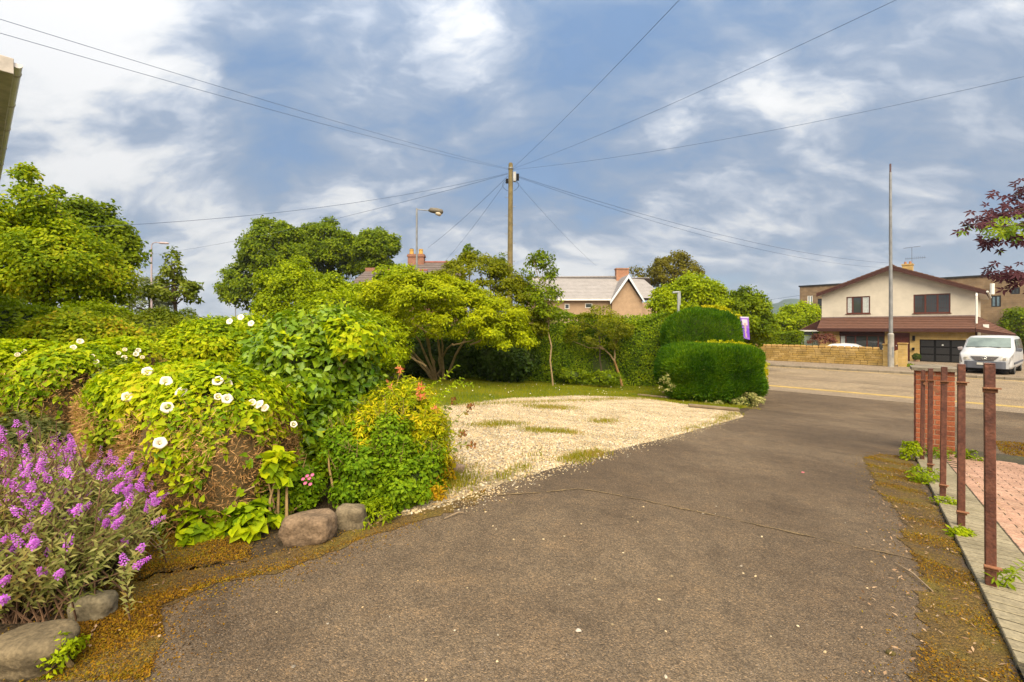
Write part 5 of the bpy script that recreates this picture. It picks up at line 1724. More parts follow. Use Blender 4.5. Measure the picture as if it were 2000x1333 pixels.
def bush(label, ells, n, L, lm, seed=1, nclump=50, cr=.25, ratio=.6, shape='leaf', flat=.8, core_k=.78, name='bush', cat='bush', group=None,
         droop=.4, inner=.45, up=.35, bottom=-.45, corem=None, shoots=0, slen=.16, jit=None, stems=6, leafname='foliage'):
    r = np.random.RandomState(seed)
    E = np.array(ells)
    base = Vector((E[0, 0], E[0, 1], zg(E[0, 0], E[0, 1])))
    e = empty(name, base, label, cat, group)
    pts, nn, ctr = clump_pts(r, ells, nclump, cr, n, flat, inner, bottom)
    n2, ax = orient(nn, r, droop, up)
    k = pts[:, 2] > zgn(pts[:, 0], pts[:, 1]) + .01
    pts, n2, ax = pts[k], n2[k], ax[k]
    Ls = L * r.uniform(.55, 1.3, len(pts))
    link(leafname, leaf_mesh(leafname, pts, n2, ax, Ls, Ls * ratio, shape), LM[lm] if isinstance(lm, str) else lm, e)
    if shoots:
        tops = ctr[ctr[:, 2] > np.percentile(ctr[:, 2], 30)]
        mbs = MB(); C_, N_, A_ = [], [], []
        ec = E[:, :3].mean(0)
        for k in range(shoots):
            c = tops[r.randint(len(tops))]
            d = unit(((c - ec) * np.array([.8, .8, .3]) + r.normal(size=3) * .12)[None])[0] * .55 + np.array([r.normal() * .25, r.normal() * .25, 1.0])
            d /= np.linalg.norm(d); ln = slen * r.uniform(.5, 1.5)
            p0 = c - d * .03; bend = r.normal(size=3) * .2 * ln
            pts_ = [Vector(p0 + d * ln * q + bend * q * q) for q in (0, .5, 1)]
            mbs.tube(pts_, [.003, .0025, .001], 4, False)
            m_ = int(max(5, ln / (L * .30)))
            for j in range(m_):
                q = (j + .5) / m_; sv = r.normal(size=3); sv -= d * sv.dot(d); sv /= np.linalg.norm(sv)
                C_.append(p0 + d * ln * q + bend * q * q); A_.append(sv + d * .6); N_.append(d - sv * .4 + [0, 0, .3])
        Ls_ = L * r.uniform(.5, 1.0, len(C_))
        link('shoots', leaf_mesh('shoots', np.array(C_), unit(np.array(N_)), unit(np.array(A_)), Ls_, Ls_ * ratio, shape), LM[lm] if isinstance(lm, str) else lm, e)['kind'] = 'stuff'
        mbs.build('shoot_stems', m_bark, e)['kind'] = 'stuff'
    if core_k:
        inner_leaves('inner_leaves', ells, L * 1.5, LM[lm] if isinstance(lm, str) else lm, e, seed, core_k + .04)
        core_k = core_k * .86
        for i, el in enumerate(ells):
            core('filler_core', el[:3], el[3:6], corem or m_core, e, 2.0, core_k, .12, seed + i)
    if stems:
        mb = MB()
        for k in range(stems):
            c = ctr[r.randint(len(ctr))]
            limb(mb, base + Vector((r.normal() * .05, r.normal() * .05, -.02)), Vector(c), .012 + .01 * base.length * .02, .004, r, .1, 4, 5)
        mb.build('stems', m_bark, e)
    return e


def wide(el, ry): return (el[0], el[1], el[2], el[3], ry, el[5])


# ---- far trees and hill
hill_m = mat('hill_woodland', (.022, .045, .02), .95, .4, .02)
def hill_obj(name, rx, d, prof, m, seed):
    mb = MB(); n = len(prof)
    vs = []
    for k, (px, py) in enumerate(prof):
        a = P(px, py, d); vs.append((a.x, a.y, a.z))
    V0 = [Vector(v) for v in vs]
    front = [Vector((v.x * .80, v.y * .80, -1)) for v in V0]; back = [Vector((v.x * 1.25, v.y * 1.25, -1)) for v in V0]
    # several cross rows for a rounded slope
    rows = [front]
    for q in (.3, .55, .75, .9, 1.0): rows.append([f.lerp(v, q) + Vector((0, 0, (v.z + 1) * (math.sin(q * math.pi / 2) - q))) for f, v in zip(front, V0)])
    rows.append(back)
    vv = [p for r_ in rows for p in r_]
    ff = []
    for i in range(len(rows) - 1):
        for k in range(n - 1):
            ff.append((i * n + k, i * n + k + 1, (i + 1) * n + k + 1, (i + 1) * n + k))
    mb.add(vv, ff)
    o = mb.build(name, m, smooth=True); o['kind'] = 'structure'
    return o


hill_obj('hill', 0, 1500, [(1300, 640), (1380, 625), (1440, 610), (1480, 601), (1500, 596), (1520, 592), (1530, 586), (1545, 584), (1565, 585), (1600, 590), (1700, 600), (1850, 615), (1950, 632), (2050, 641)], hill_m, 1)
hill_obj('low_hill', 0, 900, [(-400, 630), (0, 624), (300, 626), (420, 628), (700, 630), (1000, 628), (1300, 622), (1450, 612), (1500, 606), (1560, 600), (1700, 615), (1900, 622), (2400, 630)], mat('low_hill_woodland', (.045, .075, .03), .95, .5, .03), 2)

G1 = 'big round trees standing together behind the light green tree'
tree('leftmost and tallest of the big round trees, skirted down to the left', [EL(468, 600, 425, 560, 46), EL(432, 560, 500, 622, 46), wide(EL(500, 620, 440, 600, 46), 2.5)], 30000, .27, 'mid', (-20, 46), 190, .8, .4, 11, inner=.2, group=G1, fill=1.4)
tree('middle one of the big round trees', [EL(580, 700, 430, 560, 50), EL(560, 640, 440, 560, 50), EL(620, 700, 470, 560, 50)], 26000, .28, 'mid', (-19.5, 50), 150, .8, .35, 12, inner=.2, group=G1, forks=16, fork_z=.8, bottom=-.3, fill=1.0)
tree('rightmost of the big round trees, rounded and slightly apart', [EL(690, 781, 443, 540, 48), EL(700, 770, 480, 562, 48)], 19000, .27, 'mid', (-14.2, 48), 120, .75, .32, 13, inner=.2, group=G1, forks=14, bottom=-.3, fill=1.0)
tree('lower leafy tree behind the trunks of the big round trees', [EL(600, 780, 520, 640, 52)], 5000, .32, 'dark', None, 40, .8, .2, 14)
tree('light green feathery tree in front of the big round trees', [EL(505, 640, 500, 660, 22), EL(600, 710, 535, 650, 22), EL(490, 570, 560, 670, 21)], 24000, .13, 'bright', (-9.8, 22), 170, .42, .13, 15, inner=.25, fill=1.6)
tree('bushy pale tree left of the red chimney house', [EL(655, 790, 545, 680, 19), EL(720, 850, 515, 640, 21)], 15000, .13, 'bright', None, 130, .36, .12, 16, fill=1.6)
# left group
m_lefttree = leafmat('leaf_lefttree', [(.08, .15, .003), (.16, .25, .004), (.28, .36, .005), (.36, .34, .01)], .42, .8)
tree('large green tree filling the left edge, with a spiky top', [EL(-190, 100, 378, 650, 12), EL(40, 215, 430, 640, 12), EL(40, 110, 360, 470, 12), EL(120, 252, 480, 640, 12.5)], 52000, .10, m_lefttree, (-12.5, 12), 300, .42, .2, 21, inner=.3, fill=1.8)
tree('spindly leafy shoot standing above the left tree', [EL(28, 112, 322, 430, 12.2), EL(45, 85, 315, 350, 12.2)], 1500, .10, m_lefttree, (-11.6, 12.2), 14, .2, .04, 22, inner=.3)
tree('darker tree behind the large left tree', [EL(100, 245, 385, 560, 19), EL(190, 262, 430, 560, 19), EL(215, 272, 460, 540, 19)], 20000, .17, 'mid', (-17, 19.5), 140, .5, .2, 23, inner=.3, fill=1.5)
tree('pale hazy willow like tree between lamp and left trees', [EL(245, 335, 540, 640, 55)], 5000, .28, leafmat('leaf_pale', [(.10, .13, .05), (.14, .18, .07)], .3), None, 50, .7, .2, 24)
tree('small conical dark tree rising from a green mound', [EL(328, 352, 478, 520, 14), EL(312, 368, 505, 560, 14), EL(292, 390, 540, 608, 14)], 2300, .11, leafmat('leaf_conical', [(.07, .11, .008), (.12, .17, .012), (.2, .24, .03)], .35), (-10.35, 14), 62, .17, .07, 25, forks=22, inner=.3, fork_z=.1)
tree('low far trees on the skyline beside the gap of sky', [EL(395, 470, 622, 650, 70), EL(225, 300, 600, 645, 60)], 1800, .4, 'mid', None, 20, 1.0, .15, 26)
# centre: spreading azalea like tree with bare stems
Ya = 14.6
azE = [wide(EL(720, 960, 525, 660, Ya), 1.6), wide(EL(820, 1048, 570, 700, Ya), 1.4), wide(EL(685, 820, 575, 712, Ya), 1.3), wide(EL(760, 1000, 560, 672, Ya), 2.0), wide(EL(900, 1052, 600, 722, Ya), 1.2), wide(EL(700, 960, 530, 640, Ya), 2.2)]
az = empty('spreading_shrub', G(738, 748), 'bright yellow green spreading shrub on many bare leaning stems', 'tree')
r = np.random.RandomState(31)
pts, nn, ctr = clump_pts(r, azE, 340, .30, 64000, .42, .35, -.35)
n2, ax = orient(nn, r, .1, .9, .45)
Ls = .105 * r.uniform(.6, 1.3, len(pts))
link('crown', leaf_mesh('crown', pts, n2, ax, Ls, Ls * .42, 'quad'), LM['lime'], az)
bpt = G(850, 744); bpt2 = G(866, 744)
for k, (px, py) in enumerate(((808, 650), (825, 640), (852, 655), (862, 660), (915, 650), (775, 660))):
    mb = MB(); src = (bpt if k in (0, 1, 5) else bpt2) + Vector((r.normal() * .06, r.normal() * .1, -.05))
    P1 = P(px, py, Ya + r.uniform(-.4, .4))
    # kinked stems that rise and then spread
    midp = src.lerp(P1, .5) + Vector((0, 0, .12))
    mb.tube([src, src.lerp(midp, .5) + Vector((.03, 0, .02)), midp, midp.lerp(P1, .6) + Vector((.03, 0, .03)), P1], [.055, .047, .04, .032, .018], 7)
    for j in range(3):
        c = Vector(ctr[r.randint(len(ctr))])
        if (c - P1).length < 1.6: limb(mb, P1, c, .018, .006, r, .1, 4, 5)
    mb.build('stem', m_barkl, az)
# stems shown low in the picture
for (a, b_, rr_) in (((850, 744), (838, 650), .045), ((862, 744), (856, 660), .04), ((868, 742), (884, 672), .045), ((832, 716), (770, 682), .04), ((884, 675), (925, 664), .028), ((918, 674), (962, 656), .028), ((846, 744), (800, 690), .04)):
    A = G(*a) if a[1] > 725 else P(*a, Ya); B = P(*b_, Ya)
    mb = MB(); limb(mb, A, B, rr_, rr_ * .6, r, .10, 6, 7); mb.build('stem', m_barkl, az)
# shaded interior under it, put into the dark leaf colour of these bushes
m_shadeleaf = leafmat('leaf_shade_dark', [(.012, .03, .004), (.03, .06, .006), (.05, .085, .008)], .2, 2)
bush('low bushes coloured dark for the shade behind the bare stems', [wide(EL(760, 930, 660, 752, 17.2), .8), wide(EL(900, 1060, 655, 752, 17.2), .8)], 12000, .09, m_shadeleaf, 32, 90, .3, core_k=.85)
tree('olive green tree rising behind the spreading shrub', [wide(EL(820, 1040, 498, 640, 18), 1.8), wide(EL(940, 1075, 540, 700, 17.4), 1.5), wide(EL(860, 1000, 490, 600, 18.5), 1.3)], 24000, .10, 'olive', None, 200, .32, .12, 33, flat=.5, inner=.3, group=None)
tree('dark twisted sprig of a conifer showing above the olive tree', [EL(905, 925, 474, 505, 24), EL(898, 945, 490, 530, 24)], 1000, .13, 'mid', None, 20, .2, .05, 34, fork_z=.9)
tree('thin wispy tree crown just left of the telegraph pole', [EL(955, 1000, 495, 560, 22.5)], 900, .12, 'mid', None, 22, .25, .04, 35)
st = G(1063, 740)
tree('slender tree with loose airy crown tied by a pale stake', [EL(1020, 1090, 485, 580, 17.0), EL(1010, 1100, 540, 650, 17.0), EL(1045, 1085, 478, 520, 17.0)], 4200, .105, 'mid', (st.x + .02, 17.0), 95, .24, .035, 36, forks=26, inner=.2, bark=m_barkl, fork_z=.05)
q = G(1063, 739); mb = MB(); mb.tube([q, P(1063, 618, q.y)], [.03, .026], 7); tag(mb.build('tree_stake', m_barkl), 'straight pale stake or bare stem standing before the hedge', 'stake')
mb = MB(); q = G(1068, 739); mb.tube([q, P(1070, 655, q.y + .1)], [.022, .018], 7); tag(mb.build('tree_stake', m_barkl), 'thinner second stake close to the right of the pale one', 'stake')

# long hedge at the back
def hedge(label, A, B, zt0, zt1, width, n, L, lm, seed=1, name='hedge', corem=None, shape='leaf', ratio=.6, lumps=.10, group=None, skirt=0.0):
    r = np.random.RandomState(seed)
    A = Vector((A[0], A[1], 0)); B = Vector((B[0], B[1], 0))
    d = (B - A); Ln = d.length; d.normalize(); nv = Vector((-d.y, d.x, 0))
    if nv.y > 0: nv = -nv          # towards the camera
    e = empty(name, Vector((*(A.lerp(B, .5))[:2], zg(*(A.lerp(B, .5))[:2]))), label, 'hedge', group)
    H = ((zt0 + zt1) / 2) - e.location.z
    a_front, a_top, a_end = Ln * H, Ln * width, width * H * 2
    tot = a_front + a_top + a_end
    k = r.choice(3, n, p=[a_front / tot, a_top / tot, a_end / tot])
    u = r.uniform(0, Ln, n); h = r.uniform(0, 1, n) ** .9; w = r.uniform(0, width, n)
    f = k == 0; t = k == 1; en = k == 2
    w[f] = 0; h[t] = 1
    sd = r.randint(0, 2, n)
    u[en] = sd[en] * Ln
    # round the shoulders
    P0 = np.stack([A.x + d.x * u + nv.x * (width / 2 - w), A.y + d.y * u + nv.y * (width / 2 - w), np.zeros(n)], 1)
    gz = zgn(P0[:, 0], P0[:, 1]); zt = zt0 + (zt1 - zt0) * u / Ln
    lump = wave(P0 * np.array([1, 1, 0]) + np.stack([h * 0, h * 0, h * H], 1), 2.2, seed)
    P0[:, 2] = gz + (zt - gz) * h + t * lump * lumps * .8
    out = np.zeros((n, 3)); out[f] = [nv.x, nv.y, .1]; out[t] = [0, 0, 1]
    out[en] = np.where(sd[en, None] == 1, [[d.x, d.y, 0]], [[-d.x, -d.y, 0]])
    sh = np.clip((h - .88) / .12, 0, 1)
    P0[f] += -np.array([nv.x, nv.y, 0]) * (sh[f, None] ** 2 * .12)
    P0 += out * (lump * lumps)[:, None] - out * (np.abs(r.normal(size=n)) * .07)[:, None]
    n2, ax = orient(unit(out), r, .5, .3, .5)
    kk = P0[:, 2] > gz + .02
    Ls = L * r.uniform(.6, 1.3, n)
    link('foliage', leaf_mesh('foliage', P0[kk], n2[kk], ax[kk], Ls[kk], Ls[kk] * ratio, shape), LM[lm] if isinstance(lm, str) else lm, e)
    mb = MB(); s_ = .30
    a0 = A + nv * (width / 2 - s_) + d * s_; a1 = A - nv * (width / 2 - s_) + d * s_; b0 = B + nv * (width / 2 - s_) - d * s_; b1 = B - nv * (width / 2 - s_) - d * s_
    lo = lambda p: Vector((p.x, p.y, zg(p.x, p.y) - .05)); hi = lambda p, z: Vector((p.x, p.y, z - s_))
    mb.add([lo(a0), lo(b0), lo(b1), lo(a1), hi(a0, zt0), hi(b0, zt1), hi(b1, zt1), hi(a1, zt0)], [(3, 2, 1, 0), (4, 5, 6, 7), (0, 1, 5, 4), (1, 2, 6, 5), (2, 3, 7, 6), (3, 0, 4, 7)])
    mb.build('filler_core', corem or m_core, e)
    return e


hA, hB = G(900, 738), G(1300, 752)
hedge('tall green leafy hedge closing the lawn at the back', (P(770, 0, 19.6).x, 19.6), (P(1300, 0, 19.0).x, 19.0), P(0, 625, 18.8).z, P(0, 612, 18.3).z, 1.3, 64000, .08, 'hedge', 41, lumps=.24)
bush('low bright green perennials at the foot of the hedge', [wide(EL(1140, 1215, 722, 756, 17.6), .35), wide(EL(1080, 1160, 716, 750, 17.9), .3)], 2600, .10, 'mid', 42, 26, .16, .35, core_k=.6, stems=0)
# shrubby growth above the hedge
tree('olive leaning bush growing through the hedge in front of the bungalow', [EL(1100, 1240, 605, 690, 18.3), EL(1130, 1215, 598, 640, 18.3)], 5200, .07, 'olive', None, 90, .22, .03, 43, name='bush', cat='bush')
bl = G(1216, 756)
lt_ = empty('leaning_tree', bl, 'small leaning tree with forked orange brown trunk on the lawn', 'tree')
mb = MB(); Yl = bl.y
F_ = P(1200, 706, Yl)
mb.tube([bl + Vector((0, 0, -.05)), P(1210, 735, Yl), F_], [.055, .048, .045], 8)
mb.build('trunk', mat('orange_bark', (.24, .135, .045), .85, .3, 9, .5, 60), lt_)
r = np.random.RandomState(44)
mb = MB()
k1 = P(1182, 684, Yl); k2 = P(1200, 684, Yl)
mb.tube([F_, P(1192, 694, Yl), k1], [.035, .03, .026], 7); mb.tube([F_, P(1201, 694, Yl), k2], [.038, .033, .028], 7)
ll = [wide(EL(1100, 1225, 625, 700, Yl), .9), wide(EL(1160, 1240, 610, 690, Yl + .1), .9)]
pts, nn, ctr = clump_pts(r, ll, 70, .2, 5200, .6, .3, -.6)
for c in ctr[:16]: limb(mb, k1 if c[0] < k1.x + .1 else k2, Vector(c), .018, .005, r, .12, 5, 5)
mb.build('branches', m_barkl, lt_)
n2, ax = orient(nn, r, .3, .4); Ls = .075 * r.uniform(.6, 1.3, len(pts))
link('crown', leaf_mesh('crown', pts, n2, ax, Ls, Ls * .5, 'quad'), leafmat('leaf_leaning', [(.07, .09, .004), (.13, .15, .006), (.18, .19, .012)], .33, 2), lt_)

# clipped conifers
def conifer(label, c, rr_, n, seed, p=3.4, L=.13, name='clipped_conifer', zmin=-1):
    r = np.random.RandomState(seed)
    e = empty(name, Vector((c[0], c[1], zg(c[0], c[1]))), label, 'conifer', 'clipped conifers at the drive entrance')
    pts, nn = shell_pts(r, c, rr_, n, p, .045, .035, 6.0, seed)
    # tufts: vertical ribs give the feathery clipped look
    g_ = wave(pts * np.array([1, 1, .35]), 11.0, seed + 5)
    pts -= nn * (np.clip(-g_, 0, 1) * .12)[:, None]
    g2 = wave(pts, 7.0, seed + 8); low = np.clip((c[2] + .2 - pts[:, 2]) / .5, 0, 1)
    pts -= nn * (np.clip(-g2, 0, 1.2) * .17 * low)[:, None]
    st_ = r.uniform(size=len(pts)) < .012; pts[st_] += nn[st_] * r.uniform(.02, .07, st_.sum())[:, None]
    ax = nn * .75 + r.normal(size=nn.shape) * .25 + np.array([0, 0, .75])
    n2 = unit(np.cross(ax, r.normal(size=nn.shape)) + nn * .5)
    k = pts[:, 2] > zgn(pts[:, 0], pts[:, 1])
    Ls = L * r.uniform(.5, 1.3, n)[:len(pts)]
    link('foliage', leaf_mesh('foliage', pts[k], n2[k], unit(ax)[k], Ls[k], Ls[k] * .17, 'quad'), LM['conifer'], e)
    core('filler_core', c, rr_, m_core, e, p, .84, .035, seed, 4)
    mb = MB(); b = Vector((c[0], c[1], zg(c[0], c[1]))); mb.tube([b, b + Vector((0, 0, .6))], .07, 8); mb.build('trunk', m_bark, e)
    return e


gc = G(1385, 790)
Yc = gc.y + .9
z0_, z1_ = gc.z + .02, P(0, 677, Yc).z
cx0, cx1 = P(1280, 0, Yc).x, P(1487, 0, Yc).x
conifer('large clipped dark green conifer with flat top beside the drive', ((cx0 + cx1) / 2, Yc, (z0_ + z1_) / 2), ((cx1 - cx0) / 2 - .22, 1.0, (z1_ - z0_) / 2), 110000, 51, 4.6)
Yd_ = Yc + 3.0
cc = EL(1298, 1436, 606, 760, Yd_)
conifer('second clipped conifer standing behind the large one, rounded top', (cc[0], cc[1], cc[2]), (cc[3], 1.0, cc[5]), 70000, 52, 3.4)
bush('yellow variegated shrub showing over and beside the large conifer', [wide(EL(1330, 1480, 664, 700, Yc + 1.6), .5), wide(EL(1440, 1492, 670, 790, Yc + .9), .7)], 8000, .06, 'yellow', 53, 70, .16, .5, core_k=.8, corem=m_core)
bush('yellow tipped bush behind the rounded conifer', [wide(EL(1350, 1445, 596, 640, Yd_ + 1.5), .5)], 2600, .08, 'yellow', 54, 30, .2, core_k=.7)
m_varieg = leafmat('leaf_variegated', [(.10, .15, .03), (.25, .27, .08), (.45, .44, .22)], .3, 5)
bush('low variegated creeper with pale leaves at the right foot of the large conifer', [wide(EL(1410, 1492, 762, 806, gc.y + .1), .35), wide(EL(1340, 1420, 782, 803, gc.y), .2)], 2600, .055, m_varieg, 55, 36, .12, .6, core_k=.55, stems=0)
bush('pale leaved sprigs growing in the front of the large conifer', [wide(EL(1284, 1318, 720, 790, gc.y + .15), .15), wide(EL(1350, 1380, 710, 730, gc.y - .10), .08)], 420, .045, m_varieg, 56, 26, .05, .6, core_k=0, stems=0)

# trees to the right, behind
tree('airy brownish green tree behind the bungalow chimney', [EL(1255, 1372, 492, 590, 48), EL(1290, 1350, 490, 540, 48)], 9000, .22, 'brownish', None, 100, .6, .2, 61, forks=24, inner=.1, fill=.7)
tree('thin branches of a tree just right of the bungalow chimney', [EL(1228, 1262, 520, 560, 47)], 350, .22, 'brownish', None, 12, .4, .08, 62)
tree('bright green tree right of the bungalow', [EL(1290, 1415, 530, 660, 25), EL(1262, 1330, 560, 660, 24), EL(1340, 1420, 545, 640, 25)], 20000, .14, 'bright', (11.4, 25.5), 150, .44, .13, 63, inner=.2, fill=1.5)
tree('dark leafy tree behind the purple sale board', [EL(1400, 1503, 560, 680, 25), EL(1380, 1450, 580, 680, 25), EL(1440, 1512, 600, 690, 25)], 19000, .14, 'mid', None, 130, .42, .13, 64, inner=.2, fill=1.5)
tree('light green bushy tree left of the brown building', [EL(1495, 1600, 590, 690, 45), EL(1540, 1610, 580, 680, 46), EL(1500, 1560, 605, 690, 43)], 16000, .2, 'bright', None, 130, .6, .15, 65, inner=.2, bottom=-.8, fill=1.5)
tree('bright green tree right of the cream house', [EL(1922, 1985, 585, 680, 50), EL(1950, 2040, 570, 680, 50)], 15000, .24, 'bright', None, 110, .7, .2, 66, inner=.2, fill=1.5)
tree('dark green tree at the right edge behind the van', [EL(1965, 2080, 590, 700, 40)], 9000, .2, 'mid', None, 80, .6, .2, 67, inner=.2, fill=1.5)
hs = 38.0
hedge('clipped green hedge behind the far garden wall', U(hs, T(1470, hs))[:2], U(hs, T(1566, hs))[:2], Zat(1480, 650, hs), Zat(1560, 647, hs), 1.2, 7000, .13, 'mid', 68)
a_ = U(38.5, T(1608, 38.5), 0); za_ = Zat(1608, 664, 38.5)
tree('dark red japanese acer in front of the cream house', [(a_.x, a_.y, za_, .85, .85, .5), (a_.x - .6, a_.y, za_ - .05, .5, .5, .35)], 1800, .10, leafmat('leaf_acer_far', [(.07, .025, .02), (.13, .05, .035), (.17, .08, .05)], .3), None, 34, .25, .05, 69, flat=.5, name='acer_tree', cat='tree')
tg = U(35.2, T(1775, 35.2), .12)
bush('small green tuft at the foot of the right hand pier', [(tg.x, tg.y, .18, .35, .2, .12)], 500, .08, 'mid', 70, 12, .1, core_k=0, stems=0)

# ------------------------------------------------------------------ garden in the left foreground
# background mass of shrubs
bush('tall green bramble bush at the left edge in front of the big tree', [EL(-160, 130, 578, 800, 7.6), EL(-120, 40, 570, 700, 7.8)], 26000, .07, 'bright', 101, 180, shoots=60, slen=0.35, cr=.25, core_k=.84)
bush('orange tinted bush behind the clipped left hedge', [EL(60, 260, 612, 760, 6.6), EL(150, 330, 628, 760, 6.9)], 24000, .06, leafmat('leaf_orange_mix', [(.11, .18, .005), (.22, .32, .006), (.33, .40, .01), (.42, .26, .02)], .34, 1.6), 102, 110, shoots=70, slen=0.20, cr=.22, core_k=.84)
bush('smooth green mound of small leaves under the conical tree', [wide(EL(225, 420, 603, 740, 9.5), 1.2)], 26000, .05, leafmat('leaf_mound', [(.08, .13, .005), (.14, .19, .006), (.23, .26, .008)], .3, 1.5), 103, 110, shoots=40, slen=0.12, cr=.16, core_k=.88)
bush('pale leafy bushes in the middle distance at the left', [wide(EL(110, 240, 590, 660, 11), 1.0), wide(EL(-100, 160, 600, 700, 12), 1.0), wide(EL(380, 520, 622, 700, 11), 1.0)], 18000, .08, 'bright', 104, 130, shoots=40, slen=0.30, cr=.3, core_k=.84)
bush('lime green arching bush behind the bindweed hedge', [EL(330, 530, 625, 800, 6.2), EL(410, 540, 618, 760, 6.8), EL(255, 420, 668, 800, 5.8)], 30000, .06, 'vine', 105, 200, shoots=90, slen=0.22, cr=.22, core_k=.84)
bush('feathery green bush between azalea and glossy shrub', [wide(EL(560, 740, 560, 760, 13.0), 1.4), wide(EL(640, 800, 600, 760, 12.6), 1.0)], 24000, .075, 'bright', 106, 170, shoots=60, slen=0.25, cr=.28, core_k=.84)
bush('dark small leaved shrub between the two clipped hedges', [EL(185, 300, 700, 880, 4.4)], 15000, .04, leafmat('leaf_small_dark', [(.05, .09, .01), (.11, .16, .02), (.22, .27, .06)], .28, 4), 107, 80, shoots=40, slen=0.12, cr=.12, core_k=.8)

m_vine = LM['vine']
m_flower = leafmat('bindweed_white', [(.75, .73, .66), (.82, .80, .75)], .35, 5, .6)
m_flower_c = mat('bindweed_throat', (.50, .48, .25), .7, .1, 20)
m_hedgetwig = leafmat('hedge_twigs', [(.15, .085, .028), (.30, .18, .065), (.46, .30, .13), (.36, .22, .075)], .2, 3, .8)


def leaf_single(name, shape, L, Wd, m):
    me = leaf_mesh(name, np.zeros((1, 3)), np.array([[0, 0, 1.]]), np.array([[0, 1., 0]]), np.array([L]), np.array([Wd]), shape)
    me.materials.append(m)
    return me


def place_leaves(parent, me, pts, n2, ax, scale, name='leaf'):
    inv = Matrix.Translation(parent.location).inverted()
    for p, z, y, s in zip(pts, n2, ax, scale):
        z = Vector(z).normalized(); y = Vector(y); y = (y - z * y.dot(z)).normalized(); x = y.cross(z)
        o = bpy.data.objects.new(name, me); COL.objects.link(o)
        o.parent = parent; o.matrix_parent_inverse = inv
        o.location = Vector(p); o.rotation_euler = Matrix((x, y, z)).transposed().to_euler(); o.scale = (s, s, s)


def objleaf(name, cols, trans=.38, rough=.55, spec=.15):
    m, t, b = pbase(name)
    oi = N(t, 'ShaderNodeObjectInfo')
    c = ramp(t, oi.outputs['Random'], [(i / (len(cols) - 1), cc) for i, cc in enumerate(cols)])
    t.links.new(c, b.inputs['Base Color']); b.inputs['Roughness'].default_value = rough; b.inputs['Specular IOR Level'].default_value = spec
    tr = N(t, 'ShaderNodeBsdfTranslucent'); t.links.new(c, tr.inputs[0])
    mx = N(t, 'ShaderNodeMixShader', i_0=trans); t.links.new(b.outputs[0], mx.inputs[1]); t.links.new(tr.outputs[0], mx.inputs[2]); t.links.new(mx.outputs[0], t.nodes['Material Output'].inputs[0])
    return m


m_vineleaf = objleaf('vine_leaf', [(.08, .16, .002), (.17, .28, .003), (.28, .38, .004), (.38, .42, .01)])


def trumpet(parent, p, d, r=.032):
    """open white bindweed flower facing d"""
    d = Vector(d).normalized(); a = d.orthogonal().normalized(); b_ = d.cross(a)
    rings = [(.004, -.035), (.007, -.02), (.014, -.006), (r * .8, .004), (r, .002), (r * 1.04, -.004)]
    mb = MB(); n = 15
    vs = []
    for (rad, h) in rings:
        for k in range(n):
            an = 2 * math.pi * k / n; rr_ = rad * (1 + (.07 * math.cos(5 * an) if rad > .02 else 0))
            vs.append(p + a * math.cos(an) * rr_ + b_ * math.sin(an) * rr_ + d * h)
    fs = [(i * n + k, i * n + (k + 1) % n, (i + 1) * n + (k + 1) % n, (i + 1) * n + k) for i in range(len(rings) - 1) for k in range(n)]
    mb.add(vs, fs)
    f = mb.build('flower', m_flower, parent, smooth=True)
    c = MB(); c.tube([p - d * .012, p - d * .001], [.004, .006], 7); c.build('flower_throat', m_flower_c, f)


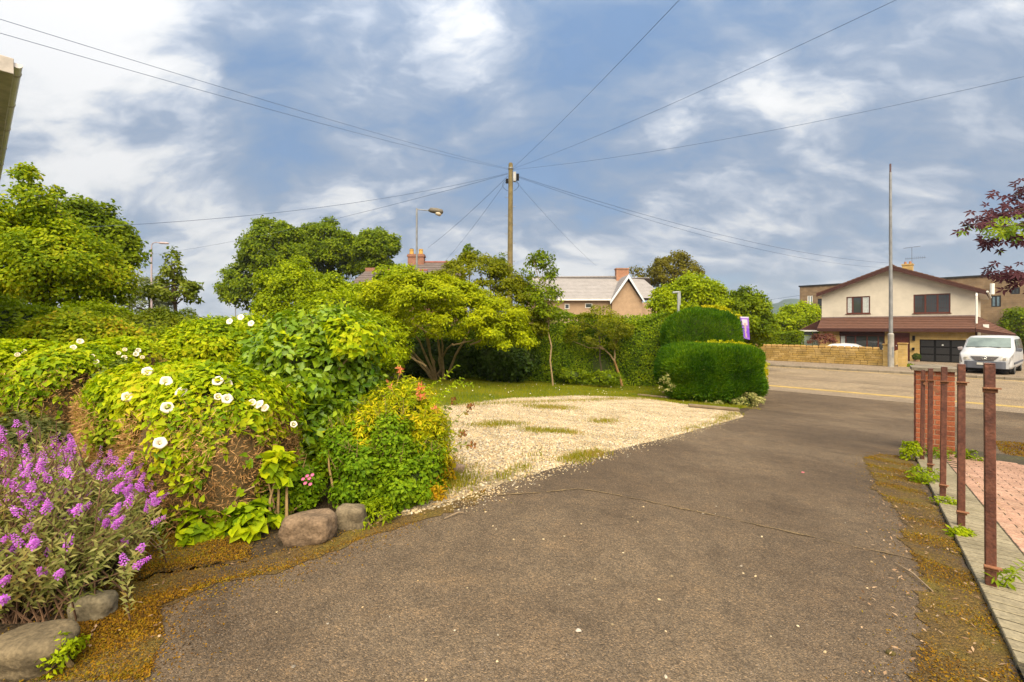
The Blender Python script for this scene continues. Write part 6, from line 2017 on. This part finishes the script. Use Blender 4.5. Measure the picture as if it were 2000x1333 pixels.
def vine_hedge(label, ells, twig_n, leaf_n, big_n, seed, flowers=(), Yf=3.2, top_bias=.55, hedge_label='', droop_edge=None, L=.045):
    r = np.random.RandomState(seed)
    E = np.array(ells)
    b0 = Vector((E[0, 0], E[0, 1], zg(E[0, 0], E[0, 1])))
    h = empty('clipped_hedge', b0, hedge_label, 'hedge', 'brown sided hedges under the bindweed')
    # brown twiggy sides
    for i, el in enumerate(ells):
        core('filler_core', el[:3], el[3:6], m_coreb, h, 3.2, .83, .05, seed + i, 4)
    P_, N_ = [], []
    for i, el in enumerate(ells):
        p, nn = shell_pts(r, el[:3], el[3:6], twig_n // len(ells), 3.2, .07, .05, 5, seed + i); P_.append(p); N_.append(nn)
    p = np.concatenate(P_); nn = np.concatenate(N_)
    ax = nn * .5 + r.normal(size=nn.shape) * .8 + [0, 0, .25]
    n2 = unit(np.cross(ax, r.normal(size=nn.shape)))
    hg = (p[:, 2] - (E[0, 2] - E[0, 5])) / (2 * E[0, 5])
    k = (p[:, 2] > zgn(p[:, 0], p[:, 1]) + .0) & (hg < top_bias + .12 + r.normal(size=len(p)) * .05)
    Lt = r.uniform(.015, .07, len(p))
    link('twigs', leaf_mesh('twigs', p[k], n2[k], unit(ax)[k], Lt[k], r.uniform(.003, .007, k.sum()), 'quad'), m_hedgetwig, h)
    mb = MB()
    for q in range(9):
        a = b0 + Vector((r.uniform(-.6, .6) * E[0, 3], r.uniform(-.5, .3) * E[0, 4], -.02)); c = a + Vector((r.normal() * .12, r.normal() * .1, r.uniform(.3, .7)))
        limb(mb, a, c, .016, .006, r, .15, 5, 5)
    mb.build('stems', m_barkl, h)
    # bindweed
    v = empty('bindweed', b0 + Vector((0, 0, .02)), label, 'climbing plant', 'bindweed over the clipped hedges')
    P_, N_ = [], []
    for i, el in enumerate(ells):
        p, nn = shell_pts(r, el[:3], np.array(el[3:6]) * 1.03, int(leaf_n * 2.2) // len(ells), 2.7, .045, .11, 6, seed + i + 9); P_.append(p); N_.append(nn)
    p = np.concatenate(P_); nn = np.concatenate(N_)
    # mostly on the top, hanging down in tongues over the sides
    hgt = (p[:, 2] - (E[0, 2] - E[0, 5])) / (2 * E[0, 5])
    tongue = wave(p * np.array([1, 1, .15]), 7, seed + 3) * .24
    prob = np.clip((hgt - top_bias + tongue) * 5, 0.05, 1)
    k = (r.uniform(size=len(p)) < prob) & (p[:, 2] > zgn(p[:, 0], p[:, 1]) + .02)
    p, nn = p[k], nn[k]
    p = p + nn * r.uniform(0, .035, len(p))[:, None]
    n2, ax = orient(nn, r, .9, .25, .45)
    dist = np.linalg.norm(p - np.array([0, 0, CAMZ]), axis=1) - (nn[:, 1] < -.2) * .4
    o_ = np.argsort(dist)
    nb = min(big_n, len(p))
    near, rest = o_[:nb * 3][::3][:nb], None
    mk = np.ones(len(p), bool); mk[near] = False
    me = leaf_single('leaf', 'heart', 1.0, .72, m_vineleaf)
    place_leaves(v, me, p[near], n2[near], ax[near], L * r.uniform(.7, 1.4, len(near)))
    Ls = L * r.uniform(.55, 1.3, mk.sum())
    o = link('leaves', leaf_mesh('leaves', p[mk], n2[mk], ax[mk], Ls, Ls * .7, 'heart'), m_vine, v); o['kind'] = 'stuff'
    # twining stems
    mb = MB()
    for q in range(26):
        i0 = r.randint(len(p)); a = Vector(p[i0])
        pts = [a]
        for j in range(5): pts.append(pts[-1] + Vector((r.normal() * .04, r.normal() * .03, -r.uniform(.0, .06))))
        mb.tube(pts, .0022, 4, False)
    mb.build('vine_stems', LM['bright'], v)['kind'] = 'stuff'
    for (px, py, s) in flowers:
        # find the leaf surface in that direction
        d = Vector(((px - HX) / FPX, 1, (HY - py) / FPX)).normalized()
        rel = p - np.array([0, 0, CAMZ]); along = rel @ np.array(d); perp = np.linalg.norm(rel - along[:, None] * np.array(d), axis=1)
        c = along[perp < .05]
        dd = (np.percentile(c, 12) if len(c) else Yf * 1.1) - .03
        trumpet(v, Vector((0, 0, CAMZ)) + d * dd, -d + Vector((r.normal() * .3, r.normal() * .15, .45)), .032 * s)
    return v


vine_hedge('bindweed with many big white trumpet flowers over the nearer brown hedge', [EL(300, 562, 735, 1075, 3.25), EL(225, 480, 716, 960, 3.5), EL(195, 380, 725, 900, 3.9)], 80000, 24000, 290, 111,
           [(249, 775, 1), (288, 726, 1.1), (325, 745, 1.1), (353, 765, 1.15), (327, 796, 1.1), (313, 865, 1.1), (441, 733, 1), (425, 744, 1), (446, 750, .8), (444, 779, 1), (399, 778, .7), (426, 775, .7), (505, 790, 1), (517, 797, .8), (574, 829, .75), (493, 786, .7)],
           3.3, .70, 'nearer clipped hedge with bare brown twiggy side, hung with bindweed')
vine_hedge('bindweed spreading over the top of the left brown hedge', [EL(-150, 120, 672, 900, 4.3), EL(20, 200, 682, 880, 4.35), EL(120, 290, 668, 820, 4.9)], 60000, 26000, 290, 112,
           [(135, 689, .9), (143, 679, .8), (157, 667, .9), (187, 707, .8), (222, 728, .9), (180, 696, .6), (243, 699, .8), (244, 683, .6), (270, 685, .8), (266, 692, .8), (278, 698, .6), (47, 687, .6), (34, 693, .6), (232, 690, .6)],
           4.3, .68, 'farther left clipped hedge with brown twiggy front', L=.05)
# flowers on the arching bush
ab = empty('bindweed', G(430, 900), 'few white bindweed flowers on the arching lime bush', 'climbing plant', 'bindweed over the clipped hedges')
for (px, py) in ((409, 645), (470, 620), (490, 632), (365, 716), (448, 628)):
    trumpet(ab, P(px, py, 5.9), (0, -1, .4), .04)
m = MB()
for (px, py) in ((409, 645), (470, 620), (490, 632), (365, 716)):
    a = P(px, py, 5.93); m.tube([a, a + Vector((.02, .1, -.12)), a + Vector((-.03, .2, -.3))], .003, 4)
m.build('vine_stems', LM['bright'], ab)['kind'] = 'stuff'

# glossy shrub
gE = [EL(500, 720, 600, 860, 4.2), EL(590, 765, 612, 960, 4.3), EL(475, 600, 640, 820, 4.5), EL(560, 700, 760, 980, 4.0)]
gs = bush('tall glossy leaved evergreen shrub with bindweed, centre of the left bed', gE, 13000, .075, 'glossy', 121, 170, shoots=80, slen=0.16, cr=.17, ratio=.52, core_k=.76, droop=.3, stems=0)
r = np.random.RandomState(122)
pts, nn, ctr = clump_pts(r, gE, 90, .17, 900, .8, .7, -.5)
k = (nn[:, 1] < .1); pts, nn = pts[k][:280], nn[k][:280]
n2, ax = orient(nn, r, .25, .5, .4)
place_leaves(gs, leaf_single('leaf', 'leaf', 1.0, .5, objleaf('glossy_leaf', [(.05, .12, .004), (.10, .20, .006), (.19, .29, .012), (.28, .36, .03)], .28, .38, .3)), pts, n2, ax, .085 * r.uniform(.7, 1.35, len(pts)))
for (a, b_) in (((615, 880), (560, 690)), ((640, 900), (600, 745)), ((622, 860), (585, 770)), ((612, 890), (680, 700))):
    mb = MB(); limb(mb, P(*a, 4.0), P(*b_, 3.95), .013, .007, r, .12, 6, 6); mb.build('stem', m_barkl, gs)
# bindweed leaves over its crown
o = None
pts, nn, ctr = clump_pts(r, [EL(600, 765, 612, 760, 4.0), EL(520, 640, 640, 720, 4.1)], 40, .12, 1100, .8, .7, -.2)
n2, ax = orient(nn, r, .8, .3, .45); Ls = .055 * r.uniform(.6, 1.3, len(pts))
o = link('leaves', leaf_mesh('leaves', pts, n2, ax, Ls, Ls * .72, 'heart'), m_vine, gs); o['kind'] = 'stuff'
# yellow pieris and low plants
pe_ = bush('yellow green pieris shrub with small red tips at the gravel edge', [EL(700, 880, 735, 930, 3.9), EL(770, 878, 790, 960, 3.8), EL(640, 800, 780, 960, 3.75)], 16000, .045, 'pieris', 131, 220, shoots=150, slen=0.12, cr=.10, ratio=.26, core_k=.72, droop=.1, up=.6)
r = np.random.RandomState(132)
m_redtip = leafmat('red_tips', [(.55, .12, .06), (.60, .22, .12), (.55, .30, .10)], .35, 5)
for (px, py, n_) in ((781, 722, 30), (821, 760, 35), (822, 776, 35), (850, 800, 14), (760, 752, 10)):
    c = np.array(P(px, py, 3.55)); pp = c + r.normal(size=(n_, 3)) * .012
    nn = unit(r.normal(size=(n_, 3)) + [0, -.3, .5]); ax = unit(r.normal(size=(n_, 3)) + [0, 0, .5])
    link('red_tip', leaf_mesh('red_tip', pp, nn, ax, np.full(n_, .035), np.full(n_, .010), 'leaf'), m_redtip, pe_)
# arching shoots
def shoot(parent, pts, n, L, m, seed, w=.4, r0=.004, name='shoot'):
    r = np.random.RandomState(seed)
    pts = [Vector(p) for p in pts]
    mb = MB(); mb.tube(pts, [r0 * (1 - .6 * i / (len(pts) - 1)) for i in range(len(pts))], 5); s_ = mb.build(name, LM['bright'], parent)
    C, Nn, A = [], [], []
    for i in range(n):
        q = (i + .5) / n * (len(pts) - 1); k = min(int(q), len(pts) - 2); p = pts[k].lerp(pts[k + 1], q - k)
        t = (pts[k + 1] - pts[k]).normalized(); sd = 1 if i % 2 else -1
        sv = t.cross(Vector((0, -1, .3))).normalized() * sd
        C.append(p); A.append(sv + t * .5 + Vector(r.normal(size=3)) * .2); Nn.append(Vector((0, -.6, .8)) + Vector(r.normal(size=3)) * .3)
    Ls = L * r.uniform(.7, 1.2, n)
    link('shoot_leaves', leaf_mesh('shoot_leaves', np.array(C), unit(np.array(Nn)), unit(np.array(A)), Ls, Ls * w, 'leaf'), m, s_)
for k, pl_ in enumerate((((800, 790), (840, 755), (870, 735), (893, 712)), ((830, 800), (860, 770), (890, 750), (925, 752)), ((770, 700), (800, 760), (805, 800)), ((760, 690), (790, 660), (800, 640)), ((850, 790), (875, 760), (903, 738)))):
    shoot(pe_, [P(px, py, 3.6) for px, py in pl_], 22, .035, LM['bright'], 140 + k)
rw = empty('rose_stems', G(870, 960), 'dark reddish rose stems with withered heads leaning over the gravel', 'plant')
m_rose = leafmat('withered_rose', [(.16, .06, .02), (.25, .12, .04), (.10, .05, .02)], .2, 6)
m_roseleaf = leafmat('rose_leaf', [(.04, .09, .02), (.10, .12, .02), (.22, .12, .03)], .3, 6)
for k, (a, c, b_) in enumerate((((850, 870), (880, 830), (918, 795)), ((850, 880), (890, 850), (905, 845)), ((855, 900), (895, 868), (922, 870)), ((850, 840), (870, 800), (885, 783)))):
    A, Cc, B = P(*a, 3.75), P(*c, 3.7), P(*b_, 3.7)
    shoot(rw, [A, Cc, B], 9, .045, m_roseleaf, 150 + k, .6, .004, 'stem')
    pp = np.array(B) + r.normal(size=(26, 3)) * .013
    link('withered_head', leaf_mesh('withered_head', pp, unit(r.normal(size=(26, 3))), unit(r.normal(size=(26, 3))), np.full(26, .03), np.full(26, .014), 'leaf'), m_rose, rw)
bush('dense bright green ground cover spilling over the small grey rock', [EL(645, 760, 860, 1005, 3.3), EL(730, 850, 890, 1012, 3.4), EL(700, 810, 800, 960, 3.55), EL(630, 710, 820, 940, 3.5), EL(790, 870, 850, 985, 3.6)], 16000, .032, 'low', 133, 230, shoots=260, slen=0.13, cr=.08, ratio=.7, core_k=.66, up=.6, droop=.1, bottom=-.7)
bush('small grassy herb tuft right of the small grey rock', [EL(700, 770, 975, 1035, 3.05)], 900, .035, 'bright', 134, 22, .05, .3, core_k=0, stems=4)
bush('low herbs with red stems at the foot of the yellow shrub', [EL(790, 880, 925, 990, 3.6), EL(850, 900, 880, 960, 3.9)], 1700, .035, 'orange', 135, 40, shoots=30, slen=0.10, cr=.06, ratio=.4, core_k=.4, stems=6)
bush('large pale lobed leaves of a young mallow at the foot of the near hedge', [EL(505, 580, 885, 960, 3.0)], 200, .075, 'vine', 136, 14, .06, .85, shape='heart', core_k=0, stems=4)
bush('broad light green lobed plant leaning on the drive edge in front of the near hedge', [EL(340, 450, 990, 1090, 2.85), EL(440, 540, 985, 1050, 2.9)], 260, .085, 'vine', 137, 24, .08, .85, shape='heart', core_k=0, stems=6, droop=.2, up=.8)
bush('mixed low weeds between edging rocks and the near hedge', [EL(470, 600, 940, 1030, 3.1), EL(280, 400, 960, 1060, 3.0), EL(560, 640, 900, 1000, 3.3)], 3200, .035, 'low', 138, 60, shoots=60, slen=0.09, cr=.08, ratio=.6, core_k=.6)
fl = empty('pink_flowers', G(600, 990), 'little cluster of pink flowers right of the lobed mallow', 'flowers')
m_pinkf = leafmat('pink_petal', [(.55, .10, .25), (.62, .2, .35)], .3, 5)
mb = MB()
for (px, py) in ((600, 930), (604, 935), (596, 944), (610, 928), (592, 936), (606, 946)):
    c = P(px, py, 3.0); mb.tube([c, c + Vector((.01, .03, -.08))], .0015, 4)
    pp = np.repeat(np.array(c)[None], 6, 0); an = np.arange(6) * 1.047
    link('flower', leaf_mesh('flower', pp, np.tile([[0, -.6, .8]], (6, 1)), np.stack([np.cos(an), np.sin(an) * .8, np.sin(an) * .6], 1), np.full(6, .014), np.full(6, .010), 'quad'), m_pinkf, fl)
mb.build('stems', LM['mid'], fl)

# ---- purple hebe in the near left corner
m_heb = leafmat('leaf_hebe', [(.08, .11, .02), (.17, .20, .045), (.30, .32, .11), (.30, .24, .06)], .38, 4)
m_hebf = leafmat('hebe_petals', [(.34, .10, .50), (.47, .18, .66), (.42, .06, .62), (.62, .38, .72)], .35, 8)
m_hebs = mat('hebe_stem', (.16, .09, .05), .8, .3, 10)
hb = G(-60, 1230)
he = empty('purple_flowering_shrub', Vector((-2.15, 1.95, 1.12)), 'big loose shrub with purple flower spikes in the near left corner', 'shrub')
r = np.random.RandomState(161)
C, NN, AX, LL = [], [], [], []
mb = MB(); spikes = []
nst = 1100
for i in range(nst):
    # base in the bed, stem arches outward and up
    bx, by = -2.38 + r.normal() * .24, max(2.0, 2.35 + r.normal() * .30)
    d = np.array([r.normal() * .6 + .15, r.normal() * .5 - .12, .9]); d /= np.linalg.norm(d)
    H = r.uniform(.35, .88)
    b0 = np.array([bx, by, 1.12]); tip = b0 + d * H + np.array([.05, 0, -.02])
    u_ = HX + FPX * tip[0] / tip[1]; v_ = HY - (tip[2] - CAMZ) / tip[1] * FPX
    lim = 780 + max(0, u_ - 40) * .55 + (i % 7) * 9
    if tip[1] < 1.7 or u_ > 310 or v_ < lim or v_ > 1270 or tip[2] < 1.36: continue
    pts = [Vector(b0), Vector(b0 + d * H * .5 + [0, 0, .02]), Vector(tip)]
    mb.tube(pts, [.004, .003, .0015], 4, False)
    nl = 34
    for j in range(nl):
        q = .18 + .80 * j / nl
        p = b0 + (tip - b0) * q
        an = j * 1.57 + r.uniform(-.3, .3)
        a1 = np.cross(d, [0, 1, 0]); a1 /= np.linalg.norm(a1); a2 = np.cross(d, a1)
        ra = a1 * math.cos(an) + a2 * math.sin(an)
        C.append(p); AX.append(ra * .8 + d * .7); NN.append(d * .8 - ra * .6 + r.normal(size=3) * .15); LL.append(r.uniform(.028, .05))
    spikes.append((tip, d, v_, u_))
link('foliage', leaf_mesh('foliage', np.array(C), unit(np.array(NN)), unit(np.array(AX)), np.array(LL), np.array(LL) * .26, 'leaf'), m_heb, he)
mb.build('stems', m_hebs, he)
core('filler_core', (-2.45, 2.45, 1.30), (.42, .45, .26), m_core, he, 2, .85, .15, 7)
for i, (tip, d, v_, u_) in enumerate(spikes):
    if r.uniform() > .46: continue
    Lh = r.uniform(.035, .085); nfl = int(80 * r.uniform(.4, 1.2))
    t = np.linspace(0, 1, nfl); an = np.arange(nfl) * 2.4
    a1 = np.cross(d, [0, 1, 0]); a1 /= np.linalg.norm(a1); a2 = np.cross(d, a1)
    ra = a1[None] * np.cos(an)[:, None] + a2[None] * np.sin(an)[:, None]
    pp = np.array(tip) + d * (t * Lh)[:, None] + ra * (.004 + .010 * r.uniform(size=(nfl, 1))) * (1 - t[:, None] * .7)
    sz = .0095 * (1.15 - t * .5)
    link('flower_spike', leaf_mesh('flower_spike', pp, unit(d + ra * .5 + r.normal(size=ra.shape) * .3), unit(ra + d * .3), sz, sz * .75, 'quad'), m_hebf, he)
bush('low yellow green weeds beside the big corner rock', [EL(80, 150, 1235, 1333, 1.72)], 500, .022, 'bright', 165, 24, shoots=14, slen=0.05, cr=.035, ratio=.5, core_k=0, stems=3)
bush('dark tangled undergrowth behind the purple shrub', [EL(-120, 140, 800, 1010, 3.6), EL(120, 330, 880, 1080, 3.1)], 6500, .045, leafmat('leaf_tangle', [(.04, .06, .015), (.09, .11, .03), (.16, .15, .05)], .3, 4), 166, 90, shoots=50, slen=0.15, cr=.12, ratio=.4, core_k=.8)

bush('dark leafy tangle hiding the left flank of the near bindweed hedge', [EL(205, 300, 770, 930, 3.15), EL(190, 260, 740, 880, 3.6), EL(260, 330, 860, 1000, 2.95)], 9000, .04, leafmat('leaf_flank', [(.05, .09, .004), (.12, .19, .005), (.22, .30, .008), (.26, .24, .03)], .35, 4), 167, 110, shoots=60, slen=.12, cr=.09, ratio=.6, core_k=.6)

# ---- weeds at the posts
def weed(px, py, wpx, hpx, lab, n, L, lm, seed, shape='leaf', ratio=.45):
    q = G(px, py); Y = q.y
    w = wpx / FPX * Y / 2; h = hpx / FPX * Y
    e = bush(lab, [(q.x, q.y, q.z + h * .35, w, w * .8, h * .6)], n, L, lm, seed, 14, w * .4, ratio, shape, core_k=0, stems=4, droop=.0, up=.7, bottom=-.6, name='weed', cat='weed', group='weeds at the feet of the posts')
weed(1880, 1052, 44, 26, 'lime green weed tuft at the foot of the second post', 420, .03, 'bright', 171)
weed(1842, 988, 44, 22, 'small grassy tuft at the foot of the third post', 300, .03, 'bright', 172)
weed(1806, 944, 60, 32, 'rounded weed clump at the foot of the fourth post', 600, .035, 'bright', 173)
weed(1783, 900, 44, 40, 'tall weeds left of the brick pillar by the mossy bank', 600, .05, 'bright', 174)
weed(1893, 902, 36, 26, 'green weeds at the right foot of the brick pillar', 380, .05, 'mid', 175)
weed(1830, 898, 70, 20, 'low grass along the foot of the brick pillar', 380, .05, 'mid', 176)
wd = empty('broad_leaved_weed', G(1950, 1158), 'tall weed with narrow dark green leaves right of the nearest post', 'weed')
base = G(1950, 1158)
for k, (tx, ty) in enumerate(((1965, 1110), (1990, 1118), (1940, 1128), (2010, 1100), (1975, 1140))):
    A = base + Vector((r.normal() * .02, r.normal() * .02, 0)); B = P(tx, ty, base.y - .02)
    shoot(wd, [A, A.lerp(B, .5) + Vector((0, 0, .03)), B], 14, .05, LM['mid'], 180 + k, .3, .004, 'stem')
mb = MB()
X_, Y_ = [], []
for i in range(260):
    uu = r.uniform(-1.0, 6.6); X_.append(V(uu, .385 + r.normal() * .012)[0]); Y_.append(V(uu, .385)[1])
o = blades('joint_weeds', np.array(X_), np.array(Y_), .006, .022, .006, m_weedgrass, 12, .8, .03)
tag(o, 'tiny weeds growing in the joint between grey border and pink paving', 'weeds', kind='stuff')

# ---- maple reaching in from the right
mp_base = Vector((6.2, 4.3, zg(6.2, 4.3)))
me_ = empty('maple_tree', mp_base, 'purple leaved maple reaching in from the right edge, one bough green', 'tree')
r = np.random.RandomState(191)
mb = MB(); limb(mb, mp_base, Vector((6.1, 4.2, 3.0)), .09, .06, r, .05, 6, 8); mb.build('trunk', m_barkd, me_)


def maple_leaf_mesh(m):
    mb = MB()
    vs = [(0, 0, 0)]; fs = []
    for a, l in ((-118, .55), (-62, .85), (0, 1.0), (62, .85), (118, .55)):
        an = math.radians(a); dx, dy = math.sin(an), math.cos(an); sx_, sy_ = dy, -dx
        i = len(vs)
        vs += [(dx * l * .45 + sx_ * .15, dy * l * .45 + sy_ * .15, .04), (dx * l, dy * l, -.10), (dx * l * .45 - sx_ * .15, dy * l * .45 - sy_ * .15, .04)]
        fs += [(0, i + 2, i + 1, i)]
    mb.add(vs, fs); o = mb.build('leaf', m); me = o.data; bpy.data.objects.remove(o); return me


red_l = maple_leaf_mesh(objleaf('maple_purple', [(.025, .007, .009), (.055, .015, .020), (.10, .035, .045), (.075, .022, .022)], .3))
grn_l = maple_leaf_mesh(objleaf('maple_green', [(.08, .14, .006), (.15, .22, .008), (.24, .30, .01)], .35))
Ym = 3.6
bows = [(((2060, 440), (1985, 415), (1940, 435), (1880, 440)), 'r', 46, (24, 16)), (((2070, 380), (2010, 372), (1972, 385)), 'r', 26, (24, 12)), (((2060, 420), (2000, 408), (1955, 415)), 'r', 30, (26, 10)),
        (((2060, 475), (1990, 462), (1925, 470)), 'r', 34, (20, 12)), (((2060, 450), (1990, 440), (1930, 445)), 'g', 62, (36, 16)), (((2070, 560), (2000, 535), (1950, 540)), 'r', 52, (26, 15))]
mbr = MB()
tot = 0
for (pl_, kind, n_, (jx, jy)) in bows:
    pts = [P(px, py, Ym + (.12 if kind == 'r' else -.05) + r.normal() * .05) for px, py in pl_]
    pts = [Vector((6.05, 4.15, pts[0].z - .25))] + pts
    mbr.tube(pts, [.022] + [.012 - .009 * i / (len(pts) - 1) for i in range(1, len(pts))], 6)
    C, A, Nn, S = [], [], [], []
    n_ = int(n_ * (1.7 if kind == 'r' else .9))
    for i in range(n_):
        q = 1 + (i + .5) / n_ * (len(pts) - 2); k = min(int(q), len(pts) - 2); p = pts[k].lerp(pts[k + 1], q - k)
        p = p + Vector((r.normal() * jx / FPX * Ym * .55, r.normal() * .09, r.normal() * jy / FPX * Ym * .75))
        C.append(p); A.append(Vector((-.6 + r.normal() * .5, -.2 + r.normal() * .4, -.55 + r.normal() * .3))); Nn.append(Vector((-.5 + r.normal() * .35, -.9 + r.normal() * .3, .45))); S.append(r.uniform(.04, .068))
    place_leaves(me_, red_l if kind == 'r' else grn_l, C, Nn, A, S); tot += n_
mbr.build('branches', m_barkd, me_)
# rest of the crown beyond the frame
pts, nn, ctr = clump_pts(r, [(6.7, 4.5, 3.55, 1.3, 1.3, .9)], 60, .3, 2500, .6, .4, -.6)
k = (pts[:, 0] / pts[:, 1] > 1.17); pts, nn = pts[k], nn[k]
n2, ax = orient(nn, r, .5, .4); Ls = .07 * r.uniform(.6, 1.2, len(pts))
link('crown', leaf_mesh('crown', pts, n2, ax, Ls, Ls * .6, 'leaf'), leafmat('maple_crown', [(.035, .012, .014), (.08, .025, .03), (.12, .05, .05)], .3), me_)

# small dead scraps on the drive
for (px, py, lab, sz, c) in ((1740, 1281, 'dark clod of moss lying on the near asphalt', .014, (.06, .045, .01)), (1130, 1237, 'pale flat pebble alone on the near asphalt', .010, (.35, .3, .25)), (1568, 925, 'tiny pink petal on the asphalt of the drive', .012, (.5, .14, .16))):
    q = G(px, py, .012)
    bm = bmesh.new(); bmesh.ops.create_icosphere(bm, subdivisions=2, radius=sz)
    for v in bm.verts: v.co = Vector((v.co.x * 1.3, v.co.y, v.co.z * .5)) * (1 + .2 * math.sin(v.co.x * 400 + v.co.y * 300)) + q
    me = bpy.data.meshes.new('scrap'); bm.to_mesh(me); bm.free()
    tag(link('moss_clod' if 'moss' in lab else ('petal' if 'petal' in lab else 'pebble'), me, mat('scrap_%d' % px, c, .9)), lab, 'debris')

# ---- air
HZ = True
if HZ:
    mb = MB(); mb.box((-1990, -60, -1.5), (1990, 2100, 170.0))
    m = bpy.data.materials.new('air'); m.use_nodes = True; t = m.node_tree; t.nodes.clear()
    o_ = N(t, 'ShaderNodeOutputMaterial'); v_ = N(t, 'ShaderNodeVolumePrincipled')
    v_.inputs['Color'].default_value = (.75, .83, .95, 1); v_.inputs['Density'].default_value = .00022
    v_.inputs['Anisotropy'].default_value = .2
    t.links.new(v_.outputs[0], o_.inputs['Volume'])
    hz = mb.build('haze', m); hz['kind'] = 'stuff'; hz['label'] = 'thin bluish haze over the distant hill'; hz['category'] = 'haze'
